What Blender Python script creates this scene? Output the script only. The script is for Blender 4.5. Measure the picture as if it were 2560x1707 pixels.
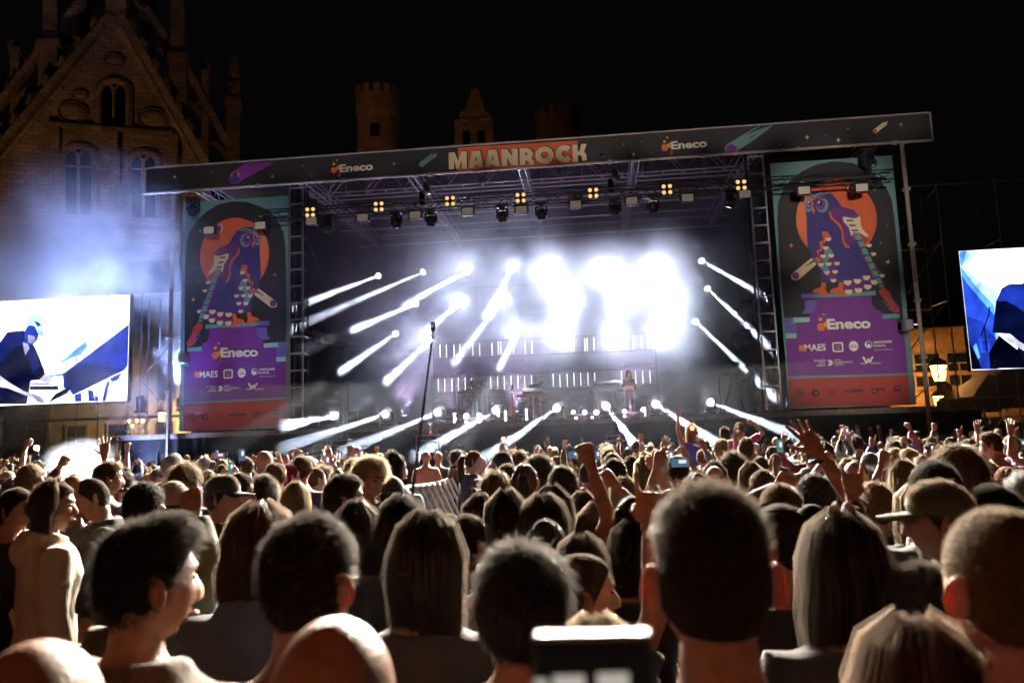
import bpy, bmesh, math, random
import numpy as np
from math import sin, cos, pi, radians as R_
from mathutils import Vector, Matrix, Quaternion

sc = bpy.context.scene
for o in list(bpy.data.objects):
    bpy.data.objects.remove(o)
col = sc.collection

# ------------------------------------------------------------------ camera
CAM = np.array([0.0, 0.0, 1.95])
FPX = 1960.0                       # focal length in pixels of a 2560 px wide frame
PITCH, ROLL, YAW = 0.12574, 0.03403, 0.09861
_fw = np.array([-sin(YAW) * cos(PITCH), cos(YAW) * cos(PITCH), sin(PITCH)])
_rt = np.array([cos(YAW), sin(YAW), 0.0])
_up = np.cross(_rt, _fw)
RT = _rt * cos(ROLL) - _up * sin(ROLL)
UP = _rt * sin(ROLL) + _up * cos(ROLL)
cam_data = bpy.data.cameras.new('camera')
cam = bpy.data.objects.new('camera', cam_data)
col.objects.link(cam)
cam.matrix_world = Matrix(((RT[0], UP[0], -_fw[0], CAM[0]), (RT[1], UP[1], -_fw[1], CAM[1]),
                           (RT[2], UP[2], -_fw[2], CAM[2]), (0, 0, 0, 1)))
cam_data.sensor_width = 36.0
cam_data.lens = 36.0 * FPX / 2560.0
cam_data.clip_start = 0.05
cam_data.clip_end = 2000.0
cam_data.dof.use_dof = True
cam_data.dof.focus_distance = 24.0
cam_data.dof.aperture_fstop = 3.2
cam_data.dof.aperture_blades = 9
sc.camera = cam

# ------------------------------------------------------------------ night sky, moon, exposure
world = bpy.data.worlds.new('World')
sc.world = world
world.use_nodes = True
wn = world.node_tree
bg = wn.nodes['Background']
sky = wn.nodes.new('ShaderNodeTexSky')
sky.sky_type = 'NISHITA'
sky.sun_disc = False
sky.sun_elevation = R_(-3.6)
sky.sun_rotation = R_(150.0)
wn.links.new(sky.outputs[0], bg.inputs[0])
bg.inputs[1].default_value = 0.05
sc.view_settings.view_transform = 'Standard'
sc.view_settings.look = 'None'
sc.view_settings.gamma = 1.0
sc.view_settings.exposure = 0.0
sc.view_settings.use_curve_mapping = False
cy = sc.cycles
cy.max_bounces = 5
cy.diffuse_bounces = 1
cy.glossy_bounces = 2
cy.transmission_bounces = 3
cy.transparent_max_bounces = 6
cy.volume_bounces = 0
cy.sample_clamp_indirect = 4.0
cy.sample_clamp_direct = 0.0
cy.caustics_reflective = False
cy.caustics_refractive = False
cy.use_denoising = True
cy.denoising_input_passes = 'RGB_ALBEDO'
cy.volume_max_steps = 256
cy.use_light_tree = True

# ------------------------------------------------------------------ picture <-> place
def ray(u, v):
    return _fw + RT * (u - 1280.0) / FPX - UP * (v - 853.5) / FPX
def at(u, v, Y):
    """point of the plane y = Y seen at photo position (u, v)"""
    d = ray(u, v)
    return CAM + d * (Y / d[1])
def atd(u, v, depth):
    return CAM + ray(u, v) * depth
def atz(u, v, z):
    d = ray(u, v)
    return CAM + d * ((z - CAM[2]) / d[2])
def topx(p):
    d = np.asarray(p, float) - CAM
    w = d @ _fw
    return 1280 + FPX * (d @ RT) / w, 853.5 - FPX * (d @ UP) / w, w

# ------------------------------------------------------------------ materials
MATS = {}
def rgb(h):
    """sRGB 0..255 -> linear"""
    o = []
    for c in h:
        c = c / 255.0
        o.append(c / 12.92 if c <= 0.04045 else ((c + 0.055) / 1.055) ** 2.4)
    return tuple(o)
def mat(name, color, rough=0.6, metal=0.0, var=0.0, scale=6.0, bump=0.0, bscale=40.0, sss=0.0,
        emit=None, estr=0.0, spec=0.5, sheen=0.0, trans=0.0, stretch=None, tcol=None):
    if name in MATS:
        return MATS[name]
    m = bpy.data.materials.new(name)
    m.use_nodes = True
    nt = m.node_tree
    b = nt.nodes['Principled BSDF']
    c4 = (*color, 1.0)
    b.inputs['Base Color'].default_value = c4
    b.inputs['Roughness'].default_value = rough
    b.inputs['Metallic'].default_value = metal
    b.inputs['Specular IOR Level'].default_value = spec
    if sheen:
        b.inputs['Sheen Weight'].default_value = sheen
        b.inputs['Sheen Roughness'].default_value = 0.45
    if sss:
        b.inputs['Subsurface Weight'].default_value = sss
        b.inputs['Subsurface Radius'].default_value = (1.0, 0.28, 0.12)
        b.inputs['Subsurface Scale'].default_value = 0.0115
    if emit is not None:
        b.inputs['Emission Color'].default_value = (*emit, 1.0)
        b.inputs['Emission Strength'].default_value = estr
    tc = None
    if var or bump:
        tc = nt.nodes.new('ShaderNodeTexCoord')
        src = tc.outputs['Object']
        if stretch:
            mp = nt.nodes.new('ShaderNodeMapping')
            mp.inputs['Scale'].default_value = stretch
            nt.links.new(src, mp.inputs[0])
            src = mp.outputs[0]
    if var:
        n = nt.nodes.new('ShaderNodeTexNoise')
        n.inputs['Scale'].default_value = scale
        n.inputs['Detail'].default_value = 5.0
        nt.links.new(src, n.inputs['Vector'])
        r = nt.nodes.new('ShaderNodeMapRange')
        r.inputs[1].default_value = 0.3
        r.inputs[2].default_value = 0.7
        r.inputs[3].default_value = 1.0 - var
        r.inputs[4].default_value = 1.0 + var
        nt.links.new(n.outputs[0], r.inputs[0])
        mx = nt.nodes.new('ShaderNodeVectorMath')
        mx.operation = 'SCALE'
        mx.inputs[0].default_value = color
        nt.links.new(r.outputs[0], mx.inputs['Scale'])
        nt.links.new(mx.outputs[0], b.inputs['Base Color'])
    if bump:
        n2 = nt.nodes.new('ShaderNodeTexNoise')
        n2.inputs['Scale'].default_value = bscale
        n2.inputs['Detail'].default_value = 4.0
        nt.links.new(src, n2.inputs['Vector'])
        bp = nt.nodes.new('ShaderNodeBump')
        bp.inputs['Strength'].default_value = bump
        bp.inputs['Distance'].default_value = 0.02
        nt.links.new(n2.outputs[0], bp.inputs['Height'])
        nt.links.new(bp.outputs[0], b.inputs['Normal'])
    if trans:
        t = nt.nodes.new('ShaderNodeBsdfTranslucent')
        t.inputs['Color'].default_value = (*(tcol or color), 1.0)
        ms = nt.nodes.new('ShaderNodeMixShader')
        ms.inputs[0].default_value = trans
        nt.links.new(b.outputs[0], ms.inputs[1])
        nt.links.new(t.outputs[0], ms.inputs[2])
        nt.links.new(ms.outputs[0], nt.nodes['Material Output'].inputs[0])
    MATS[name] = m
    return m
def emat(name, color, strength):
    if name in MATS:
        return MATS[name]
    m = bpy.data.materials.new(name)
    m.use_nodes = True
    nt = m.node_tree
    nt.nodes.clear()
    e = nt.nodes.new('ShaderNodeEmission')
    e.inputs[0].default_value = (*color, 1.0)
    e.inputs[1].default_value = strength
    o = nt.nodes.new('ShaderNodeOutputMaterial')
    nt.links.new(e.outputs[0], o.inputs[0])
    MATS[name] = m
    return m
def smoke_mat(name, color, density, scale=0.0, lo=0.35, hi=0.7, aniso=0.3, detail=3.0, fade=None, floor=0.0, seed=0.0, rise=1.0):
    m = bpy.data.materials.new(name)
    m.use_nodes = True
    nt = m.node_tree
    nt.nodes.clear()
    o = nt.nodes.new('ShaderNodeOutputMaterial')
    pv = nt.nodes.new('ShaderNodeVolumePrincipled')
    pv.inputs['Color'].default_value = (*color, 1.0)
    pv.inputs['Density'].default_value = density
    pv.inputs['Anisotropy'].default_value = aniso
    nt.links.new(pv.outputs[0], o.inputs['Volume'])
    if scale:
        tc = nt.nodes.new('ShaderNodeTexCoord')
        mp = nt.nodes.new('ShaderNodeMapping')
        mp.inputs['Location'].default_value = (seed, seed * 1.7, seed * 0.3)
        mp.inputs['Scale'].default_value = (1.0, 1.0, rise)
        nt.links.new(tc.outputs['Object'], mp.inputs[0])
        n = nt.nodes.new('ShaderNodeTexNoise')
        n.inputs['Scale'].default_value = scale
        n.inputs['Detail'].default_value = detail
        n.inputs['Distortion'].default_value = 0.6
        nt.links.new(mp.outputs[0], n.inputs['Vector'])
        r = nt.nodes.new('ShaderNodeMapRange')
        r.interpolation_type = 'SMOOTHSTEP'
        r.inputs[1].default_value = lo
        r.inputs[2].default_value = hi
        r.inputs[3].default_value = floor * density
        r.inputs[4].default_value = density
        nt.links.new(n.outputs[0], r.inputs[0])
        val = r.outputs[0]
        if fade == 'ball':
            # thins out towards the rim of the cloud (generated coordinates, -1..1)
            vm = nt.nodes.new('ShaderNodeVectorMath')
            vm.operation = 'MULTIPLY_ADD'
            vm.inputs[1].default_value = (2, 2, 2)
            vm.inputs[2].default_value = (-1, -1, -1)
            nt.links.new(tc.outputs['Generated'], vm.inputs[0])
            ln = nt.nodes.new('ShaderNodeVectorMath')
            ln.operation = 'LENGTH'
            nt.links.new(vm.outputs[0], ln.inputs[0])
            r2 = nt.nodes.new('ShaderNodeMapRange')
            r2.interpolation_type = 'SMOOTHSTEP'
            r2.inputs[1].default_value = 1.0
            r2.inputs[2].default_value = 0.25
            r2.inputs[3].default_value = 0.0
            r2.inputs[4].default_value = 1.0
            nt.links.new(ln.outputs['Value'], r2.inputs[0])
            mu = nt.nodes.new('ShaderNodeMath')
            mu.operation = 'MULTIPLY'
            nt.links.new(val, mu.inputs[0])
            nt.links.new(r2.outputs[0], mu.inputs[1])
            val = mu.outputs[0]
        nt.links.new(val, pv.inputs['Density'])
    MATS[name] = m
    return m

# ------------------------------------------------------------------ mesh building
class MB:
    """collects shapes for one mesh"""
    def __init__(self):
        self.v = []; self.f = []; self.m = []; self.n = 0; self.cur = 0
    def add(self, verts, faces):
        verts = np.asarray(verts, float).reshape(-1, 3)
        self.v.append(verts)
        k = self.n
        for f in faces:
            self.f.append(tuple(int(i) + k for i in f)); self.m.append(self.cur)
        self.n += len(verts)
        return self
    def box(self, c, s, rot=None):
        x, y, z = s[0] / 2, s[1] / 2, s[2] / 2
        v = np.array([(-x, -y, -z), (x, -y, -z), (x, y, -z), (-x, y, -z), (-x, -y, z), (x, -y, z), (x, y, z), (-x, y, z)])
        if rot is not None:
            v = v @ np.array(rot).T
        return self.add(v + np.array(c), [(3, 2, 1, 0), (4, 5, 6, 7), (0, 1, 5, 4), (1, 2, 6, 5), (2, 3, 7, 6), (3, 0, 4, 7)])
    def bbox(self, c, s, b=0.01):
        """box with chamfered upright and level edges"""
        x, y, z = s[0] / 2, s[1] / 2, s[2] / 2
        b = min(b, x * .45, y * .45, z * .45)
        def ring(k, zz):
            xx, yy = x - k, y - k
            return [(-xx + b, -yy, zz), (xx - b, -yy, zz), (xx, -yy + b, zz), (xx, yy - b, zz), (xx - b, yy, zz), (-xx + b, yy, zz), (-xx, yy - b, zz), (-xx, -yy + b, zz)]
        return self.loft([np.array(ring(b, -z)) + c, np.array(ring(0, -z + b)) + c, np.array(ring(0, z - b)) + c, np.array(ring(b, z)) + c])
    def loft(self, rings, cap=True):
        n = len(rings[0])
        v = np.concatenate([np.asarray(r, float) for r in rings])
        fs = []
        for i in range(len(rings) - 1):
            for j in range(n):
                k = (j + 1) % n
                fs.append((i * n + j, i * n + k, (i + 1) * n + k, (i + 1) * n + j))
        if cap:
            fs.append(tuple(range(n - 1, -1, -1)))
            fs.append(tuple((len(rings) - 1) * n + j for j in range(n)))
        return self.add(v, fs)
    def tube(self, pts, rad, n=6, cap=True):
        pts = [np.asarray(p, float) for p in pts]
        if not hasattr(rad, '__len__'):
            rad = [rad] * len(pts)
        rings = []
        prev = None
        for i, p in enumerate(pts):
            t = pts[min(i + 1, len(pts) - 1)] - pts[max(i - 1, 0)]
            t = t / (np.linalg.norm(t) + 1e-9)
            a = prev if prev is not None else (np.array([1.0, 0, 0]) if abs(t[0]) < 0.8 else np.array([0, 1.0, 0]))
            a = a - t * (a @ t)
            if np.linalg.norm(a) < 1e-6:
                a = np.cross(t, [0.3, 0.5, 0.8])
            a = a / np.linalg.norm(a)
            prev = a
            b = np.cross(t, a)
            rings.append(np.array([p + rad[i] * (a * cos(q) + b * sin(q)) for q in np.arange(n) * 2 * pi / n]))
        return self.loft(rings, cap)
    def lathe(self, prof, n=16, c=(0, 0, 0), M=None):
        """prof: (radius, z)"""
        rings = [np.array([(r * cos(q), r * sin(q), z) for q in np.arange(n) * 2 * pi / n]) for r, z in prof]
        if M is not None:
            rings = [r @ np.array(M).T for r in rings]
        return self.loft([r + np.array(c) for r in rings])
    def ell(self, c, s, nu=12, nv=8, M=None):
        rings = []
        for i in range(nv + 1):
            p = -pi / 2 + pi * (0.02 + 0.96 * i / nv)
            r = np.array([(s[0] * cos(p) * cos(q), s[1] * cos(p) * sin(q), s[2] * sin(p)) for q in np.arange(nu) * 2 * pi / nu])
            if M is not None:
                r = r @ np.array(M).T
            rings.append(r + np.array(c))
        return self.loft(rings)
    def prism(self, poly, vec):
        """flat polygon (3d points) pushed along vec"""
        p = np.asarray(poly, float)
        n = len(p)
        v = np.concatenate([p, p + np.asarray(vec, float)])
        fs = [tuple(range(n)), tuple(range(2 * n - 1, n - 1, -1))]
        for i in range(n):
            j = (i + 1) % n
            fs.append((j, i, n + i, n + j))
        return self.add(v, fs)
    def verts(self):
        return np.concatenate(self.v) if self.v else np.zeros((0, 3))
    def mesh(self, name, smooth=False):
        me = bpy.data.meshes.new(name)
        me.from_pydata(self.verts().tolist(), [], self.f)
        if any(self.m):
            me.polygons.foreach_set('material_index', self.m)
        if smooth:
            me.polygons.foreach_set('use_smooth', [True] * len(me.polygons))
        me.update()
        return me

def put(name, me, m=None, parent=None, loc=None, rot=None, scale=None):
    """link one mesh object; materials sit on the object so that meshes can be shared"""
    o = bpy.data.objects.new(name, me)
    col.objects.link(o)
    if m is not None:
        ms = m if isinstance(m, (list, tuple)) else [m]
        if len(me.materials) < len(ms):
            for _ in range(len(ms) - len(me.materials)):
                me.materials.append(None)
        for i, mm in enumerate(ms):
            o.material_slots[i].link = 'OBJECT'
            o.material_slots[i].material = mm
    if parent is not None:
        o.parent = parent
    if loc is not None:
        o.location = loc
    if rot is not None:
        if isinstance(rot, Quaternion):
            o.rotation_mode = 'QUATERNION'
            o.rotation_quaternion = rot
        else:
            o.rotation_euler = rot
    if scale is not None:
        o.scale = scale if hasattr(scale, '__len__') else (scale,) * 3
    return o
def obj(name, mb, m, parent=None, smooth=False, **k):
    return put(name, mb.mesh(name, smooth), m, parent, **k)
def tag(o, label, cat, group=None):
    o['label'] = label; o['category'] = cat
    if group:
        o['group'] = group
    return o
def thing(name, label, cat, loc=(0, 0, 0), rotz=0.0, group=None, scale=1.0):
    o = bpy.data.objects.new(name, None)
    o.empty_display_size = 0.2
    col.objects.link(o)
    o.location = loc
    o.rotation_euler = (0, 0, rotz)
    o.scale = (scale,) * 3
    return tag(o, label, cat, group)
def structure(o, kind='structure'):
    o['kind'] = kind
    return o
def aim_quat(d, track='-Z', up='Y'):
    return Vector(d).to_track_quat(track, up)
def spot(parent, loc, direction, watts, angle, color=(1, 1, 1), blend=0.3, radius=0.05):
    ld = bpy.data.lights.new('lamp_light', 'SPOT')
    ld.energy = watts
    ld.spot_size = angle
    ld.spot_blend = blend
    ld.color = color
    ld.shadow_soft_size = radius
    o = bpy.data.objects.new('lamp_light', ld)
    col.objects.link(o)
    o.parent = parent
    o.location = loc
    o.rotation_mode = 'QUATERNION'
    o.rotation_quaternion = aim_quat(direction)
    return o
def point(parent, loc, watts, color, radius=0.08):
    ld = bpy.data.lights.new('lamp_light', 'POINT')
    ld.energy = watts
    ld.color = color
    ld.shadow_soft_size = radius
    o = bpy.data.objects.new('lamp_light', ld)
    col.objects.link(o)
    o.parent = parent
    o.location = loc
    return o
rng = np.random.default_rng(7)
random.seed(7)
def vnoise(P, s=1.0, seed=0.0):
    """cheap smooth pseudo noise of points, about -1..1"""
    x, y, z = (np.asarray(P, float) * s).T
    a = seed
    return (np.sin(x * 1.7 + 1.3 * np.sin(y * 1.1 + a) + a) + np.sin(y * 2.1 + 1.1 * np.sin(z * 1.7 - a) + 2 + a * 2) + np.sin(z * 1.9 + 1.2 * np.sin(x * 1.4 + a) + 4 - a)) / 3.0
# ================================================================== materials of the stage
M_black = mat('black_paint', (0.012, 0.012, 0.014), 0.45, var=0.3, scale=8)
M_cloth = mat('black_stage_cloth', (0.006, 0.006, 0.008), 0.95, var=0.25, scale=3, bump=0.3, bscale=18, spec=0.2)
M_alu = mat('dull_aluminium', (0.42, 0.42, 0.44), 0.42, 0.85, var=0.15, scale=9)
M_steel = mat('galvanised_steel', (0.36, 0.36, 0.37), 0.5, 0.8, var=0.25, scale=5)
M_darksteel = mat('black_steel', (0.03, 0.03, 0.033), 0.4, 0.6, var=0.2, scale=9)
M_pole = mat('weathered_pole', (0.4, 0.33, 0.29), 0.55, 0.3, var=0.2, scale=4)
M_deck = mat('stage_deck', (0.035, 0.035, 0.038), 0.55, var=0.3, scale=2.5, bump=0.15, bscale=30)
M_lens_on = emat('lit_lens', (0.86, 0.91, 1.0), 9.0)
M_lens_floor = emat('lit_floor_lens', (0.88, 0.93, 1.0), 4.0)
M_lens_dim = emat('warm_dim_lens', (1.0, 0.62, 0.25), 1.0)
M_lens_down = emat('rosy_lens', (1.0, 0.72, 0.62), 6.0)
M_lens_off = mat('dark_lens', (0.02, 0.02, 0.025), 0.08)
M_tube = emat('white_light_tube', (1.0, 0.93, 0.97), 3.2)
M_silver = mat('silver_shell', (0.35, 0.35, 0.37), 0.35, 0.7)
M_trim = mat('edge_timber', (0.22, 0.17, 0.13), 0.7, var=0.3, scale=6)

D = 27.0          # front plane of the stage
FZ = 2.62         # height of the stage floor
Z0 = 0.0

# ================================================================== ground
def ground_mat():
    m = mat('paving', (0.022, 0.021, 0.02), 0.75, var=0.3, scale=1.5, bump=0.4, bscale=14)
    return m
g = MB()
g.add([(-220, -60, 0), (220, -60, 0), (220, 320, 0), (-220, 320, 0)], [(0, 1, 2, 3)])
structure(obj('ground', g, ground_mat()))

# ================================================================== stage platform
st = thing('festival_stage', 'wide black raised concert stage platform with cloth skirt behind the crowd', 'stage', (-2.2, 27, 0))
def L(p):  # world -> stage local
    return np.asarray(p, float) - np.array([-2.2, 27, 0])
mb = MB(); mb.box(L((-2.2, 33.05, FZ - 0.1)), (29.6, 12.1, 0.2)); obj('deck', mb, M_deck, st)
mb = MB(); mb.box(L((-2.2, 26.985, FZ - 0.1)), (29.6, 0.03, 0.17)); obj('edge_board', mb, M_trim, st)
def curtain(x0, x1, z0, z1, y, folds=40, depth=0.05, nz=6, seed=0.0):
    mb = MB()
    n = folds * 4 + 1
    xs = np.linspace(x0, x1, n)
    v = []
    for k in range(nz + 1):
        z = z0 + (z1 - z0) * k / nz
        yy = y + depth * np.sin(xs * 2 * pi * folds / (x1 - x0) + 0.9 * np.sin(xs * 1.3 + seed) + 0.15 * k) + 0.4 * depth * np.sin(xs * 3.1 + k * 0.4 + seed)
        v += [(a, b, z) for a, b in zip(xs, yy)]
    f = [(k * n + i, k * n + i + 1, (k + 1) * n + i + 1, (k + 1) * n + i) for k in range(nz) for i in range(n - 1)]
    mb.add(v, f)
    return mb
mb = curtain(-14.8, 14.8, 0.02, FZ - 0.2, 0.02, 90, 0.035)
obj('skirt', mb, M_cloth, st, smooth=True)
mb = curtain(0, 12, 0.02, FZ - 0.2, 0, 30, 0.04)
o = obj('side_skirt', mb, M_cloth, st, smooth=True); o.location = (14.8, 0.1, 0); o.rotation_euler = (0, 0, pi / 2)
o = put('side_skirt', o.data, M_cloth, st, loc=(-14.8, 0.1, 0), rot=(0, 0, pi / 2))

# black drapes closing the wings and the back
bk = tag(obj('backdrop', curtain(-13, 9, FZ + 0.02, 12.4, 38.4, 60, 0.07), M_cloth, smooth=True), 'black cloth backdrop hanging at the rear of the stage', 'backdrop')
for x, lab in ((-11.25, 'black side drape closing the wing behind the banner by the keyboard player screen'), (6.95, 'black side drape closing the wing behind the cameraman')):
    mb = curtain(0, 9.5, FZ + 0.02, 12.3, 0, 26, 0.06)
    o = obj('wing_drape', mb, M_cloth, smooth=True, loc=(x, 28.4, 0), rot=(0, 0, pi / 2))
    tag(o, lab, 'drape', 'wing drapes')

# ================================================================== roof
rf = thing('stage_roof', 'dark canopy roof of the stage on aluminium girders', 'roof', (-2.2, 27, 11.5))
def Lr(p):
    return np.asarray(p, float) - np.array([-2.2, 27, 11.5])
mb = MB()
mb.add([Lr(p) for p in ((-16.2, 26.95, 12.62), (11.8, 26.95, 12.62), (11.8, 39.5, 12.75), (-16.2, 39.5, 12.75), (-16.2, 33, 13.5), (11.8, 33, 13.5))],
       [(0, 1, 5, 4), (4, 5, 2, 3)])
obj('canopy', mb, M_black, rf)
def box_truss(p0, p1, size, r, step, up=(0, 0, 1), faces='all', rr=0.6, n=6):
    """returns (chords MB, lacing MB) of a square lattice girder"""
    p0 = np.array(p0, float); p1 = np.array(p1, float)
    t = (p1 - p0); Ln = np.linalg.norm(t); t /= Ln
    up = np.array(up, float); a = np.cross(t, up); a /= np.linalg.norm(a); b = np.cross(a, t)
    h = size / 2
    corners = [a * h + b * h, -a * h + b * h, -a * h - b * h, a * h - b * h]
    ch = MB(); lc = MB()
    for c in corners:
        ch.tube([p0 + c, p1 + c], r, n)
    k = max(1, int(round(Ln / step)))
    for i in range(k):
        q0 = p0 + t * Ln * i / k; q1 = p0 + t * Ln * (i + 1) / k
        for j in range(4):
            c0, c1 = corners[j], corners[(j + 1) % 4]
            if (i + j) % 2:
                c0, c1 = c1, c0
            lc.tube([q0 + c0, q1 + c1], r * rr, 4, cap=False)
    return ch, lc
# front girder inside the roof
p0 = Lr(at(770, 478, 29.2)); p1 = Lr(at(1868, 408, 29.2)); p1[2] = p0[2]
ch = MB(); lc = MB(); rung = MB()
zb = p0[2] - 0.14
for yy in (p0[1], p0[1] + 0.45):
    ch.tube([(p0[0], yy, zb), (p1[0], yy, zb)], 0.035, 6)
    ch.tube([(p0[0], yy, zb + 0.9), (p1[0], yy, zb + 0.9)], 0.035, 6)
nb = 22
for i in range(nb + 1):
    x = p0[0] + (p1[0] - p0[0]) * i / nb
    rung.tube([(x, p0[1], zb), (x, p0[1] + 0.45, zb)], 0.028, 5)
    for yy in (p0[1], p0[1] + 0.45):
        lc.tube([(x, yy, zb), (x, yy, zb + 0.9)], 0.022, 5)
        if i < nb:
            x2 = p0[0] + (p1[0] - p0[0]) * (i + 1) / nb
            lc.tube([(x if i % 2 else x2, yy, zb), (x2 if i % 2 else x, yy, zb + 0.9)], 0.022, 5)
obj('girder_chord', ch, M_alu, rf); obj('girder_rung', rung, M_alu, rf); obj('girder_lacing', lc, M_alu, rf)
for x in np.linspace(-14.5, 10.2, 7):
    mb = MB()
    for dx in (-0.12, 0.12):
        mb.tube([Lr((x + dx, 27.05, 11.72)), Lr((x + dx, 39.2, 12.0))], 0.035, 6)
        mb.tube([Lr((x + dx, 27.05, 12.2)), Lr((x + dx, 39.2, 12.45))], 0.03, 6)
    for k in range(16):
        y0 = 27.1 + k * 0.75
        mb.tube([Lr((x, y0, 11.74)), Lr((x, y0 + 0.38, 12.2))], 0.02, 4); mb.tube([Lr((x, y0 + 0.38, 12.2)), Lr((x, y0 + 0.75, 11.76))], 0.02, 4)
    obj('rafter', mb, M_alu, rf)
for y in (31.5, 34.5, 37.5):
    mb = MB()
    for dz in (0, 0.5):
        mb.tube([Lr((-15, y, 11.85 + dz)), Lr((10.6, y, 11.85 + dz))], 0.035, 6)
    obj('purlin', mb, M_alu, rf)

# ================================================================== upright towers
def tower(px_l, px_r, v, lab, Y):
    a = at(px_l, v, Y); b = at(px_r, v, Y)
    w = 0.5; x = (a[0] + b[0]) / 2
    t = thing('truss_tower', lab, 'tower', (x, Y + 0.25, FZ), group='lattice towers of the stage opening')
    cm = MB(); cm.tube([(0, 0, 0), (0, 0, 12.1 - FZ)], 0.035, 6); cme = cm.mesh('upright')
    for sx in (-1, 1):
        for sy in (-1, 1):
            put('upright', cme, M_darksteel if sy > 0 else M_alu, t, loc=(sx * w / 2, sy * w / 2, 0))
    rm = MB(); rm.box((0, 0, 0), (w - 0.04, 0.045, 0.06)); rme = rm.mesh('rung')
    z = 0.25
    while z < 9.4:
        for sy in (-1, 1):
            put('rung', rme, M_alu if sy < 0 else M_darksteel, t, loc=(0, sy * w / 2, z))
        for sx in (-1, 1):
            put('rung', rme, M_darksteel, t, loc=(sx * w / 2, 0, z), rot=(0, 0, pi / 2))
        z += 0.62
    mb = MB(); mb.bbox((0, 0, 0.03), (0.8, 0.8, 0.06)); obj('base_plate', mb, M_darksteel, t)
    mb = MB()
    for k in range(30):
        a_ = k * 0.7; rr = 0.16 + 0.02 * sin(k * 2.1)
        mb.tube([(0.1 + rr * cos(q) * 0.6, -0.3 - 0.02 * k / 8, 1.2 + rr * 1.6 * sin(q)) for q in np.linspace(a_, a_ + 2.2, 7)], 0.012, 4)
    obj('cable_coil', mb, M_black, t)
    return t
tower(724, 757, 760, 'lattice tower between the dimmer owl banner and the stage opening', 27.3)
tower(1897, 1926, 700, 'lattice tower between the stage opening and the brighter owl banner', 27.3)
for u0, v0, u1, v1, lab in ((434, 486, 421, 1083, 'tall slim pole under the purple meteor end of the header'), (2257, 360, 2320, 1015, 'tall slim pole at the far end of the header beside the lamp lit house')):
    a = at(u0, v0, 26.8); b = at(u1, v1, 26.8)
    t = thing('roof_pole', lab, 'pole', (b[0], 26.8, 0), group='outer roof poles')
    mb = MB(); mb.tube([(0, 0, 0), (0, 0, a[2] + 0.02)], 0.07, 10); obj('shaft', mb, M_pole, t)
    mb = MB(); mb.box((0, 0, 0.03), (0.5, 0.5, 0.06)); obj('foot_plate', mb, M_steel, t)
    mb = MB()
    for z in (4.2, 6.1, 8.0, 9.9):
        mb.box((0.0, 0.0, z), (0.2, 0.2, 0.1))
    obj('clamp_collars', mb, M_steel, t)
    mb = MB(); mb.bbox((-0.35 if b[0] > 0 else 0.45, 0.1, 5.3), (0.3, 0.3, 0.4), 0.04); mb.tube([(0, 0, 5.3), (-0.35 if b[0] > 0 else 0.45, 0.1, 5.3)], 0.03, 5)
    obj('junction_box', mb, M_silver, t)

# ================================================================== lamps
def head_meshes():
    b = MB(); b.bbox((0, 0, 0.05), (0.42, 0.32, 0.10), 0.03); b.bbox((0, 0, 0.12), (0.2, 0.2, 0.05), 0.02)
    for sx in (-1, 1):
        b.bbox((sx * 0.16, 0, 0.012), (0.08, 0.36, 0.024), 0.01)
    y = MB()
    for sx in (-1, 1):
        y.bbox((sx * 0.205, 0, 0.32), (0.05, 0.14, 0.36), 0.02)
    y.bbox((0, 0, 0.165), (0.44, 0.15, 0.06), 0.02)
    h = MB()     # head looks along -Z
    h.lathe([(0.10, 0.22), (0.15, 0.19), (0.165, 0.1), (0.168, -0.06), (0.155, -0.12), (0.165, -0.13), (0.165, -0.19), (0.14, -0.19), (0.135, -0.17)], 18)
    for k in range(8):
        h.box((0, 0, 0.19 - k * 0.014), (0.335 - 0.02 * abs(k - 4), 0.02, 0.006))
    h.bbox((0, 0, 0.02), (0.37, 0.12, 0.16), 0.03)
    l = MB(); l.lathe([(0.005, -0.182), (0.09, -0.180), (0.136, -0.174)], 18)
    return b.mesh('base'), y.mesh('yoke'), h.mesh('head', True), l.mesh('lens', True)
HM = head_meshes()
LAST = [None]
def moving_head(loc, aim, label, hang=False, s=1.0, lens=None, shell=None, group=None, light=None):
    t = thing('moving_head_lamp', label, 'stage lamp', loc, 0, group, s)
    aim = np.asarray(aim, float); aim = aim / np.linalg.norm(aim)
    la = aim.copy()
    if hang:
        t.rotation_euler = (pi, 0, 0)
        la = aim * np.array([1, -1, -1])
    pan = math.atan2(la[1], la[0]) - pi / 2
    put('base', HM[0], M_black, t)
    put('yoke', HM[1], M_black, t, rot=(0, 0, pan))
    h = put('head', HM[2], shell or M_black, t, loc=(0, 0, 0.44), rot=aim_quat(la))
    put('lens', HM[3], lens or M_lens_off, h)
    if light:
        kind = light.get('kind', 'spot')
        if kind == 'spot':
            spot(t, np.array([0, 0, 0.44]) + la * 0.22, la, light['w'], light['a'], light.get('c', (0.86, 0.91, 1.0)), light.get('blend', 0.4), light.get('r', 0.08))
        else:
            ld = bpy.data.lights.new('lamp_light', 'AREA')
            ld.shape = 'DISK'; ld.size = light.get('size', 0.26); ld.energy = light['w']; ld.spread = light['a']
            ld.color = light.get('c', (0.86, 0.91, 1.0))
            lo = bpy.data.objects.new('lamp_light', ld); col.objects.link(lo)
            lo.parent = t; lo.location = np.array([0, 0, 0.44]) + la * 0.22
            lo.rotation_mode = 'QUATERNION'; lo.rotation_quaternion = aim_quat(la)
    LAST[0] = t
    return t
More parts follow.
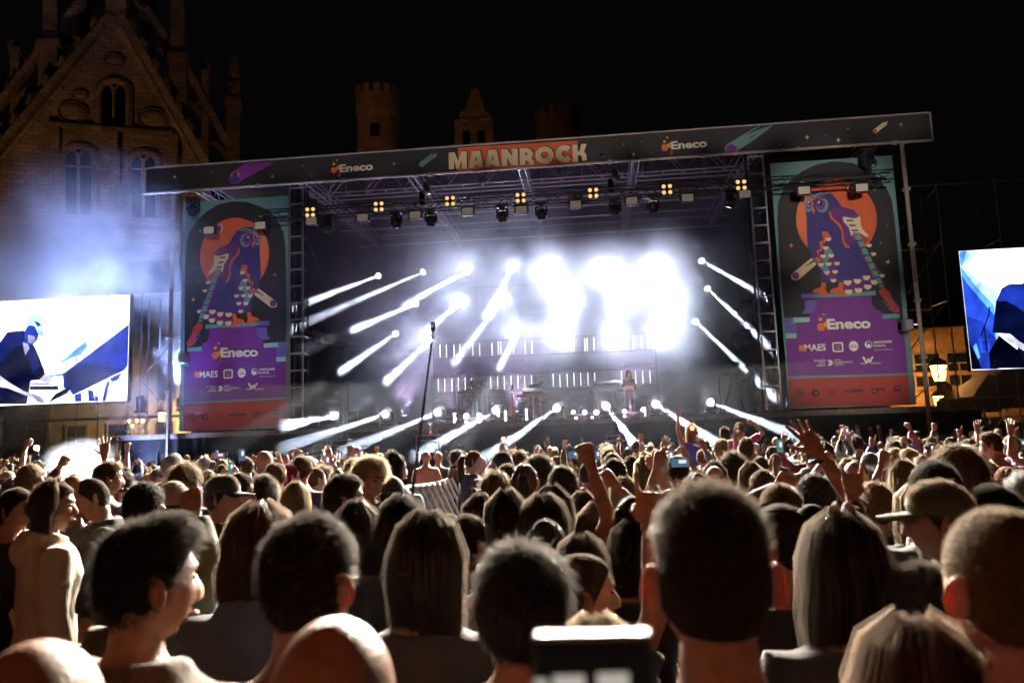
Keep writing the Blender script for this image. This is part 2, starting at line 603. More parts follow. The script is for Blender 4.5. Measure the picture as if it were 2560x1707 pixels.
# rear wall of beam lamps: (lamp, point its beam heads for at the stage front), photo positions
YB = 36.0
BEAM = [(950, 688, 735, 768), (1063, 678, 745, 815), (1170, 675, 1010, 765), (1283, 668, 1215, 790),
        (1043, 758, 880, 825), (1157, 752, 1060, 832), (1262, 745, 1135, 908),
        (992, 832, 850, 930), (1078, 848, 965, 955), (1297, 822, 1248, 920),
        (1750, 650, 1990, 785), (1765, 718, 1975, 915), (1735, 800, 1945, 1000)]
GLOW = [(1383, 680), (1512, 675), (1630, 665), (1425, 755), (1545, 752), (1660, 745), (1405, 838), (1535, 840), (1650, 832)]
rows = {0: 'top', 1: 'middle', 2: 'lowest'}
def rowof(v):
    return 'top' if v < 715 else ('middle' if v < 790 else 'lowest')
cnt = {}
E_BEAM = 290000.0
for (u, v, ue, ve) in BEAM:
    p = at(u, v, YB); q = at(ue, ve, 29.0)
    side = 'left' if u < 1350 else 'right'
    k = (rowof(v), side); cnt[k] = cnt.get(k, 0) + 1
    order = ['first', 'second', 'third', 'fourth'][cnt[k] - 1]
    lab = f'rear lamp throwing a white shaft left, {order} from left in the {k[0]} row' if side == 'left' else f'rear lamp throwing a shaft to the right, {k[0]} row'
    moving_head(p - np.array([0, 0, 0.44]), q - p, lab, s=1.0, lens=M_lens_on, group='beam lamps on the rear rig',
                light=dict(w=E_BEAM, a=R_(3.2), blend=1.0, r=0.05, c=(0.80, 0.87, 1.0)))
    if (u, v) in ((1283, 668), (1157, 752), (1078, 848), (1262, 745), (1297, 822), (1170, 675)):
        spot(LAST[0], (0, -0.22, 0.44), (0.05, -1, -0.2), 1500.0, R_(60), (0.74, 0.83, 1.0), 0.9, 0.12)
cnt = {}
tg = np.array([0.5, 4.0, 2.0])
for (u, v) in GLOW:
    p = at(u, v, YB)
    k = rowof(v); cnt[k] = cnt.get(k, 0) + 1
    lab = f'dazzling centre lamp facing the crowd, {["first", "second", "third"][cnt[k]-1]} in the {k} row'
    aim = (tg + np.array([(u - 1520) * 0.012, 0, (760 - v) * 0.004])) - p
    moving_head(p - np.array([0, 0, 0.44]), aim, lab, lens=M_lens_on, group='dazzling lamps facing the crowd',
                light=dict(w=5200.0, a=R_(36), blend=0.9, r=0.14, c=(0.80, 0.87, 1.0)))
# the rig that carries them
rg = thing('lamp_rig', 'black pipe frame carrying the rows of dazzling lamps', 'rig', (-2.2, 36.2, FZ))
allp = [at(u, v, YB) for (u, v, *_ ) in BEAM] + [at(u, v, YB) for u, v in GLOW]
for z in (np.mean([p[2] for p in allp if p[2] > 9.2]), np.mean([p[2] for p in allp if 8.2 < p[2] <= 9.2]), np.mean([p[2] for p in allp if p[2] <= 8.2])):
    mb = MB(); mb.tube([(-9.0, 0, z - 0.7 - FZ), (9.0, 0, z - 0.7 - FZ)], 0.03, 6); obj('pipe', mb, M_black, rg)
for x in (-8.8, -3, 3, 8.8):
    mb = MB(); mb.tube([(x, 0, 0), (x, 0, 7.0)], 0.035, 6); obj('post', mb, M_black, rg)
for p in allp:
    mb = MB(); mb.tube([(p[0] + 2.2, 0, p[2] - FZ - 0.75), (p[0] + 2.2, 0, p[2] - FZ + 0.3)], 0.02, 5); obj('bracket', mb, M_black, rg)

# lamps standing along the stage edge
FLO = [(838, 1041, 380, 1146), (968, 1036, 735, 1112), (1098, 1028, 880, 1118), (1243, 1024, 1060, 1128), (1395, 1019, 1205, 1150), (1513, 1014, 1605, 1135), (1637, 1010, 1790, 1110), (1772, 1005, 2010, 1098)]
for i, (u, v, ue, ve) in enumerate(FLO):
    p = at(u, v, 27.45)
    q = at(ue, ve, 21.0) if i else atd(205, 1168, 10.5)
    aim = q - p
    base = np.array([p[0], p[1], FZ + 0.002])
    nm = ['first', 'second', 'third', 'fourth', 'fifth', 'sixth', 'seventh', 'eighth'][i]
    moving_head(base, aim, f'silver moving lamp on the stage edge, {nm} from the left', s=0.98,
                lens=M_lens_floor, shell=M_silver, group='moving lamps along the stage edge', light=dict(w=(500000.0 if i == 0 else 1100000.0), a=R_(3.0), blend=0.3, r=0.05, c=(0.72, 0.82, 1.0)))
    spot(bpy.data.objects[-1] if False else LAST[0], (0, -0.3, 0.5), (0, -1, 0.02), 260.0, R_(110), (0.95, 0.93, 0.95), 0.9, 0.12)

# ================================================================== smoke in the air
def vol_box(name, x0, x1, y0, y1, z0, z1, m):
    mb = MB(); mb.box((0, 0, 0), (x1 - x0, y1 - y0, z1 - z0))
    o = obj(name, mb, m, loc=((x0 + x1) / 2, (y0 + y1) / 2, (z0 + z1) / 2))
    return structure(o, 'stuff')
vol_box('stage_smoke', -11.1, 6.8, 29.0, 38.2, FZ + 0.03, 12.0,
        smoke_mat('stage_smoke', (0.84, 0.85, 1.0), 0.105, 0.42, 0.40, 0.61, 0.45, 5.0, floor=0.28))
MATS['stage_smoke'].cycles.volume_step_rate = 0.35
vol_box('drifting_haze', -19.0, 13.0, 20.3, 27.5, 0.3, 3.7, smoke_mat('drifting_haze', (0.95, 0.97, 1.0), 0.0027, 0, aniso=0.75))
vol_box('stage_front_haze', -15.0, 11.0, 25.0, 27.5, 3.75, 8.2, smoke_mat('stage_front_haze', (0.95, 0.97, 1.0), 0.0022, 0, aniso=0.75))
# blue lit smoke rolling out past the left screen, and the bright puff over the crowd
vol_box('blue_smoke', -30.0, -8.5, 22.0, 37.0, 0.5, 14.5,
        smoke_mat('blue_smoke', (0.9, 0.93, 1.0), 0.42, 0.26, 0.45, 0.66, 0.2, 6.0, fade='ball', seed=3.3))
MATS['blue_smoke'].cycles.volume_step_rate = 0.5
pc_ = atd(205, 1166, 10.5)
vol_box('smoke_puff', pc_[0] - 0.55, pc_[0] + 0.55, pc_[1] - 0.55, pc_[1] + 0.55, pc_[2] - 0.4, pc_[2] + 0.42,
        smoke_mat('smoke_puff', (1.0, 1.0, 1.0), 0.7, 2.2, 0.36, 0.6, 0.2, 4.0, fade='ball', seed=1.1))
# ================================================================== printed banners
from mathutils.geometry import tessellate_polygon
def pm(name, c, rough=0.65):
    return mat('print_' + name, c, rough, var=0.10, scale=1.3, bump=1.0, bscale=1.4, stretch=(1.0, 1.0, 0.45))
C_black = pm('black', (0.014, 0.012, 0.014)); C_teal = pm('teal', (0.13, 0.26, 0.27)); C_cream = pm('cream', (0.72, 0.56, 0.36))
C_orange = pm('orange', (0.62, 0.10, 0.03)); C_red = pm('red', (0.40, 0.035, 0.025)); C_purple = pm('purple', (0.17, 0.025, 0.24))
C_violet = pm('violet', (0.12, 0.02, 0.17)); C_blue = pm('midnight_blue', (0.035, 0.025, 0.16)); C_lilac = pm('lilac', (0.14, 0.10, 0.38))
C_white = pm('white', (0.78, 0.70, 0.60)); C_mint = pm('mint', (0.30, 0.52, 0.48)); C_amber = pm('amber', (0.75, 0.33, 0.05)); C_ink = pm('ink', (0.03, 0.008, 0.02))
C_coral = pm('coral', (0.72, 0.16, 0.05)); C_brick = pm('brick_joint', (0.09, 0.012, 0.13))
def fill(name, loops, m, parent, origin):
    """flat printed shape: loops[0] outline, the rest holes, world points"""
    pts = [np.asarray(p, float) for lp in loops for p in lp]
    tris = tessellate_polygon([[Vector(p) for p in lp] for lp in loops])
    mb = MB()
    P = np.array(pts) - np.asarray(origin, float)
    fs = []
    for t in tris:
        a, b, c = (P[i] for i in t)
        if np.cross(b - a, c - a)[1] > 0:      # face the square
            t = (t[0], t[2], t[1])
        fs.append(t)
    mb.add(P, fs)
    return obj(name, mb, m, parent)
FONTC = {}
def glyphs(text, bold=0.0):
    """filled lettering -> (verts 2d, faces), left baseline at 0"""
    k = (text, bold)
    if k not in FONTC:
        cu = bpy.data.curves.new('lettering', 'FONT')
        cu.body = text; cu.size = 1.0; cu.offset = bold; cu.resolution_u = 3
        o = bpy.data.objects.new('lettering', cu); col.objects.link(o)
        bpy.context.view_layer.update()
        me = bpy.data.meshes.new_from_object(o.evaluated_get(bpy.context.evaluated_depsgraph_get()))
        v = np.array([tuple(q.co) for q in me.vertices]); f = [tuple(p.vertices) for p in me.polygons]
        bpy.data.objects.remove(o); bpy.data.meshes.remove(me)
        FONTC[k] = (v, f)
    return FONTC[k]
def letter(name, text, p0, p1, height, m, parent, origin, bold=0.02, word_ratio=None):
    """text stretched between world points p0 (left end) and p1 (right end) of its foot line"""
    v, f = glyphs(text, bold)
    x0, x1 = v[:, 0].min(), v[:, 0].max()
    z0, z1 = v[:, 1].min(), v[:, 1].max()
    p0 = np.asarray(p0, float); p1 = np.asarray(p1, float)
    s = (v[:, 0] - x0) / (x1 - x0)
    P = p0[None] + (p1 - p0)[None] * s[:, None] + np.array([0, 0, 1.0])[None] * ((v[:, 1] - z0) / (z1 - z0) * height)[:, None]
    mb = MB(); mb.add(P - np.asarray(origin, float), f)
    return obj(name, mb, m, parent)
def circ(c, r, n=20, ry=None):
    ry = r if ry is None else ry
    return [(c[0] + r * cos(a), c[1] + ry * sin(a)) for a in np.arange(n) * 2 * pi / n]
def star4(c, r, k=0.3):
    o = []
    for i in range(8):
        a = i * pi / 4 + pi / 2
        q = r if i % 2 == 0 else r * k
        o.append((c[0] + q * cos(a), c[1] + q * sin(a)))
    return o

# ---- header
HY = 26.94
hb = thing('header_banner', 'long black banner along the roof edge reading MAANROCK with sponsor names', 'banner', (-2.2, HY, 11.62))
HO = np.array([-2.2, HY, 11.62])
zb_, zt_ = 11.62, 12.548
XL_, XR_ = -16.29, 11.90
mb = MB(); mb.box(np.array([(XL_ + XR_) / 2, HY + 0.03, (zb_ + zt_) / 2]) - HO, (XR_ - XL_, 0.02, zt_ - zb_))
obj('cloth', mb, C_black, hb)
for nm, a, b, r in (('top_rail', (XL_, HY, zt_ + 0.02), (XR_, HY, zt_ + 0.02), 0.028), ('bottom_rail', (XL_, HY, zb_ - 0.03), (XR_, HY, zb_ - 0.03), 0.05),
                    ('end_rail', (XL_ - 0.03, HY, zb_ - 0.05), (XL_ - 0.03, HY, zt_ + 0.04), 0.05), ('end_rail', (XR_ + 0.03, HY, zb_ - 0.05), (XR_ + 0.03, HY, zt_ + 0.04), 0.03)):
    mb = MB(); mb.tube([np.array(a) - HO, np.array(b) - HO], r, 8); obj(nm, mb, M_pole, hb)
for x in np.linspace(XL_ + 1.2, XR_ - 1.2, 9):
    mb = MB(); mb.bbox(np.array([x, HY, zb_ - 0.03]) - HO, (0.16, 0.13, 0.15), 0.02); obj('rail_joint', mb, M_steel, hb)
c3 = lambda x, y: (700 + x / 2.735, 300 + y / 2.735)
c4 = lambda x, y: (1500 + x / 2.735, 260 + y / 2.735)
c2 = lambda x, y: (360 + x / 2.1186, 380 + y / 2.1186)
c1 = lambda x, y: (x / 2.703, y / 2.703)
cm_ = lambda x, y: (1110 + x / 6.189, 340 + y / 6.189)
def hp(pts, layer=1):
    o = []
    for u, v in pts:
        q = at(u, v, HY - 0.003 * layer + 0.018); q[2] = min(max(q[2], 11.625), 12.545); o.append(q)
    return o
def hprint(name, pts, m, layer=1, holes=()):
    return fill(name, [hp(pts, layer)] + [hp(h, layer) for h in holes], m, hb, HO)
hprint('red_panel', [cm_(212, 186), cm_(2075, 74), cm_(2085, 432), cm_(222, 556)], C_orange, 1)
LET = {'M': [[(72, 262), (165, 254), (218, 390), (268, 244), (352, 240), (357, 505), (277, 508), (272, 380), (232, 512), (190, 515), (155, 375), (158, 518), (76, 521)]],
       'A1': [[(432, 236), (557, 225), (613, 484), (535, 490), (526, 458), (474, 462), (464, 495), (386, 500)], [(497, 312), (484, 390), (516, 386)]],
       'A2': [[(690, 218), (812, 209), (871, 468), (790, 474), (780, 442), (728, 447), (718, 480), (640, 486)], [(750, 292), (738, 370), (768, 367)]],
       'N': [[(890, 208), (972, 203), (1058, 312), (1056, 200), (1140, 195), (1146, 455), (1062, 459), (978, 340), (980, 465), (898, 470)]],
       'R': [[(1172, 192), (1290, 188), (1350, 212), (1382, 262), (1378, 310), (1352, 345), (1392, 385), (1398, 440), (1318, 444), (1312, 398), (1290, 382), (1262, 384), (1262, 448), (1180, 453)], [(1258, 262), (1285, 260), (1298, 282), (1286, 300), (1258, 303)]],
       'O': [circ((1557, 300), 143, 32, 136), circ((1557, 296), 56, 24, 52)],
       'C': [[(1960, 165), (1910, 145), (1850, 140), (1785, 168), (1738, 225), (1725, 290), (1745, 350), (1795, 398), (1855, 412), (1915, 400), (1968, 368), (1925, 298), (1898, 320), (1862, 325), (1830, 302), (1820, 270), (1832, 240), (1862, 226), (1895, 236), (1915, 256)]],
       'K': [[(1985, 138), (2064, 132), (2070, 240), (2096, 240), (2122, 128), (2205, 122), (2168, 246), (2205, 290), (2212, 382), (2138, 388), (2130, 318), (2104, 300), (2072, 306), (2074, 396), (1992, 402)]]}
for nm, loops in LET.items():
    lp = [[cm_(*p) for p in l] for l in loops]
    sh = [[(u + 2.6, v - 1.6) for u, v in l] for l in lp]
    hprint('letter_shadow', sh[0], C_black, 2, sh[1:])
    hprint('letter', lp[0], C_cream, 3, lp[1:])
def orbs(f, pts, r):
    for k, (x, y, q) in enumerate(pts):
        hprint('logo_orb', circ(f(x, y), q / 2.735, 16), [C_coral, C_amber, C_amber, C_coral, C_red][k], 2 + k * 0.3)
orbs(c3, [(368, 345, 21), (400, 328, 15), (368, 302, 10), (387, 277, 7), (405, 378, 12)], 1)
orbs(c4, [(443, 300, 24), (473, 284, 16), (441, 258, 11), (460, 231, 8), (487, 335, 14)], 1)
letter('lettering', 'Eneco', *hp([c3(408, 360), c3(636, 343)], 3), 0.30, C_white, hb, HO, 0.035)
letter('lettering', 'Eneco', *hp([c4(487, 314), c4(733, 296)], 3), 0.30, C_white, hb, HO, 0.035)
def comet(f, head, r, tails, m, mcore, core=True):
    (hx, hy) = head
    a = math.atan2(tails[0][1] - hy, tails[0][0] - hx)
    px_, py_ = -sin(a), cos(a)
    n = len(tails)
    out = [(hx + r * cos(a + pi / 2 + k * pi / 10), hy + r * sin(a + pi / 2 + k * pi / 10)) for k in range(11)]
    w = 2 * r / n
    for k, (tx, ty) in enumerate(tails):
        o0 = -r + k * w; o1 = -r + (k + 1) * w - w * 0.25
        Ls = math.hypot(tx - hx, ty - hy)
        bx = 0.45 * Ls
        for (o_, d_) in ((o0, bx if k else Ls * 0.0), (o0, Ls - w * .3), ((o0 + o1) / 2, Ls), (o1, Ls - w * .3), (o1, bx)):
            out.append((hx + cos(a) * d_ + px_ * o_, hy + sin(a) * d_ + py_ * o_))
    hprint('printed_comet', [f(*p) for p in out], m, 1.5)
    if core:
        hprint('comet_core', circ(f(hx, hy), r * 0.8 / 2.735, 16), mcore, 2.3)
    return out
comet(c4, (898, 312), 46, [(1120, 150), (1225, 160), (1205, 215)], C_teal, C_purple)
comet(c4, (1882, 187), 15, [(1950, 135), (1980, 140), (1975, 160)], C_cream, C_red)
comet(c3, (968, 305), 18, [(1050, 245), (1085, 250), (1082, 268)], C_teal, C_teal)
hprint('printed_comet', [c1(*p) for p in [(1545, 1195), (1570, 1160), (1660, 1105), (1735, 1098), (1850, 1098), (1770, 1150), (1650, 1210), (1600, 1245), (1565, 1245), (1545, 1220)]], C_purple, 1.5)
hprint('comet_core', circ(c1(1580, 1205), 14, 16), C_blue, 2.2)
for e in ((1566, 1187, 2.2, 5), (1611, 1182, 3.2, 6.5)):
    hprint('comet_crater', [(c1(e[0], e[1])[0] + e[2] * cos(a), c1(e[0], e[1])[1] + e[3] * sin(a)) for a in np.arange(12) * pi / 6], C_orange, 2.8)
for f, x, y, r, m in ((c1, 1180, 1197, 5.5, C_cream), (c1, 1315, 1235, 5, C_red), (c1, 1428, 1167, 6, C_violet), (c2, 680, 130, 6.5, C_teal), (c2, 886, 127, 6.5, C_cream),
                      (c3, 155, 316, 2.5, C_cream), (c3, 215, 382, 6.5, C_cream), (c3, 780, 300, 7, C_teal), (c3, 2202, 238, 7, C_teal), (c3, 112, 0 + 440 - 60, 2, C_cream),
                      (c4, 15, 347, 7, C_teal), (c4, 230, 345, 7, C_cream), (c4, 162, 277, 3, C_cream), (c4, 285, 258, 3.5, C_teal), (c4, 1415, 228, 7, C_cream), (c4, 1545, 218, 7, C_violet),
                      (c4, 1630, 248, 7, C_cream), (c4, 1695, 170, 3, C_cream), (c4, 2058, 142, 7.5, C_teal), (c4, 1232, 282, 2.5, C_cream), (c4, 350, 335, 2, C_cream)):
    hprint('printed_star', star4(f(x, y), r), m, 1.4)

# ---- two tall side banners with the same print, mirrored
BY = 27.55
o_ = lambda x, y: (1930 + x / 4.125, 400 + y / 4.125)
w_ = lambda x, y: (1930 + x / 5.4056, 740 + y / 5.4056)
RX0, RX1, BZ0, BZ1 = 6.66, 10.80, 2.70, 11.36
LX0, LX1 = -15.12, -10.99
def banner(side, label):
    x0, x1 = (RX0, RX1) if side > 0 else (LX0, LX1)
    org = np.array([(x0 + x1) / 2, BY, BZ0])
    b = thing('side_banner', label, 'banner', org, group='tall owl banners')
    def wp(p, layer):
        q = at(p[0], p[1], BY); q = np.array(q)
        if side < 0:
            q[0] = LX1 - (q[0] - RX0) * (LX1 - LX0) / (RX1 - RX0)
        q[1] = BY - 0.003 * layer
        return q
    def tp(p, layer):
        q = np.array(at(p[0], p[1], BY))
        if side < 0:
            q[0] += LX0 - RX0 + 0.12
        q[1] = BY - 0.003 * layer
        return q
    def pr(name, loops, m, layer):
        return fill(name, [[wp(p, layer) for p in l] for l in loops], m, b, org)
    def lt(text, p0, p1, h, m=C_white, bold=0.02, layer=8):
        return letter('lettering', text, tp(p0, layer), tp(p1, layer), h, m, b, org, bold)
    mb = MB(); mb.box((0, 0.03, (BZ1 - BZ0) / 2), (x1 - x0, 0.04, BZ1 - BZ0)); obj('cloth', mb, C_teal, b)
    O = lambda pts: [o_(*p) for p in pts]
    Wp = lambda pts: [w_(*p) for p in pts]
    # dark night window
    arch = [(118, 1568), (75, 1000), (55, 600), (65, 440), (110, 320), (190, 210), (320, 110), (470, 45), (640, 16), (820, 30), (960, 90), (1080, 170), (1180, 290), (1235, 420), (1262, 600), (1300, 1000), (1345, 1568)]
    pr('night_window', [O(arch) + Wp([(1790, 520), (170, 300)])], C_black, 1)
    pr('moon', [O(circ((664, 615), 417, 40, 415))], C_orange, 2)
    pr('moon_shine', [O([(247, 600), (262, 480), (310, 385), (345, 400), (355, 600), (358, 860), (310, 790), (260, 690)])], C_coral, 2.5)
    # pedestal
    pr('pedestal', [Wp([(600, 20), (1340, 0), (1352, 110), (1400, 180), (1478, 205), (1488, 310), (1690, 310), (1705, 515), (1790, 520), (1835, 1050), (215, 1085), (185, 570), (330, 570), (325, 360), (510, 350), (512, 245), (575, 205), (605, 140)])], C_purple, 2)
    pr('pedestal_shade', [Wp([(445, 60), (600, 45), (605, 140), (575, 205), (510, 238), (400, 238), (440, 180)])], C_lilac, 3)
    for q, m in (([(398, 0), (560, 0), (558, 28), (400, 35)], C_lilac), ([(170, 292), (284, 290), (286, 358), (172, 362)], C_lilac), ([(176, 384), (325, 380), (327, 500), (180, 508)], C_lilac),
                 ([(284, 290), (508, 287), (510, 350), (286, 358)], C_mint), ([(180, 508), (330, 504), (332, 570), (185, 575)], C_mint), ([(1485, 245), (1722, 238), (1722, 300), (1488, 310)], C_teal), ([(1705, 455), (1782, 450), (1790, 515), (1708, 520)], C_teal)):
        pr('pedestal_block', [Wp(q)], m, 3.4)
    pr('pedestal_ledge', [O([(300, 1380), (425, 1376), (430, 1420), (305, 1428)])], C_lilac, 3)
    pr('pedestal_ledge', [O([(425, 1384), (1068, 1348), (1072, 1395), (428, 1422)])], C_teal, 3)
    for (x, y) in ((410, 485), (485, 545), (200, 905), (215, 965), (1640, 540)):
        pr('brick_joint', [Wp([(x, y), (x + 130, y - 5), (x + 132, y + 50), (x + 3, y + 57)]), Wp([(x + 4, y + 4), (x + 6, y + 53), (x + 128, y + 46), (x + 126, y - 1)])], C_brick, 3)
    # bottom band
    pr('teal_band', [Wp([(212, 1085), (1838, 1040), (1842, 1066), (216, 1118)])], C_teal, 3)
    pr('red_band', [Wp([(218, 1118), (1842, 1066), (1872, 1470), (245, 1500)])], C_red, 2)
    # owl
    pr('owl_tail', [O([(720, 1080), (1010, 1020), (1160, 1190), (1040, 1290), (960, 1330), (760, 1385), (700, 1250)])], C_violet, 4)
    pr('owl_body', [O([(345, 500), (352, 400), (420, 330), (530, 315), (600, 342), (660, 400), (720, 490), (860, 560), (900, 650), (890, 860), (960, 1000), (1040, 1170), (960, 1190), (850, 1230), (740, 1250), (660, 1260), (560, 1270), (500, 1240), (500, 1150), (420, 1010), (370, 900), (358, 760), (358, 620)])], C_blue, 5)
    pr('owl_shoulder', [O([(590, 530), (640, 490), (730, 488), (840, 520), (905, 590), (915, 700), (880, 800), (800, 880), (760, 890), (735, 830), (725, 730), (690, 660), (610, 600)])], C_violet, 6)
    pr('owl_scarf', [O([(585, 540), (602, 540), (625, 600), (700, 655), (735, 730), (742, 830), (770, 880), (805, 895), (790, 915), (750, 900), (722, 840), (715, 740), (680, 675), (600, 610)])], C_orange, 7)
    for (cx, cy_, r, m) in ((375, 468, 72, C_teal), (515, 468, 76, C_teal), (382, 462, 46, C_purple), (500, 462, 58, C_purple), (384, 455, 36, C_orange), (496, 452, 46, C_orange), (386, 452, 20, C_ink), (494, 452, 26, C_ink), (376, 440, 9, C_white), (482, 438, 12, C_white)):
        k = [72, 76, 46, 58, 36, 46, 20, 26, 9, 12].index(r)
        pr('owl_eye', [O(circ((cx, cy_), r * (0.72 if cx < 450 else 0.85), 18, r))], m, 6 + k * 0.25)
    pr('owl_brow', [O([(350, 385), (420, 420), (540, 360), (610, 340), (590, 320), (500, 372), (430, 400), (380, 375)])], C_orange, 8.6)
    pr('owl_crest', [O([(395, 345), (425, 370), (520, 320), (555, 320), (545, 335), (500, 352), (430, 392), (400, 372)])], C_teal, 8.8)
    pr('owl_beak', [O([(412, 520), (425, 488), (445, 525), (425, 568)])], C_orange, 8.6)
    for k, q in enumerate(([(510, 745), (570, 735), (605, 800), (560, 840), (520, 870), (530, 920), (480, 960), (470, 1010), (520, 1020), (480, 1080), (430, 1020), (470, 1000), (455, 935), (500, 920), (485, 845), (530, 830)],)):
        pr('owl_wing', [O(q)], C_orange, 7)
    pr('owl_wing', [O([(540, 920), (590, 900), (630, 960), (560, 1060), (590, 1140), (550, 1190), (490, 1100), (530, 1020)])], C_teal, 6.6)
    pr('owl_wing', [O([(610, 1000), (690, 1040), (660, 1100), (680, 1160), (640, 1250), (590, 1240), (540, 1180), (600, 1120)])], C_violet, 6.4)
    fe = [(580, 815), (552, 905), (525, 990), (503, 1078), (608, 985), (583, 1070), (565, 1160), (668, 1065), (648, 1150), (632, 1240), (778, 1260), (880, 1245), (972, 1210), (788, 1355), (890, 1340), (985, 1305), (1055, 1255), (1045, 968), (1132, 1192), (1000, 880)]
    for k, (x, y) in enumerate(fe):
        r = 30 if k < 10 else 40
        if k > 16:
            r = 28
        pts = [(x + r * cos(a), y - r * 0.15 + r * sin(a)) for a in np.linspace(-0.25, pi + 0.25, 10)]
        pr('owl_feather', [O(pts)], C_cream, 8)
    for fx in (410, 590):
        pr('owl_foot', [O([(fx, 1370), (fx + 20, 1335), (fx + 90, 1315), (fx + 100, 1262), (fx + 148, 1266), (fx + 140, 1340), (fx + 165, 1380), (fx + 140, 1430), (fx + 118, 1385), (fx + 60, 1378)])], C_orange, 8.2)
    # guitar
    pr('guitar_body', [O([(820, 800), (900, 760), (985, 800), (1000, 830), (960, 860), (880, 850)])], C_red, 8.3)
    pr('guitar_plate', [O([(722, 592), (760, 588), (840, 605), (905, 582), (915, 680), (935, 720), (985, 775), (992, 802), (960, 790), (900, 752), (838, 750), (828, 785), (812, 780), (790, 700), (735, 640)])], C_cream, 8.8)
    for (x, y) in ((800, 627), (825, 677), (850, 729)):
        pr('guitar_pickup', [O([(x - 32, y - 9), (x + 34, y - 7), (x + 36, y + 9), (x - 30, y + 8)])], C_blue, 9.2)
    pr('guitar_neck', [O([(838, 760), (895, 750), (1155, 1300), (1108, 1318)])], C_teal, 8.8)
    pr('neck_edge', [O([(862, 800), (872, 850), (1050, 1200), (1040, 1205), (930, 985)])], C_red, 8.7)
    for k in range(7):
        x = 868 + k * 38; y = 833 + k * 75
        pr('guitar_fret', [O([(x - 5, y), (x + 62, y - 10), (x + 63, y + 2), (x - 4, y + 13)])], C_ink, 9.1)
    pr('guitar_head', [O([(1098, 1345), (1150, 1310), (1215, 1370), (1240, 1440), (1310, 1520), (1312, 1565), (1270, 1580), (1230, 1560), (1170, 1450), (1110, 1390)])], C_red, 8.8)
    for (x, y) in ((1185, 1430), (1228, 1470), (1250, 1505), (1283, 1548)):
        pr('guitar_peg', [O(circ((x, y), 11, 10))], C_lilac, 9.2)
    for (x, y) in ((1152, 1462), (1180, 1500), (1205, 1532)):
        pr('guitar_peg', [O([(x - 12, y - 14), (x + 4, y - 12), (x + 18, y + 10), (x + 2, y + 14)])], C_lilac, 8.9)
    # sky bits
    pr('printed_comet', [O([(195, 1195), (215, 1165), (405, 1010), (430, 1030), (345, 1095), (345, 1100), (440, 1048), (460, 1075), (280, 1230), (240, 1243), (205, 1235)])], C_cream, 3)
    pr('comet_core', [O(circ((242, 1195), 38, 16))], C_purple, 3.6)
    pr('printed_planet', [O(circ((825, 295), 52, 18, 42))], C_cream, 3)
    pr('planet_shade', [O(circ((832, 295), 42, 18, 35))], C_purple, 3.6)
    for x, y, r, m in ((197, 883, 30, C_coral), (1058, 300, 30, C_teal), (1120, 855, 17, C_teal), (1197, 1052, 28, C_cream), (1192, 687, 18, C_red), (315, 228, 24, C_cream)):
        pr('printed_star', [O(star4((x, y), r))], m, 3)
    # sponsors
    W1 = lambda x, y: w_(x, y)
    for k, (x, y, r) in enumerate(((660, 420, 58), (730, 382, 38), (652, 315, 27), (693, 251, 17), (762, 502, 28))):
        c = tp(W1(x, y), 8 + k * 0.3); q = np.array(at(*W1(x + r, y), BY))[0] - np.array(at(*W1(x, y), BY))[0]
        fill('logo_orb', [[c + np.array([q * cos(a), 0, q * sin(a)]) for a in np.arange(18) * 2 * pi / 18]], [C_coral, C_amber, C_amber, C_amber, C_red][k], b, org)
    lt('Eneco', W1(745, 455), W1(1335, 438), 0.37, C_white, 0.04, 9)
    lt('MAES', W1(440, 746), W1(730, 738), 0.24, C_white, 0.02)
    def disc(x, y, r, m, layer, rx=None):
        c = tp(W1(x, y), layer); sc_ = 5.4056 * FPX / 27.4
        return fill('logo_disc', [[c + np.array([(rx or r) / sc_ * cos(a), 0, r / sc_ * sin(a)]) for a in np.arange(22) * 2 * pi / 22]], m, b, org)
    def rrect(x, y, w, h, m, layer, name='logo_panel'):
        c = tp(W1(x, y), layer); k = 1 / (5.4056 * FPX / 27.4); pts = []
        rr = min(w, h) * 0.3
        for (sx, sz, a0) in ((1, 1, 0), (-1, 1, pi / 2), (-1, -1, pi), (1, -1, 1.5 * pi)):
            for t in range(4):
                a = a0 + t * pi / 6
                pts.append(c + np.array([(sx * (w - rr) + rr * cos(a)) * k, 0, (sz * (h - rr) + rr * sin(a)) * k]))
        return fill(name, [pts], m, b, org)
    rrect(395, 705, 34, 40, C_coral, 8)
    rrect(887, 690, 70, 66, C_white, 8); rrect(887, 690, 50, 46, C_purple, 8.4)
    disc(868, 672, 7, C_white, 8.8); disc(905, 672, 5, C_white, 8.8, 10)
    c = tp(W1(887, 695), 8.8); k_ = 1 / (5.4056 * FPX / 27.4)
    fill('logo_smile', [[c + np.array([30 * cos(a) * k_, 0, 20 * sin(a) * k_]) for a in np.linspace(pi + .2, 2 * pi - .2, 9)] + [c + np.array([20 * cos(a) * k_, 0, (10 * sin(a) - 3) * k_]) for a in np.linspace(2 * pi - .2, pi + .2, 9)]], C_white, b, org)
    disc(1100, 676, 68, C_white, 8, 60)
    lt('studio', W1(1062, 676), W1(1140, 672), 0.05, C_purple, 0.01, 8.6); lt('brussel', W1(1054, 700), W1(1150, 696), 0.06, C_purple, 0.02, 8.6)
    disc(1300, 655, 48, C_white, 8); disc(1308, 650, 33, C_purple, 8.4); disc(1304, 665, 20, C_white, 8.8)
    lt('nationale', W1(1372, 642), W1(1620, 632), 0.115, C_white, 0.02); lt('loterij', W1(1372, 700), W1(1530, 694), 0.125, C_white, 0.02); lt('MEER DAN SPELEN', W1(1378, 738), W1(1632, 728), 0.04, C_white, 0.0)
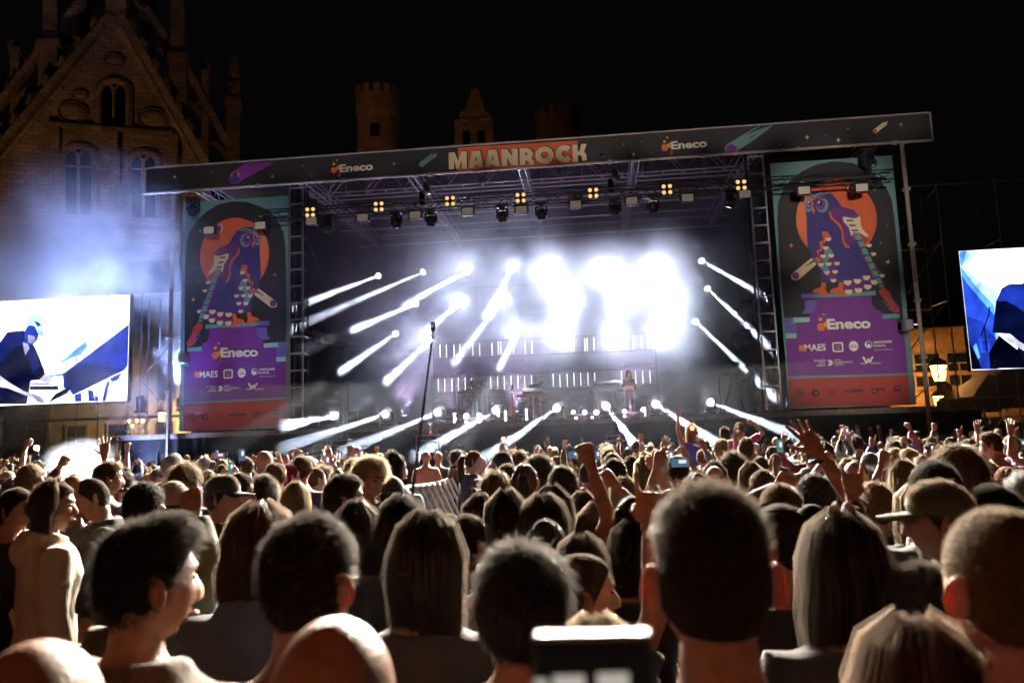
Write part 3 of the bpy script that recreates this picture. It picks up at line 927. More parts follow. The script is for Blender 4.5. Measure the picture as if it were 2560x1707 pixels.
    for t_, y, xa in (('DE BOUW', 884, 566), ('KIJKT', 918, 632), ('VERDER', 952, 594)):
        lt(t_, W1(xa, y), W1(720, y - 4), 0.062, C_white, 0.01)
    for dx in (0, 26):
        fill('logo_chevron', [[tp(W1(x + dx, y), 8 + dx * 0.01) for x, y in ((745, 865), (770, 862), (800, 898), (772, 940), (748, 942), (775, 902))]], C_white, b, org)
    for t_, y, xb in (('NOUS', 876, 925), ('CONSTRUISONS', 908, 1085), ('DEMAIN', 942, 966)):
        lt(t_, W1(840, y), W1(xb, y - 5), 0.06, C_white, 0.005)
    fill('logo_letter', [[tp(W1(x, y), 8) for x, y in ((1210, 822), (1245, 820), (1275, 880), (1290, 845), (1315, 842), (1325, 865), (1340, 818), (1372, 815), (1330, 905), (1308, 905), (1300, 880), (1285, 912), (1262, 912))]], C_white, b, org)
    lt('Wim', W1(1190, 925), W1(1275, 922), 0.06, C_white, 0.015); lt('erhuur', W1(1335, 920), W1(1472, 914), 0.06, C_white, 0.015)
    rrect(378, 1308, 48, 48, C_ink, 8); rrect(378, 1308, 40, 40, C_red, 8.4)
    for dy in (-18, 0, 18):
        rrect(380, 1308 + dy, 22, 4, C_ink, 8.8, 'logo_bar')
    disc(588, 1308, 50, C_ink, 8); disc(590, 1306, 26, C_red, 8.4); disc(800, 1300, 34, C_ink, 8); disc(800, 1300, 24, C_red, 8.4)
    lt('sodiwe', W1(985, 1305), W1(1230, 1297), 0.14, C_ink, 0.02)
    rrect(1385, 1280, 40, 36, C_ink, 8); rrect(1382, 1280, 24, 22, C_red, 8.4); lt('rtv', W1(1440, 1285), W1(1535, 1280), 0.13, C_ink, 0.015)
    rrect(1690, 1245, 42, 40, C_ink, 8); rrect(1690, 1238, 28, 16, C_red, 8.4)
    return b
banner(1, 'bright tall banner of an owl with guitar on a purple pedestal beside the lit lanterns')
banner(-1, 'smoke veiled tall banner of an owl with guitar beside the keyboard player screen')
# ================================================================== lamp bar across the stage front
TY = 26.55
a = at(657, 537, TY); b = at(2231, 441, TY); zt = (a[2] + b[2]) / 2 - 0.02
tr = thing('lighting_truss', 'long black lattice truss hung with lamps below the header', 'truss', (a[0], TY, zt))
ch, lc = box_truss((0, 0, 0), (b[0] - a[0], 0, 0), 0.34, 0.024, 0.42)
obj('chords', ch, M_darksteel, tr); o = obj('lacing', lc, M_darksteel, tr)
M_face = mat('led_panel_face', (0.35, 0.30, 0.25), 0.5, emit=(1.0, 0.84, 0.66), estr=0.10)
def pos_on_truss(u, v, dy=0.0):
    return at(u, v, TY + dy)
ORD = ['first', 'second', 'third', 'fourth', 'fifth', 'sixth', 'seventh', 'eighth', 'ninth', 'tenth', 'eleventh', 'twelfth', 'thirteenth']
bl = MB(); bl.bbox((0, 0, 0), (0.34, 0.12, 0.34), 0.03); bl.box((0, 0.08, 0), (0.2, 0.08, 0.2)); blm = bl.mesh('housing')
le = MB(); le.lathe([(0.004, 0.05), (0.05, 0.042), (0.068, 0.02), (0.07, 0.0)], 12, M=((1, 0, 0), (0, 0, -1), (0, 1, 0))); lem = le.mesh('lens', True)
for i, (u, v) in enumerate(((777, 532), (948, 518), (1126, 504), (1302, 496), (1483, 484), (1667, 475), (1852, 464))):
    p = pos_on_truss(u, v, -0.26)
    t = thing('blinder_lamp', f'four eyed warm blinder lamp on the truss, {ORD[i]} from the left', 'stage lamp', p, group='blinder lamps')
    put('housing', blm, M_black, t)
    for sx in (-1, 1):
        for sz in (-1, 1):
            put('lens', lem, M_lens_dim, t, loc=(sx * 0.105, -0.06, sz * 0.105))
    spot(t, (0, -0.2, 0), (0, -1.0, -0.70), 42000.0, R_(58), (1.0, 0.87, 0.70), 0.6, 0.16)
ph = MB(); ph.bbox((0, 0, 0), (0.44, 0.2, 0.36), 0.03); phm = ph.mesh('housing')
py_ = MB()
for sx in (-1, 1):
    py_.box((sx * 0.24, 0, 0.08), (0.02, 0.05, 0.38))
py_.box((0, 0, 0.27), (0.5, 0.05, 0.02)); py_.tube([(0, 0, 0.27), (0, 0, 0.42)], 0.018, 6); pym = py_.mesh('yoke')
pf = MB(); pf.box((0, 0, 0), (0.38, 0.01, 0.075)); pfm = pf.mesh('light_strip')
PAN = [(525, 583), (653, 571), (781, 560), (908, 552), (1039, 545), (1170, 536), (1304, 532), (1439, 519), (1579, 510), (1718, 502), (1861, 493), (2008, 484), (2152, 477)]
for i, (u, v) in enumerate(PAN):
    p = pos_on_truss(u, v - 8)
    t = thing('led_panel_lamp', f'boxy LED panel lamp with pale striped face hanging from the truss, {ORD[i]} from the left', 'stage lamp', p, group='LED panel lamps on the truss')
    put('housing', phm, M_black, t); put('yoke', pym, M_black, t)
    for k in range(3):
        put('light_strip', pfm, M_face, t, loc=(0, -0.105, -0.12 + 0.085 * k))
MOV = [(818, 561), (991, 550), (1077, 543), (1256, 532), (1353, 525), (1537, 516), (1632, 509), (1825, 498)]
for i, (u, v) in enumerate(MOV):
    p = pos_on_truss(u, v)
    aimd = np.array([0.12 * sin(i * 2.3) - (0.35 if i == 7 else 0), 0.25, -1.0])
    moving_head((p[0], p[1], zt - 0.17), aimd, f'black moving lamp glowing rosy downwards under the truss, {ORD[i]} from the left', hang=True, s=0.92, lens=M_lens_down,
                group='rosy moving lamps under the truss', light=dict(w=900.0, a=R_(16), c=(1.0, 0.78, 0.66), blend=0.6, r=0.1))
# two chain hoists
for (u, v, lab) in ((1066, 470, 'silver chain hoist with black chain bag above the truss, over the stage left half'), (1537, 438, 'silver chain hoist with black chain bag above the truss, under the header logo at right')):
    p = at(u, v, 26.75)
    t = thing('chain_hoist', lab, 'hoist', p, group='chain hoists')
    mb = MB(); mb.lathe([(0.05, 0.2), (0.1, 0.17), (0.13, 0.05), (0.13, -0.1), (0.16, -0.13), (0.16, -0.22), (0.1, -0.25)], 14); obj('motor', mb, M_silver, t, smooth=True)
    mb = MB(); mb.tube([(0, 0, 0.2), (0, 0, 11.62 - p[2])], 0.018, 5); obj('chain', mb, M_steel, t); mb = MB(); mb.tube([(0.02, 0, -0.25), (0.02, 0, zt + 0.1 - p[2])], 0.018, 5); obj('hook_chain', mb, M_steel, t)
    mb = MB(); mb.bbox((-0.16, 0, -0.38), (0.2, 0.2, 0.5), 0.05); obj('chain_bag', mb, M_cloth, t)
# lamp above each banner
for (u, v, lab) in ((482, 528, 'dark unlit lamp hung over the top corner of the dimmer owl banner'), (2172, 408, 'dark unlit lamp hung over the top corner of the brighter owl banner')):
    moving_head(at(u, v, 27.0) + np.array([0, 0, 0.5]), (0.3, -0.5, -0.6), lab, hang=True, s=1.05, group='lamps over the banners')

# ================================================================== light tubes behind the band
TUY = 33.4
UP_ = [1100, 1116, 1135, 1150, 1182, 1199, 1230, 1246, 1252, 1284, 1313, 1330, 1429, 1434, 1462, 1468, 1485, 1569, 1583, 1604, 1620]
LO_ = [1096, 1112, 1130, 1146, 1163, 1179, 1227, 1244, 1261, 1278, 1295, 1312, 1329, 1383, 1400, 1418, 1435, 1452, 1470, 1487, 1554, 1572, 1589, 1607, 1625]
tm = MB(); tm.tube([(0, 0, -0.27), (0, 0, 0.27)], 0.012, 8); tum = tm.mesh('light_tube', True)
for us, v0, v1, lab in ((UP_, 873, 858, 'upper row of slim upright white light tubes behind the band'), (LO_, 964, 940, 'lower row of slim upright white light tubes behind the band')):
    z = np.mean([at(us[0], v0, TUY)[2], at(us[-1], v1, TUY)[2]])
    xl = at(us[0], v0, TUY)[0]; xr = at(us[-1], v1, TUY)[0]
    t = thing('light_tube_frame', lab, 'light tubes', (xl, TUY, FZ), group='light tube frames')
    for dz in (-0.36, 0.36):
        mb = MB(); mb.tube([(-0.3, 0.06, z - FZ + dz), (xr - xl + 0.3, 0.06, z - FZ + dz)], 0.018, 6); obj('rail', mb, M_black, t)
    for x in (-0.3, xr - xl + 0.3):
        mb = MB(); mb.tube([(x, 0.06, 0), (x, 0.06, z - FZ + 0.36)], 0.02, 6); obj('stand', mb, M_black, t)
    for u in us:
        k = (u - us[0]) / (us[-1] - us[0])
        put('light_tube', tum, M_tube, t, loc=(at(u, v0 + (v1 - v0) * k, TUY)[0] - xl, 0, z - FZ + 0.02 * sin(u)))

# ================================================================== low strip lights and boxes on the stage edge
M_pink = emat('pinkish_white_lamp', (1.0, 0.72, 0.86), 26.0)
def strip(u, half, label, lit=(), group='low boxes along the stage edge'):
    p = at(u, 1060, 27.5); x = p[0]
    t = thing('floor_strip_box', label, 'strip light', (x, 27.5, FZ + 0.002), group=group)
    mb = MB(); mb.bbox((0, 0, 0.09), (half * 2, 0.22, 0.14), 0.02); obj('housing', mb, M_black, t)
    mb = MB(); mb.box((0, -0.115, 0.15), (half * 2 - 0.06, 0.012, 0.016)); obj('edge_strip', mb, M_alu, t)
    for dx, z, r in lit:
        mb = MB(); mb.ell((dx, -0.13, z), (r, 0.02, r), 12, 6); obj('lit_bulb', mb, M_pink, t, smooth=True)
    if lit:
        point(t, (0, -0.25, 0.35), 70.0, (1.0, 0.6, 0.9), 0.1)
    return t
strip(909, 0.55, 'long low black box between the two leftmost stage edge lamps')
strip(1032, 0.52, 'long low black box left of the lit pink strip before the drums')
strip(1178, 0.55, 'low strip light with glowing pink bulbs before the drum kit', ((-0.15, 0.03, 0.04), (0.32, 0.03, 0.04), (-0.15, 0.24, 0.09), (0.32, 0.24, 0.08), (-0.55, 0.16, 0.05)))
strip(1456, 0.55, 'low strip light with glowing pink bulbs between keyboards and singer', ((-0.2, 0.03, 0.04), (0.35, 0.03, 0.035), (-0.3, 0.24, 0.06), (0.1, 0.22, 0.07), (0.5, 0.2, 0.08)))
strip(1577, 0.5, 'low strip box in front of the singer with two pink bulbs', ((-0.2, 0.2, 0.06), (-0.2, 0.03, 0.035), (0.42, 0.24, 0.05)))
strip(1703, 0.6, 'long low black box between the two rightmost stage edge lamps')
M_pinktube = emat('pink_tube', (1.0, 0.8, 0.92), 9.0)
for u, v, h, lab in ((1136, 1046, 0.35, 'short glowing pink tube left of the drum riser'), (1264, 1042, 0.36, 'short glowing pink tube by the guitar stand'), (1246, 1035, 0.3, 'small glowing pink tube behind the fourth edge lamp'), (1316, 1035, 0.4, 'short glowing tube under the keyboard'), (1611, 1022, 0.3, 'short glowing tube right of the singer')):
    p = at(u, v, 28.3)
    t = thing('standing_tube_lamp', lab, 'tube lamp', (p[0], 28.3, FZ + 0.002), group='short glowing tubes on the stage floor')
    mb = MB(); mb.tube([(0, 0, 0.05), (0, 0, h + 0.05)], 0.035, 8); obj('tube', mb, M_pinktube, t, smooth=True)
    mb = MB(); mb.bbox((0, 0, 0.025), (0.14, 0.14, 0.05), 0.01); obj('foot', mb, M_black, t)
# white drum riser
t = thing('drum_riser', 'low riser platform under the drum kit', 'riser', (-4.6, 31.2, FZ + 0.002))
mb = MB(); mb.bbox((0, 0, 0.24), (4.2, 2.6, 0.08), 0.01); obj('top', mb, M_deck, t)
for sx in (-1, 0, 1):
    for sy in (-1, 1):
        mb = MB(); mb.box((sx * 1.95, sy * 1.2, 0.1), (0.08, 0.08, 0.2)); obj('leg', mb, M_alu, t)

# ================================================================== band equipment
M_wood = mat('varnished_wood', (0.35, 0.14, 0.05), 0.3, var=0.3, scale=5)
M_brass = mat('cymbal_brass', (0.5, 0.4, 0.2), 0.3, 0.9)
M_chrome = mat('chrome', (0.6, 0.6, 0.62), 0.2, 1.0)
M_drum = mat('dark_drum_shell', (0.03, 0.025, 0.03), 0.3)
M_skin_drum = mat('drum_head', (0.08, 0.07, 0.08), 0.4)
M_redkey = mat('red_keyboard', (0.22, 0.008, 0.012), 0.3)
M_glow_blue = emat('small_indicator', (0.3, 0.5, 1.0), 3.0)
dk = thing('drum_kit', 'drum kit with cymbals on stands on the riser', 'drum kit', (-4.6, 30.6, FZ + 0.29))
def K(u, v, Y=30.6):
    return at(u, v, Y) - np.array([-4.6, 30.6, FZ + 0.29])
def cyl(mb, c, r, h, axis='z', n=18):
    M = {'z': None, 'y': ((1, 0, 0), (0, 0, -1), (0, 1, 0)), 'x': ((0, 0, 1), (0, 1, 0), (-1, 0, 0))}[axis]
    mb.lathe([(r * .98, -h / 2), (r, -h / 2 + .01), (r, h / 2 - .01), (r * .98, h / 2)], n, c, M)
    return mb
p = K(1169, 1008); obj('bass_drum', cyl(MB(), p + np.array([0, 0.2, 0]), 0.17, 0.4, 'y'), M_drum, dk, smooth=False)
obj('bass_drum_head', cyl(MB(), p - np.array([0, 0.02, 0]), 0.16, 0.012, 'y'), M_skin_drum, dk)
mb = MB(); mb.tube([p + np.array([0.17 * cos(q), -0.03, 0.17 * sin(q)]) for q in np.linspace(0, 2 * pi, 20)], 0.014, 5); obj('drum_hoop', mb, M_chrome, dk)
p = K(1195, 978); obj('snare_drum', cyl(MB(), p, 0.2, 0.16), M_skin_drum, dk)
for (u, v) in ((1160, 978), (1172, 974), (1152, 983)):
    p = K(u, v); obj('drum_pad', cyl(MB(), p, 0.13, 0.08), M_drum, dk)
for (u, v, r, tilt) in ((1134, 951, 0.2, 0.35), (1158, 951.5, 0.24, 0.02), (1132, 968, 0.12, 0.05), (1214, 943.5, 0.22, -0.12), (1216, 960, 0.16, 0.02)):
    p = K(u, v)
    mb = MB(); mb.lathe([(0.01, 0.035), (0.05, 0.02), (r * .6, 0.008), (r, -0.005), (r, -0.012), (0.01, -0.008)], 20); c = obj('cymbal', mb, M_brass, dk, smooth=True, loc=p, rot=(0.1, -tilt, 0))
    mb = MB(); base = np.array([p[0] + 0.1 * tilt, p[1] + 0.1, 0.02]); mb.tube([p, (base + p) / 2 + np.array([0.05, 0, 0]), base + np.array([0, 0, 0.35])], 0.013, 5)
    for q in range(3):
        mb.tube([base + np.array([0, 0, 0.35]), base + np.array([0.22 * cos(q * 2.1), 0.22 * sin(q * 2.1), 0])], 0.011, 5)
    obj('cymbal_stand', mb, M_chrome, dk)
mb = MB()
for (u0, v0, u1, v1) in ((1162, 992, 1250, 992), (1146, 990, 1148, 1040), (1160, 985, 1160, 1042), (1200, 992, 1200, 1040), (1214, 945, 1214, 1040), (1248, 990, 1248, 1040), (1222, 995, 1246, 995)):
    mb.tube([K(u0, v0), K(u1, v1)], 0.018, 5)
obj('rack', mb, M_chrome, dk)
sp = thing('floor_speaker', 'dark speaker cabinet right of the drummer', 'speaker', (at(1240, 985, 31.2)[0], 31.2, FZ + 0.285))
mb = MB(); mb.bbox((0, 0, 0.55), (0.62, 0.5, 1.1), 0.03); obj('cabinet', mb, M_black, sp)
mb = MB(); mb.lathe([(0.2, 0.0), (0.19, 0.02), (0.05, -0.03), (0.02, 0)], 16, (0, -0.26, 0.4), ((1, 0, 0), (0, 0, 1), (0, -1, 0))); obj('cone', mb, M_darksteel, sp)
mb = MB(); mb.tube([(-0.1, 0, 1.1), (-0.08, 0, 1.2), (0.08, 0, 1.2), (0.1, 0, 1.1)], 0.015, 5); obj('handle', mb, M_chrome, sp)
def mic_stand(u, Y, z_top, label, boom=0.0, zb=FZ + 0.002):
    x = at(u, 1040, Y)[0]
    t = thing('microphone_stand', label, 'mic stand', (x, Y, zb), group='microphone stands')
    h = z_top - zb
    mb = MB(); mb.tube([(0, 0, 0.02), (0, 0, h)], 0.016, 6); obj('post', mb, M_black, t)
    mb = MB(); mb.lathe([(0.16, 0), (0.16, 0.02), (0.03, 0.045)], 14); obj('foot', mb, M_black, t)
    mb = MB(); mb.tube([(0, 0, h), (-0.09 + boom, -0.05, h + 0.02 + abs(boom) * .4)], 0.02, 6); mb.ell((-0.12 + boom * 1.2, -0.07, h + 0.02 + abs(boom) * .45), (0.045, 0.035, 0.035), 8, 6); obj('microphone', mb, M_black, t)
    return t
mic_stand(870, 27.7, at(870, 962, 27.7)[2], 'bare microphone stand alone on the left part of the stage')
mic_stand(1803, 28.2, at(1803, 940, 28.2)[2], 'bare microphone stand beside the television camera tripod')
mic_stand(1254, 31.6, at(1254, 940, 31.6)[2], 'microphone stand with boom between drummer and keyboards', 0.12, FZ + 0.285)
# keyboards
KY = 29.3
kb = thing('keyboard_station', 'red keyboard and mixing desk on a chrome stand', 'keyboard', (at(1345, 1040, KY)[0], KY, FZ + 0.002))
def Q(u, v, Y=KY):
    return at(u, v, Y) - np.array([at(1345, 1040, KY)[0], KY, FZ + 0.002])
a_, b_ = Q(1292, 990), Q(1381, 987)
mb = MB(); mb.bbox((a_ + b_) / 2, (b_[0] - a_[0], 0.3, 0.09), 0.02); obj('red_keyboard', mb, M_redkey, kb)
for k in range(26):
    mb = MB(); mb.box((a_[0] + 0.06 + k * (b_[0] - a_[0] - .12) / 25, 0.1, (a_[2] + b_[2]) / 2 + 0.05), (0.035, 0.15, 0.02)); obj('key', mb, C_white if k % 3 else M_black, kb)
a_, b_ = Q(1307, 978), Q(1358, 976)
mb = MB(); mb.box((a_ + b_) / 2, (b_[0] - a_[0], 0.4, 0.12), Matrix.Rotation(0.35, 3, 'X')); obj('mixing_desk', mb, M_black, kb)
mb = MB(); mb.box((a_ + b_) / 2 + np.array([0, -0.21, 0.03]), (b_[0] - a_[0], 0.012, 0.012)); obj('desk_edge', mb, M_chrome, kb)
for s_ in (1, -1):
    mb = MB()
    for (u0, v0, u1, v1) in ((1316, 1000, 1318, 1054), (1352, 1000, 1352, 1054), (1312, 1015, 1356, 1014), (1318, 1046, 1352, 1046), (1334, 985, 1334, 1045), (1296, 1008, 1316, 1008), (1352, 1006, 1366, 1004)):
        mb.tube([Q(u0, v0) + np.array([0, 0.12 * s_, 0]), Q(u1, v1) + np.array([0, 0.12 * s_, 0])], 0.02, 6)
    obj('stand_frame', mb, M_chrome, kb)
gt = thing('guitar', 'brown electric guitar on a floor stand left of the keyboards', 'guitar', (at(1282, 1050, 29.0)[0], 29.0, FZ + 0.002))
mb = MB(); mb.prism([(0.13 * cos(q) * (1 - 0.25 * sin(q) ** 2), 0, 0.42 + 0.24 * sin(q)) for q in np.linspace(0, 2 * pi, 22)[:-1]], (0, 0.05, 0)); obj('body', mb, M_wood, gt)
mb = MB(); mb.box((0, 0.02, 0.95), (0.05, 0.03, 0.6)); obj('neck', mb, M_wood, gt)
mb = MB(); mb.box((0.02, 0.02, 1.31), (0.08, 0.025, 0.16)); obj('headstock', mb, M_black, gt)
mb = MB(); mb.tube([(-0.15, 0.15, 0), (0, 0.06, 0.9), (0.15, 0.15, 0)], 0.012, 5); mb.tube([(0, -0.15, 0), (0, 0.06, 0.6)], 0.012, 5); obj('stand', mb, M_black, gt)
rk = thing('synth_table', 'synthesizer stand in the pink smoke left of the singer', 'synthesizer', (at(1520, 1040, 30.5)[0], 30.5, FZ + 0.002))
mb = MB(); mb.box((0, 0, 1.42), (1.0, 0.4, 0.1), Matrix.Rotation(0.3, 3, 'X')); obj('upper_keyboard', mb, M_black, rk)
mb = MB(); mb.box((0, 0, 1.1), (1.25, 0.35, 0.09)); obj('lower_keyboard', mb, M_darksteel, rk)
mb = MB()
for sx in (-1, 1):
    mb.tube([(sx * 0.45, -0.15, 0), (sx * 0.45, 0, 1.4)], 0.02, 6); mb.tube([(sx * 0.45, 0.3, 0), (sx * 0.3, 0, 1.1)], 0.02, 6)
obj('stand_frame', mb, M_chrome, rk)
# left hand road cases and amplifiers
def case(u, v, Y, w, d, h, label, zb=FZ + 0.002, lidm=None):
    x = at(u, v, Y)[0]
    t = thing('flight_case', label, 'flight case', (x, Y, zb), group='flight cases and amplifiers')
    mb = MB(); mb.bbox((0, 0, h / 2), (w, d, h), 0.02); obj('body', mb, M_black, t)
    for sx in (-1, 1):
        mb = MB(); mb.box((sx * w / 2, -d / 2, h / 2), (0.03, 0.03, h + .01)); obj('corner_rail', mb, M_alu, t)
    for zz in (0.02, h - 0.01, h * 0.62):
        mb = MB(); mb.box((0, -d / 2 - 0.003, zz), (w - .03, 0.02, 0.022)); obj('edge_rail', mb, M_alu, t)
    mb = MB(); mb.box((0, -d / 2 - 0.012, h * 0.4), (0.09, 0.02, 0.06)); obj('latch', mb, M_chrome, t)
    return t
case(826, 1040, 30.0, 0.75, 0.6, 0.72, 'amplifier case at the left stage side with a mixer on top')
case(886, 1040, 30.2, 0.42, 0.5, 0.7, 'slim amplifier case right of the bare microphone stand')
case(852, 1030, 30.6, 0.4, 0.5, 0.85, 'tall amplifier case behind the bare microphone stand')
case(1100, 1030, 29.5, 0.4, 0.3, 0.25, 'small dark case on the stage left of the pink tube')
# gear on the ground before the stage
for u, v, zz, lab in ((848, 1100, 1.75, 'black monitor box on a silver shelf before the stage skirt, nearer the left'), (1070, 1088, 1.8, 'black monitor box with red light on a silver shelf under the drums'), (1545, 1088, 1.85, 'silver shelf rack before the stage skirt under the singer')):
    x = at(u, v, 25.6)[0]; z = at(u, v, 25.6)[2]
    t = thing('monitor_shelf', lab, 'shelf', (x, 25.6, 0), group='shelves before the stage')
    for k, dz in enumerate((0.0, -0.17)):
        mb = MB(); mb.bbox((0, 0, z + dz), (0.75, 0.5, 0.04), 0.01); obj('shelf', mb, M_alu, t)
    for sx in (-1, 1):
        for sy in (-1, 1):
            mb = MB(); mb.tube([(sx * 0.35, sy * 0.22, 0), (sx * 0.35, sy * 0.22, z)], 0.02, 5); obj('leg', mb, M_alu, t)
    if u < 1500:
        mb = MB(); mb.bbox((-0.1, 0, z + 0.2), (0.38, 0.3, 0.34), 0.02); obj('monitor', mb, M_black, t)
        mb = MB(); mb.box((0.22, 0, z + 0.11), (0.16, 0.2, 0.16)); obj('amplifier', mb, M_darksteel, t)
        if u > 1000:
            mb = MB(); mb.ell((0.12, -0.16, z + 0.1), (0.03, 0.01, 0.02), 8, 5); obj('indicator', mb, emat('red_indicator', (1, 0.05, 0.03), 8), t)
# side lamp bars
t = thing('side_lamp_bar', 'short slanting lattice bar with three dark lamps at the left stage side', 'lamp bar', at(776, 838, 29.0))
o0 = at(776, 838, 29.0); e0 = at(886, 868, 34.5) - o0
ch, lc = box_truss((0, 0, 0), e0, 0.28, 0.022, 0.5); obj('chords', ch, M_alu, t); obj('lacing', lc, M_darksteel, t)
mb = MB(); mb.tube([(0, 0, 0), (0, 0, FZ - o0[2])], 0.025, 6); obj('post', mb, M_darksteel, t)
for k, (u, v) in enumerate(((793, 862), (823, 874), (849, 880))):
    moving_head(at(u, v - 14, 29.3 + k * 1.3), (0.5, -0.7, -0.4), f'dark lamp under the left side bar, {ORD[k]} from its post', hang=True, s=0.85, group='dark lamps of the side bars')
t = thing('side_lamp_bar', 'short slanting lattice bar with cables and two lamps above the cameraman', 'lamp bar', at(1868, 783, 28.6))
o0 = at(1868, 783, 28.6); e0 = at(1818, 822, 33.0) - o0
ch, lc = box_truss((0, 0, 0), e0, 0.3, 0.022, 0.5); obj('chords', ch, M_alu, t); obj('lacing', lc, M_alu, t)
mb = MB(); mb.tube([(0, 0, 0.1), (0, 0, 11.7 - o0[2])], 0.012, 5); obj('steel_wire', mb, M_steel, t)
mb = MB(); mb.bbox((0, 0, 0.42), (0.38, 0.16, 0.14), 0.04); obj('control_box', mb, M_black, t)
mb = MB()
for k in range(9):
    q = rng.normal(0, 0.12, (6, 3)) + np.array([0.15 + k * 0.02, 0, -0.1 - 0.05 * k]); mb.tube(list(q), 0.012, 4)
mb.tube([(0.2, 0, -0.2), (0.45, 0, -1.2), (0.62, 0.1, -2.4), (0.75, 0.1, -3.0)], 0.018, 5)
obj('cable', mb, M_black, t)
for k, (u, v) in enumerate(((1862, 838), (1843, 846))):
    moving_head(at(u, v - 14, 28.7 + k), (-0.4, -0.8, -0.3), f'lamp under the cable tangled bar above the cameraman, {ORD[k]} from the tower', hang=True, s=0.9, group='dark lamps of the side bars')
for k, (u0, v0, u1, v1) in enumerate(((762, 585, 868, 830), (1880, 600, 1868, 760))):
    mb = MB(); A = at(u0, v0, 27.8); Bq = at(u1, v1, 28.2 + k * .4); mb.tube([(0, 0, 0), A - Bq], 0.008, 4)
    tag(obj('guy_wire', mb, M_steel, loc=Bq), ['thin slanting wire hanging beside the left lattice tower', 'thin wire holding the cable tangled lamp bar'][k], 'wire', 'stage wires')
# television camera
TYc = 28.3
cx = at(1838, 1030, TYc)[0]
tv = thing('television_camera', 'broadcast camera on a tripod at the right stage side', 'camera', (cx, TYc, FZ + 0.002))
zc = at(1838, 930, TYc)[2] - FZ
mb = MB(); mb.bbox((0.0, 0, zc), (0.5, 0.2, 0.2), 0.03); obj('body', mb, M_black, tv)
mb = MB(); mb.lathe([(0.07, 0), (0.075, 0.14), (0.095, 0.18), (0.1, 0.3), (0.085, 0.3)], 14, (-0.24, 0, zc - 0.01), ((0, 0, -1), (0, 1, 0), (1, 0, 0))); obj('lens', mb, M_black, tv)
mb = MB(); mb.bbox((0.12, 0.0, zc + 0.28), (0.24, 0.16, 0.16), 0.02); mb.tube([(0.1, 0, zc + 0.1), (0.1, 0, zc + 0.22)], 0.02, 5); obj('viewfinder', mb, M_black, tv)
mb = MB(); mb.tube([(0.1, 0, zc - 0.2), (0.45, -0.05, zc - 0.45), (0.52, -0.05, zc - 0.5)], 0.016, 6); obj('pan_handle', mb, M_black, tv)
mb = MB(); mb.bbox((0, 0, zc - 0.17), (0.18, 0.18, 0.14), 0.03); obj('tripod_head', mb, M_black, tv)
for q in (2.6, 0.5, -1.2):
    mb = MB()
    for s_ in (-0.04, 0.04):
        mb.tube([(s_ * sin(q), s_ * cos(q), zc - 0.22), (0.45 * cos(q) + s_ * sin(q), 0.45 * sin(q), 0.01)], 0.014, 5)
    obj('tripod_leg', mb, M_darksteel, tv)
t = thing('floor_drum', 'standing drum with hardware beside the cameraman', 'drum', (at(1905, 1030, 28.4)[0], 28.4, FZ + 0.002))
obj('shell', cyl(MB(), (0, 0, 0.62), 0.17, 0.36), M_silver, t); obj('drum_top', cyl(MB(), (0, 0, 0.81), 0.175, 0.03), M_black, t)
mb = MB()
for q in range(5):
    mb.tube([(0.14 * cos(q * 1.26), 0.14 * sin(q * 1.26), 0.7), (0.28 * cos(q * 1.26), 0.28 * sin(q * 1.26), 0)], 0.015, 5)
obj('leg', mb, M_chrome, t)
for k in range(5):
    x = at(1925 + k * 3, 1030, 28.5)[0]
t = thing('cable_heap', 'heap of black cables at the foot of the left lattice tower', 'cables', (at(760, 1068, 27.5)[0], 27.5, FZ + 0.005))
mb = MB()
for k in range(14):
    q = np.column_stack([rng.normal(0, 0.35, 9), rng.normal(0, 0.15, 9), np.abs(rng.normal(0.04, 0.04, 9))]); mb.tube(list(q), 0.014, 4)
obj('cables', mb, M_black, t)

# unseen violet uplights added to keep the smoke behind the band purple
for k, (x, lab) in enumerate(((-8.0, 'violet uplight on the floor behind the bare microphone stand'), (-3.2, 'violet uplight on the floor behind the drum riser'), (1.6, 'violet uplight on the floor behind the singer'), (-5.8, 'violet uplight on the floor left of the drum riser'))):
    moving_head((x, 33.0, FZ + 0.002), (0.1 - 0.05 * k, -0.25, 1.0), lab, s=0.9, lens=emat('violet_lens', (0.75, 0.5, 1.0), 6.0), group='violet uplights', light=dict(w=1500.0, a=R_(95), blend=0.9, c=(0.86, 0.62, 1.0), r=0.12))
# ================================================================== LED screens
def screen_mat(name, loz, hiz, c0, c1, strength):
    """picture background of a lit screen, a level gradient"""
    return emat(name, c1, strength)
def smat(name, color, strength):
    """lit picture area with the soft uneven tone of video"""
    m = emat(name, color, strength); nt = m.node_tree
    em = [n for n in nt.nodes if n.type == 'EMISSION'][0]
    tc = nt.nodes.new('ShaderNodeTexCoord'); n = nt.nodes.new('ShaderNodeTexNoise'); n.inputs['Scale'].default_value = 1.6; n.inputs['Detail'].default_value = 5.0
    nt.links.new(tc.outputs['Object'], n.inputs['Vector'])
    w = nt.nodes.new('ShaderNodeTexWave'); w.bands_direction = 'Z'; w.inputs['Scale'].default_value = 14.0; nt.links.new(tc.outputs['Object'], w.inputs['Vector'])
    r = nt.nodes.new('ShaderNodeMapRange'); r.inputs[1].default_value = 0.3; r.inputs[2].default_value = 0.7; r.inputs[3].default_value = 0.45 * strength; r.inputs[4].default_value = 1.6 * strength
    nt.links.new(n.outputs[0], r.inputs[0])
    mu = nt.nodes.new('ShaderNodeMath'); mu.operation = 'MULTIPLY_ADD'; mu.inputs[1].default_value = 0.12 * strength; nt.links.new(w.outputs['Fac'], mu.inputs[0]); nt.links.new(r.outputs[0], mu.inputs[2])
    nt.links.new(mu.outputs[0], em.inputs[1])
    return m
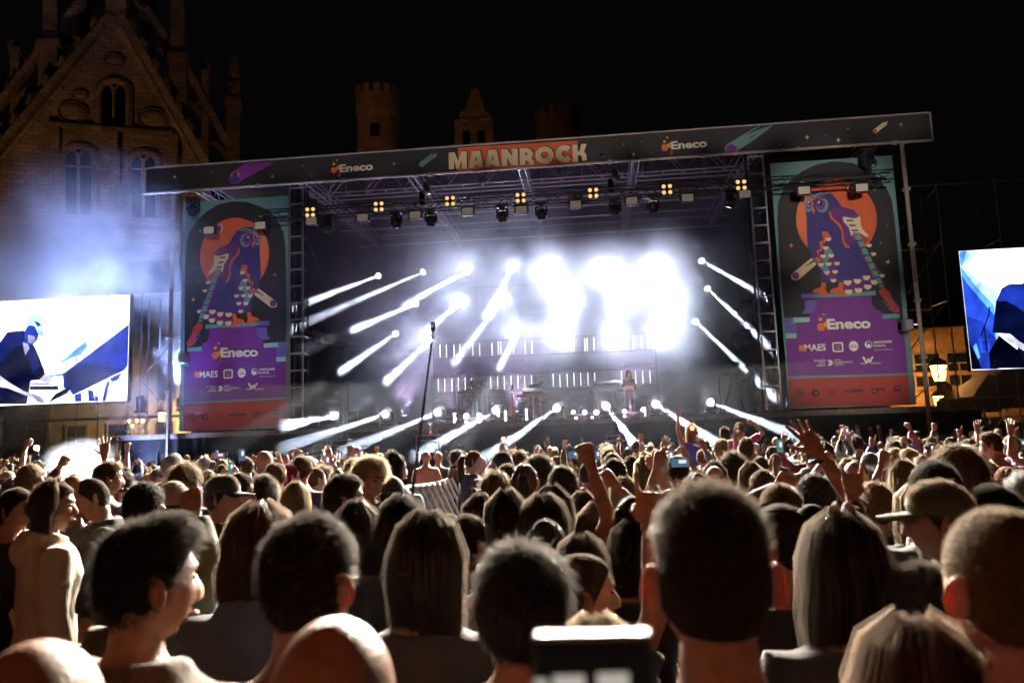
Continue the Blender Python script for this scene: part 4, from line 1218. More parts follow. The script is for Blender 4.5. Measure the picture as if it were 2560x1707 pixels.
S_white = smat('screen_white', (1.0, 1.0, 1.0), 2.6); S_pale = smat('screen_pale_blue', (0.45, 0.72, 1.0), 1.5); S_sky = smat('screen_sky_blue', (0.12, 0.42, 1.0), 1.3)
S_blue = smat('screen_blue', (0.03, 0.10, 0.95), 0.9); S_deep = smat('screen_deep_blue', (0.012, 0.03, 0.30), 0.55); S_navy = smat('screen_navy', (0.004, 0.008, 0.07), 0.5)
S_black = smat('screen_black', (0.002, 0.003, 0.02), 0.4); S_lav = smat('screen_lavender', (0.50, 0.50, 0.95), 0.9); S_lav2 = smat('screen_pale_lavender', (0.75, 0.75, 1.0), 1.3); S_mid = smat('screen_mid_blue', (0.02, 0.06, 0.6), 0.8)
def screen(org, x0, x1, z0, z1, Y, label):
    t = thing('led_screen', label, 'screen', org, group='big LED screens')
    mb = MB(); mb.box(np.array([(x0 + x1) / 2, Y + 0.12, (z0 + z1) / 2]) - org, (x1 - x0 + 0.04, 0.2, z1 - z0 + 0.04)); obj('cabinet', mb, M_black, t)
    mb = MB(); mb.add(np.array([(x0, Y, z0), (x1, Y, z0), (x1, Y, z1), (x0, Y, z1)]) - org, [(0, 1, 2, 3)])
    obj('picture', mb, S_white, t)
    return t
SY = 27.0
LO = np.array([-20.0, SY, 3.87])
ls = screen(LO, -25.2, -16.82, 3.87, 7.80, SY, 'big LED screen showing a keyboard player in a cap, blue on white')
c6 = lambda x, y: (x / 2.704, 600 + y / 2.704)
def clampz(p, x0, x1, z0, z1):
    return np.array([min(max(p[0], x0), x1), p[1], min(max(p[2], z0), z1)])
def lsp(name, pts, m, layer, holes=()):
    return fill(name, [[clampz(at(*c6(*p), SY) - np.array([0, 0.002 * layer, 0]), -25.2, -16.83, 3.88, 7.79) for p in l] for l in (pts, *holes)], m, ls, LO)
lsp('player_shirt', [(-300, 720), (0, 690), (50, 622), (160, 610), (240, 730), (300, 880), (305, 905), (270, 945), (210, 950), (200, 1000), (180, 1108), (-300, 1108)], S_navy, 1)
lsp('shirt_highlight', [(0, 690), (50, 625), (155, 615), (160, 700), (100, 730), (30, 800), (-20, 850)], S_deep, 2)
lsp('shirt_highlight', [(190, 720), (240, 740), (270, 850), (225, 900), (180, 780)], S_deep, 2)
lsp('player_neck', [(155, 690), (190, 700), (200, 730), (172, 780), (158, 720)], S_lav, 3)
lsp('player_face', [(165, 620), (200, 560), (235, 580), (262, 640), (250, 680), (215, 712), (185, 705), (165, 680)], S_mid, 3)
lsp('player_face_light', [(190, 640), (235, 650), (240, 680), (212, 700), (190, 690)], S_lav, 4)
lsp('player_cap', [(178, 590), (185, 540), (225, 505), (270, 503), (300, 530), (305, 575), (290, 620), (265, 640), (240, 585), (205, 575)], S_pale, 4)
lsp('cap_shadow', [(232, 545), (268, 560), (280, 580), (255, 585)], S_deep, 5)
lsp('cap_brim', [(235, 580), (262, 640), (300, 670), (306, 660), (292, 620)], S_pale, 5)
lsp('player_forearm', [(-60, 930), (0, 915), (60, 960), (160, 1020), (235, 1040), (290, 1075), (308, 1095), (290, 1105), (215, 1065), (140, 1035), (50, 1000), (-60, 985)], S_lav2, 3)
for k in range(3):
    lsp('player_finger', [(215 + 20 * k, 1040 + 6 * k), (228 + 20 * k, 1038 + 6 * k), (275 + 14 * k, 1092), (258 + 14 * k, 1100)], S_lav, 4)
lsp('player_forearm', [(270, 940), (305, 905), (420, 960), (432, 975), (425, 998), (385, 985), (300, 960)], S_lav2, 3)
lsp('wristband', [(378, 950), (392, 955), (386, 990), (374, 985)], S_pale, 4)
lsp('laptop_lid', [(425, 905), (873, 570), (873, 850), (840, 880), (495, 1048), (470, 1010), (432, 1000)], S_mid, 2)
lsp('laptop_sheen', [(430, 910), (560, 830), (840, 880), (500, 1042)], S_deep, 3)
lsp('music_stand', [(412, 820), (575, 685), (595, 712), (550, 775), (480, 800), (415, 833)], S_sky, 2)
lsp('music_stand_keys', [(420, 812), (570, 690), (560, 705), (430, 812)], S_pale, 3)
lsp('music_stand_pole', [(514, 790), (522, 790), (524, 845), (516, 848)], S_deep, 2)
lsp('synth_edge', [(205, 985), (395, 985), (395, 1012), (200, 1012)], S_navy, 2)
lsp('synth_shelf', [(330, 915), (430, 900), (430, 915), (330, 925)], S_sky, 2)
lsp('synth_keys', [(200, 962), (380, 968), (380, 978), (200, 978)], S_lav, 2)
for k in range(9):
    x = 330 + k * 14; y = 1098 - k * 7.5
    lsp('piano_key', [(x, y - 2), (x + 8, y), (x + 55, y - 62), (x + 49, y - 64)], S_navy, 3)
lsp('keyboard_side', [(400, 1050), (470, 1010), (500, 1050), (490, 1095), (380, 1100)], S_lav2, 2)
for q in ([(595, 1010), (630, 1020), (645, 1090), (600, 1090)], [(690, 1090), (720, 960), (745, 950), (715, 1090)], [(640, 1050), (665, 1060), (668, 1090), (645, 1090)], [(740, 935), (830, 890), (800, 945), (760, 960)], [(505, 1045), (550, 1030), (552, 1090), (508, 1092)]):
    lsp('stage_gear', q, S_mid, 3)
RY = 28.5
tl = at(2397, 628, RY); br = at(2440, 925, RY)
rs = screen(np.array([tl[0], RY, br[2]]), tl[0], tl[0] + 6.2, br[2], tl[2], RY, 'big LED screen showing a musician shoulder beside a microphone, blue light')
RO = np.array([tl[0], RY, br[2]])
cr = lambda x, y: (2240 + x / 2.8, 560 + y / 2.8)
def rsp(name, pts, m, layer):
    return fill(name, [[clampz(at(*cr(*p), RY) - np.array([0, 0.002 * layer, 0]), tl[0] + 0.005, tl[0] + 6.19, br[2] + 0.005, tl[2] - 0.005) for p in pts]], m, rs, RO)
rsp('picture_sky', [(430, 180), (560, 180), (540, 250), (470, 290), (560, 380), (700, 480), (720, 600), (720, 1020), (480, 1020)], S_pale, 0.6)
rsp('picture_sky', [(430, 180), (490, 180), (478, 260), (455, 300), (560, 440), (680, 560), (700, 680), (700, 1020), (480, 1020)], S_sky, 1)
rsp('picture_shade', [(445, 360), (500, 420), (620, 560), (690, 640), (690, 1020), (480, 1020)], S_blue, 1.5)
rsp('picture_shade', [(485, 640), (600, 680), (660, 760), (700, 800), (720, 1020), (490, 1020)], S_mid, 2)
rsp('audience_dark', [(490, 820), (540, 880), (580, 960), (600, 1015), (480, 1015)], S_black, 3)
rsp('picture_gear', [(570, 800), (700, 805), (715, 900), (595, 900)], S_blue, 3)
for q in ([(600, 815), (640, 815), (646, 885), (610, 888)], [(655, 815), (695, 815), (702, 892), (660, 892)]):
    rsp('picture_gear', q, S_mid, 4)
rsp('picture_figure', [(540, 860), (560, 830), (590, 930), (575, 945), (555, 900)], S_sky, 3)
rsp('musician_shirt', [(675, 760), (700, 540), (740, 450), (790, 422), (880, 420), (1100, 300), (2400, 300), (2400, 1010), (760, 1010), (830, 920), (860, 850), (800, 770)], S_navy, 4)
rsp('shirt_highlight', [(705, 540), (745, 455), (790, 428), (880, 425), (1000, 390), (1000, 600), (900, 620), (830, 570), (770, 540)], S_mid, 5)
rsp('shirt_dark', [(650, 900), (720, 780), (850, 880), (900, 960), (900, 1012), (660, 1012)], S_black, 5)
rsp('musician_arm', [(720, 780), (800, 770), (860, 820), (960, 880), (1100, 930), (1100, 990), (900, 890), (830, 850)], S_lav2, 6)
rsp('microphone', [(648, 580), (658, 580), (655, 645), (645, 645)], S_navy, 4)
rsp('microphone_boom', [(645, 630), (652, 632), (600, 785), (590, 780)], S_navy, 4)
rsp('microphone_pole', [(612, 720), (622, 720), (640, 900), (632, 900)], S_navy, 5)

# ================================================================== scaffolds
def scaffold(org, poles, levels, braces, label, extra=(), r=0.026, m=None):
    m = m or M_steel
    t = thing('scaffold', label, 'scaffold', org, group='scaffold frames')
    O = np.array(org, float)
    for (x, y, z1) in poles:
        mb = MB(); mb.tube([np.array([x, y, 0.0]) - O, np.array([x, y, z1]) - O], r, 6); obj('standard', mb, m, t)
    for (p, q) in levels:
        mb = MB(); mb.tube([np.array(p) - O, np.array(q) - O], r * 0.92, 6); obj('ledger', mb, m, t)
    for (p, q) in braces:
        mb = MB(); mb.tube([np.array(p) - O, np.array(q) - O], r * 0.85, 5); obj('brace', mb, m, t)
    return t
xs = [-25.0, -23.0, -21.0, -19.0, -17.0, -16.55, -15.3]
poles = [(x, y, 7.9 if x < -16 else 5.2) for x in xs for y in (27.35, 28.6)]
lev = [((xs[0], y, z), (xs[-1], y, z)) for y in (27.35, 28.6) for z in (0.4, 1.55, 2.4, 3.3)] + [((x, 27.35, z), (x, 28.6, z)) for x in xs for z in (1.55, 3.3)]
br_ = [((xs[i], 27.3, 0.4 if i % 2 else 3.4), (xs[i + 1], 27.3, 3.4 if i % 2 else 0.4)) for i in range(5)] + [((-16.5, 27.4, z), (-15.35, 27.4, z + 1.3 * (1 if k % 2 else -1))) for k, z in enumerate((2.6, 2.8, 4.6, 4.7))]
scaffold((-20.5, 27.35, 0), poles, lev, br_, 'scaffold frame holding the keyboard player screen with cross braces')
a = at(2340, 462, 29.0); x0 = a[0] + 0.0
poles = [(x, y, a[2] + 0.1 if x < x0 + 3 else 10) for x in (x0, x0 + 2.0, x0 + 4.2, x0 + 6.6) for y in (29.0, 30.4)]
lev = [((x0 - 0.9, 29.0, z), (x0 + 6.6, 29.0, z)) for z in (2.1, 2.9, a[2])] + [((x0 - 0.9, 30.4, z), (x0, 30.4, z)) for z in (4.0, 6.3, 8.6)] + [((x, 29.0, z), (x, 30.4, z)) for x in (x0, x0 + 2.0) for z in (2.1, 4.3, 6.4, 8.5)]
br_ = [((x0, 29.0, z), (x0 - 0.9, 30.4, z + dz)) for z, dz in ((a[2] - .1, -1.2), (8.6, -1.8), (6.4, -1.6), (4.2, -1.2))] + [((x0 + 0.05, 28.95, 0.6), (x0 + 2, 28.95, 2.9)), ((x0 + 2.0, 28.95, 2.9), (x0 + 4.2, 28.95, 0.4))]
scaffold((x0, 29.0, 0), poles, lev, br_, 'scaffold frame holding the musician screen beside the lamp lit house')

# ================================================================== houses of the square
M_sand = mat('sandstone', (0.42, 0.33, 0.2), 0.85, var=0.25, scale=2.0, bump=0.5, bscale=9)
M_brickw = mat('yellow_brick', (0.36, 0.22, 0.1), 0.85, var=0.3, scale=3.0, bump=0.4, bscale=16)
M_glass = mat('dark_window_glass', (0.01, 0.012, 0.016), 0.06)
M_frame = mat('window_paint', (0.25, 0.21, 0.17), 0.6)
M_roof = mat('dark_slate', (0.03, 0.03, 0.035), 0.7, var=0.3, scale=4)
def glow_glass():
    """frosted lantern pane: glows and lets the bulb's light through"""
    m = emat('lamp_glass_glow', (1.0, 0.42, 0.09), 9.0)
    nt = m.node_tree
    tr_ = nt.nodes.new('ShaderNodeBsdfTransparent'); ad = nt.nodes.new('ShaderNodeAddShader')
    em = [n for n in nt.nodes if n.type == 'EMISSION'][0]; ou = [n for n in nt.nodes if n.type == 'OUTPUT_MATERIAL'][0]
    nt.links.new(em.outputs[0], ad.inputs[0]); nt.links.new(tr_.outputs[0], ad.inputs[1]); nt.links.new(ad.outputs[0], ou.inputs[0])
    return m
M_glow = glow_glass()
def house(org, w, h, depth, m, label, windows, roof=3.0):
    t = thing('town_house', label, 'house', org, group='houses round the square')
    mb = MB(); mb.box((0, depth / 2, h / 2), (w, depth, h)); obj('wall', mb, m, t)
    mb = MB(); mb.prism([(-w / 2 - 0.2, -0.2, h), (w / 2 + 0.2, -0.2, h), (w / 2 - 0.6, depth / 2, h + roof), (-w / 2 + 0.6, depth / 2, h + roof)], (0, 0.12, 0.05)); mb.prism([(-w / 2 - 0.2, depth + .2, h), (-w / 2 + .6, depth / 2, h + roof), (w / 2 - .6, depth / 2, h + roof), (w / 2 + .2, depth + .2, h)], (0, 0.12, 0.05)); obj('roof', mb, M_roof, t)
    for (x, z, ww, hh) in windows:
        f = MB()
        for sx in (-1, 1):
            f.box((sx * ww / 2, -0.04, 0), (0.09, 0.1, hh + .09))
        for zz in (-hh / 2, hh / 2, hh * 0.18):
            f.box((0, -0.045, zz), (ww - .08, 0.09, 0.07))
        f.box((0, -0.045, -hh * .16), (0.06, 0.085, hh * .62))
        fo = obj('window', f, M_frame, t, loc=(x, 0, z))
        g_ = MB(); g_.box((0, -0.012, 0), (ww - 0.05, 0.012, hh - 0.05)); obj('pane', g_, M_glass, fo)
        s_ = MB(); s_.bbox((0, -0.1, -hh / 2 - 0.09), (ww + 0.3, 0.2, 0.09), 0.01); obj('sill', s_, m, fo)
    for z in (h * 0.36, h * 0.66, h - 0.15):
        mb = MB(); mb.bbox((0, -0.06, z), (w + 0.06, 0.14, 0.22), 0.03); obj('string_course', mb, m, t)
    return t
hx = at(398, 980, 44)[0]
hs = house((hx - 2.5, 44, 0), 9.0, 11.5, 8, M_sand, 'yellow lit sandstone house seen through the left scaffold', [(-2.6, 2.6, 1.3, 2.2), (0.0, 2.6, 1.3, 2.2), (2.9, 2.6, 1.2, 2.3), (-2.6, 6.2, 1.3, 2.4), (0.2, 6.2, 1.3, 2.4), (3.0, 6.2, 1.2, 2.4)])
mb = MB()
for k in range(5):
    mb.tube([(2.2 + 0.45 * cos(q) * (1 - k * .12), -0.1, 7.9 + k * 0.25 + 0.35 * sin(q)) for q in np.linspace(0.3, 4.4, 12)], 0.07, 6)
mb.tube([(2.0, -0.08, 4.2), (2.0, -0.08, 9.5)], 0.11, 8); mb.tube([(3.8, -0.08, 4.2), (3.8, -0.08, 9.5)], 0.11, 8)
obj('carved_ornament', mb, M_sand, hs)
def wall_lantern(loc, label, watts, s=1.0, arm=(0.6, 0.0), glow=M_glow, color=(1.0, 0.5, 0.16)):
    t = thing('street_lantern', label, 'lantern', loc, group='lit street lanterns', scale=s)
    mb = MB(); mb.lathe([(0.13, -0.28), (0.15, -0.27), (0.24, 0.16), (0.24, 0.18)], 6); obj('glass', mb, glow, t)
    mb = MB(); mb.lathe([(0.30, 0.18), (0.31, 0.2), (0.16, 0.36), (0.06, 0.42), (0.03, 0.55), (0.005, 0.56)], 6); obj('hood', mb, M_black, t)
    mb = MB(); mb.lathe([(0.16, -0.28), (0.16, -0.31), (0.05, -0.36)], 6); obj('collar', mb, M_black, t)
    mb = MB()
    for k in range(6):
        q = k * pi / 3
        mb.tube([(0.155 * cos(q), 0.155 * sin(q), -0.28), (0.25 * cos(q), 0.25 * sin(q), 0.18)], 0.012, 4)
    obj('cage', mb, M_black, t)
    mb = MB(); mb.tube([(0, 0, -0.36), (0, 0, -0.5), (arm[0] * .5, arm[1] * .5, -0.75), (arm[0], arm[1], -0.6)], 0.03, 6)
    if len(arm) > 2:
        mb.tube([(arm[0], arm[1], -0.6 if True else 0), (arm[0], arm[1], arm[2])], 0.05, 8)
    obj('bracket', mb, M_black, t)
    point(t, (0, 0, -0.05), watts, color, 0.08)
    return t
hx2 = at(2345, 950, 39)[0]
h2 = house((hx2 + 1.2, 39, 0), 7.0, at(2340, 815, 39)[2], 8, M_brickw, 'orange lamp lit brick house between the tall pole and the musician screen', [(-1.7, 4.6, 1.1, 1.6), (-0.2, 4.6, 1.1, 1.6), (1.6, 4.6, 1.1, 1.6), (-1.7, 2.0, 1.1, 1.7), (0.9, 2.0, 1.3, 1.7)], 2.0)
p = at(2347, 929, 36.5)
wall_lantern(p, 'upper lit street lantern glowing orange before the brick house', 330.0, 1.5, (0.5, 0.0, -p[2] / 1.5))
p = at(2351, 1003, 36.0)
wall_lantern(p, 'lower lit street lantern glowing orange before the brick house', 200.0, 1.25, (-0.45, 0.2))
# round sign below the lantern
p = at(2361, 972, 35.5)
t = thing('round_sign', 'round dark sign seen from behind between the two lanterns', 'sign', p)
mb = MB(); mb.lathe([(0.3, -0.02), (0.32, 0), (0.3, 0.02)], 20, M=((1, 0, 0), (0, 0, -1), (0, 1, 0))); obj('plate', mb, M_black, t)
mb = MB(); mb.tube([(0, 0.05, 0.35), (0, 0.05, -p[2])], 0.04, 8); obj('post', mb, M_black, t)
# lanterns lighting the sandstone house
for k, (u, v, lab) in enumerate(((323, 1052, 'leftmost small warm lamp under the keyboard player screen'), (343, 1051, 'second small warm lamp under the keyboard player screen'), (357, 1051, 'small warm lamp nearest the yellow house'), (331, 1064, 'lowest small warm lamp under the keyboard player screen'))):
    p = at(u, v, 40.0)
    wall_lantern(p, lab, 6.0, 0.35, (0.3, 0.0, -p[2] / 0.35), M_glow, (1.0, 0.6, 0.22))
p = at(404, 1040, 41.5)  # lamp assumed here to light the sandstone front yellow
wall_lantern(p, 'warm street lamp behind the scaffold before the sandstone house', 1300.0, 1.0, (0.5, 0.0, -p[2]), M_glow, (1.0, 0.66, 0.26))
# dark tents and hoarding on the right
M_canvas = mat('tent_canvas', (0.2, 0.12, 0.08), 0.8, var=0.2, scale=2)
tx = at(2500, 1000, 33)[0]
t = thing('market_tent', 'dark peaked tent below the musician screen', 'tent', (tx + 1.2, 33.5, 0))
mb = MB(); mb.add([(-2.6, -2.0, 3.0), (2.6, -2.0, 3.0), (2.6, 2.0, 3.0), (-2.6, 2.0, 3.0), (0, 0, 5.0), (-2.6, -2.0, 2.6), (2.6, -2, 2.6), (2.6, 2, 2.6), (-2.6, 2, 2.6)], [(0, 1, 4), (1, 2, 4), (2, 3, 4), (3, 0, 4), (0, 5, 6, 1), (1, 6, 7, 2), (2, 7, 8, 3), (3, 8, 5, 0)]); obj('canopy', mb, M_canvas, t)
for sx in (-1, 1):
    for sy in (-1, 1):
        mb = MB(); mb.tube([(sx * 2.5, sy * 1.9, 0), (sx * 2.5, sy * 1.9, 3.0)], 0.04, 6); obj('leg', mb, M_alu, t)
a = at(2418, 1028, 30.5); b = at(2480, 942, 30.5)
t = thing('slanting_tube', 'thick slanting tube glowing orange in lantern light under the musician screen', 'tube', a)
mb = MB(); mb.tube([(0, 0, -a[2]), (0, 0, 0), b - a], [0.05, 0.17, 0.17], 12); obj('tube', mb, M_canvas, t, smooth=True)
M_hoard = mat('beige_hoarding', (0.33, 0.28, 0.2), 0.8, var=0.2, scale=2)
a = at(2372, 1062, 30.8); b = at(2640, 1055, 30.8)
t = thing('hoarding', 'beige site hoarding panels low behind the right part of the crowd', 'hoarding', (a[0], 30.8, 0))
n = 6; wd = (b[0] - a[0]) / n
for k in range(n):
    mb = MB(); mb.bbox((wd * (k + .5), 0.01 * (k % 2), a[2] / 2), (wd - 0.03, 0.04, a[2]), 0.01); obj('panel', mb, M_hoard, t)
    mb = MB(); mb.box((wd * k, -0.05, a[2] / 2), (0.06, 0.05, a[2] + 0.1)); obj('post', mb, M_darksteel, t)
# ================================================================== church
M_stone = mat('old_church_stone', (0.34, 0.25, 0.17), 0.9, var=0.35, scale=0.5, bump=0.6, bscale=3.0)
M_stone2 = mat('church_stone_weathered', (0.26, 0.19, 0.13), 0.9, var=0.4, scale=0.7, bump=0.6, bscale=4.0)
M_leaded = mat('leaded_glass', (0.006, 0.007, 0.01), 0.15)
M_brickt = mat('tower_brick', (0.22, 0.12, 0.085), 0.9, var=0.3, scale=0.8, bump=0.4, bscale=5.0)
P1 = atd(98, 305, 72.0)
rz = ray(433, 331)[2]
P2 = CAM + ray(433, 331) * ((P1[2] - CAM[2]) / rz)
ex = P2 - P1; ex[2] = 0; ex = ex / np.linalg.norm(ex)
nb_ = np.array([-ex[1], ex[0], 0.0])           # away from the square
if nb_[1] < 0:
    nb_ = -nb_
CO = np.array([P1[0], P1[1], 0.0])
def chp(x, y, off=0.0):
    """point of the church front plane (pushed back by off) seen at crop position"""
    u, v = x / 2.703, y / 2.703
    d = ray(u, v)
    o = CO + nb_ * off
    s = ((o - CAM) @ nb_) / (d @ nb_)
    return CAM + d * s - CO
def masonry(m, c2):
    """courses of ashlar on the church stone"""
    nt = m.node_tree; b = nt.nodes['Principled BSDF']
    tc = nt.nodes.new('ShaderNodeTexCoord'); mp = nt.nodes.new('ShaderNodeMapping'); mp.inputs['Rotation'].default_value = (0, 0, -math.atan2(ex[1], ex[0]))
    nt.links.new(tc.outputs['Object'], mp.inputs[0])
    sp = nt.nodes.new('ShaderNodeSeparateXYZ'); cb = nt.nodes.new('ShaderNodeCombineXYZ'); nt.links.new(mp.outputs[0], sp.inputs[0]); nt.links.new(sp.outputs[0], cb.inputs[0]); nt.links.new(sp.outputs[2], cb.inputs[1])
    bt = nt.nodes.new('ShaderNodeTexBrick'); bt.inputs['Scale'].default_value = 1.0; bt.inputs['Brick Width'].default_value = 0.95; bt.inputs['Row Height'].default_value = 0.42; bt.inputs['Mortar Size'].default_value = 0.035
    nt.links.new(cb.outputs[0], bt.inputs['Vector'])
    old = b.inputs['Base Color'].links[0].from_socket
    bt.inputs['Color1'].default_value = (1, 1, 1, 1); bt.inputs['Color2'].default_value = (0.62, 0.6, 0.58, 1); bt.inputs['Mortar'].default_value = (0.4, 0.38, 0.36, 1)
    mx = nt.nodes.new('ShaderNodeMix'); mx.data_type = 'RGBA'; mx.blend_type = 'MULTIPLY'; mx.inputs[0].default_value = 1.0
    nt.links.new(old, mx.inputs[6]); nt.links.new(bt.outputs['Color'], mx.inputs[7]); nt.links.new(mx.outputs[2], b.inputs['Base Color'])
masonry(M_stone, 0); masonry(M_stone2, 0)
church = thing('church', 'dim brown gothic church front with gable windows and flying buttresses', 'church', CO)
def slab(name, pts, off, thick, m=None, parent=None, holes=None):
    poly = [chp(x, y, off) for x, y in pts]
    mb = MB(); mb.prism(poly, nb_ * thick)
    return obj(name, mb, m or M_stone, parent or church)
def arch_pts(cx, y0, y1, hw, pointed=1.15, n=8):
    """pointed arch outline, y1 = foot, y0 = top"""
    spring = y0 + hw * pointed
    L_ = [(cx - hw, y1), (cx - hw, spring)]
    for k in range(1, n):
        q = k / n * pi / 2
        L_.append((cx - hw * cos(q), spring - hw * pointed * sin(q)))
    L_.append((cx, y0))
    return L_ + [(2 * cx - x, y) for x, y in reversed(L_[:-1])]
# gable wall with window openings
W1_ = arch_pts(768, 545, 860, 100, 0.9); W2_ = arch_pts(530, 985, 1450, 108, 0.9); W3_ = arch_pts(968, 1025, 1470, 100, 0.9)
outer = [(-260, 1290), (720, 110), (835, 110), (1405, 1130), (1420, 3150), (-260, 3150)]
def wall_with_holes(name, outer, holes, off, m, parent):
    loops = [[chp(x, y, off) for x, y in l] for l in (outer, *holes)]
    o = fill(name, loops, m, parent, (0, 0, 0))
    mb = MB()
    for l in loops:
        n = len(l)
        v = np.array(l + [p + nb_ * 1.2 for p in l]); mb.add(v, [(i, (i + 1) % n, n + (i + 1) % n, n + i) for i in range(n)])
    obj('wall_reveal', mb, m, o)
    return o
wall_with_holes('gable_wall', outer, [W1_, W2_, W3_], 0.0, M_stone, church)
for nm, W, mull, tracery in (('window', W1_, [(768, 590, 855)], [(770, 570, 30), (720, 605, 38), (818, 610, 38)]), ('window', W2_, [(530, 1040, 1445)], [(530, 1012, 32), (478, 1055, 44), (582, 1058, 44)]), ('window', W3_, [(968, 1080, 1465)], [(968, 1050, 32), (920, 1090, 42), (1018, 1095, 42)])):
    w = slab('window', [(W[0][0], W[0][1]), (W[-1][0], W[-1][1]), (W[-1][0], W[-1][1] + 16), (W[0][0], W[0][1] + 16)], -0.3, 0.5)
    loops = [[chp(x, y, 0.9) for x, y in W]]
    fill('pane', loops, M_leaded, w, (0, 0, 0))
    mb = MB(); mb.tube([chp(x, y, -0.08) for x, y in W], 0.28, 8); obj('arch_moulding', mb, M_stone, w)
    mb = MB(); mb.tube([chp(x + (x - sum(q[0] for q in W) / len(W)) * 0.2, y - (12 if 0 < i < len(W) - 1 else 0), -0.05) for i, (x, y) in enumerate(W)], 0.2, 8); obj('hood_moulding', mb, M_stone2, w)
    for (x, ya, yb) in mull:
        mb = MB(); mb.tube([chp(x, ya, 0.45), chp(x, yb, 0.45)], 0.16, 6); obj('mullion', mb, M_stone, w)
    for (x, y, r) in tracery:
        full = r < 35
        qs = np.linspace(0, 2 * pi, 14) if full else np.linspace(pi, 2 * pi, 9)
        mb = MB(); mb.tube([chp(x + r * cos(q), y + r * sin(q), 0.45) for q in qs], 0.11, 5); obj('tracery', mb, M_stone, w)
    if len(W) and W[0][1] > 1000:
        y = (W[0][1] - 330); mb = MB(); mb.tube([chp(W[0][0], y, 0.45), chp(W[-1][0], y + 10, 0.45)], 0.1, 5); obj('transom', mb, M_stone, w)
# copings with crockets
def strip_along(name, a, b, w, off, th, m=None):
    a = np.array(a, float); b = np.array(b, float); d = (b - a) / np.linalg.norm(b - a); n = np.array([-d[1], d[0]]) * w / 2
    return slab(name, [tuple(a + n), tuple(b + n), tuple(b - n), tuple(a - n)], off, th, m)
strip_along('coping', (735, 95), (-250, 1275), 46, -0.9, 2.0, M_stone2); strip_along('coping', (815, 95), (1405, 1125), 46, -0.9, 2.0, M_stone2)
strip_along('rake_moulding', (745, 190), (-160, 1275), 20, -0.35, 0.6); strip_along('rake_moulding', (810, 190), (1345, 1125), 20, -0.35, 0.6)
def crockets(a, b, n, s, off=0.0, name='crockets'):
    for k in range(n):
        f = (k + 0.5) / n
        p = chp(a[0] + (b[0] - a[0]) * f, a[1] + (b[1] - a[1]) * f, off)
        mb = MB(); mb.ell(p, (s, s * .8, s * 1.1), 7, 5); mb.ell(p + np.array([0, -s * .3, s * .9]), (s * .6, s * .5, s * .7), 6, 4)
        obj('crocket', mb, M_stone2, church)
crockets((700, 110), (-60, 1020), 7, 0.55, 0.2); crockets((850, 110), (1390, 1060), 7, 0.55, 0.2)
slab('finial_shaft', [(712, -320), (850, -320), (850, 170), (712, 170)], -0.6, 2.4, M_stone2)
slab('string_course', [(315, 818), (1165, 888), (1165, 915), (315, 845)], -0.45, 0.9, M_stone2)
slab('string_course', [(300, 1490), (1260, 1540), (1260, 1565), (300, 1515)], -0.45, 0.9, M_stone2)
slab('pilaster', [(735, 885), (795, 890), (795, 1560), (735, 1555)], -0.5, 1.0); slab('pilaster', [(345, 850), (400, 855), (400, 1540), (345, 1535)], -0.4, 1.0); slab('pilaster', [(1140, 905), (1200, 910), (1200, 1570), (1140, 1565)], -0.4, 1.0)
for (x, y, rx, ry) in ((492, 760, 88, 62), (1035, 805, 92, 60), (540, 650, 46, 30), (770, 412, 60, 36)):
    mb = MB()
    c = chp(x, y, -0.05); sxx = np.linalg.norm(chp(x + rx, y) - chp(x, y)); szz = np.linalg.norm(chp(x, y + ry) - chp(x, y))
    Mx = np.array([ex, nb_, [0, 0, 1]]).T
    mb.ell(c, (sxx, 0.16, szz), 18, 8, Mx); obj('relief_medallion', mb, M_stone, church, smooth=True)
    mb = MB(); mb.tube([c + ex * sxx * 1.12 * cos(q) + np.array([0, 0, szz * 1.12 * sin(q)]) - nb_ * 0.1 for q in np.linspace(0, 2 * pi, 22)], 0.09, 6); obj('relief_ring', mb, M_stone2, church)
# piers, pinnacles, flyers
def pier(x0, x1, y0, y1, off, cap=True, m=M_stone2, spire=0):
    slab('pier', [(x0, y0), (x1, y0), (x1, y1), (x0, y1)], off, 2.2, m)
    w = x1 - x0
    if cap:
        slab('pier_cap', [(x0 - w * .16, y0 + 30), (x1 + w * .16, y0 + 30), (x1 + w * .05, y0 - 12), (x0 - w * .05, y0 - 12)], off - 0.4, 3.0, m)
    if spire:
        slab('pinnacle', [(x0 + w * .12, y0 - 10), (x1 - w * .12, y0 - 10), ((x0 + x1) / 2 + 4, y0 - spire), ((x0 + x1) / 2 - 4, y0 - spire)], off + 0.4, 1.2, m)
        for k in range(5):
            f = k / 5; hw = w * .38 * (1 - f) + 6
            for s_ in (-1, 1):
                p = chp((x0 + x1) / 2 + s_ * hw, y0 - 12 - spire * f, off + 1.0); mb = MB(); mb.ell(p, (0.3, 0.3, 0.35), 6, 5); obj('crocket', mb, m, church)
pier(288, 385, -220, 270, 3.0, False); pier(255, 385, 272, 1100, 2.6); pier(1150, 1245, -220, 360, 3.0, False); pier(1140, 1256, 362, 1300, 2.6)
pier(66, 128, 325, 1500, 6.0, True, M_stone2, 40); pier(1362, 1408, 480, 1500, 6.0, True, M_stone2, 45); pier(1528, 1618, 665, 1500, 9.0, True, M_stone2, 0); pier(1548, 1612, 560, 668, 9.3, True, M_stone2, 185)
pier(530, 580, -220, 420, 9.0, False); pier(966, 1018, -220, 480, 9.0, False); pier(-110, -40, 420, 1500, 7.5)
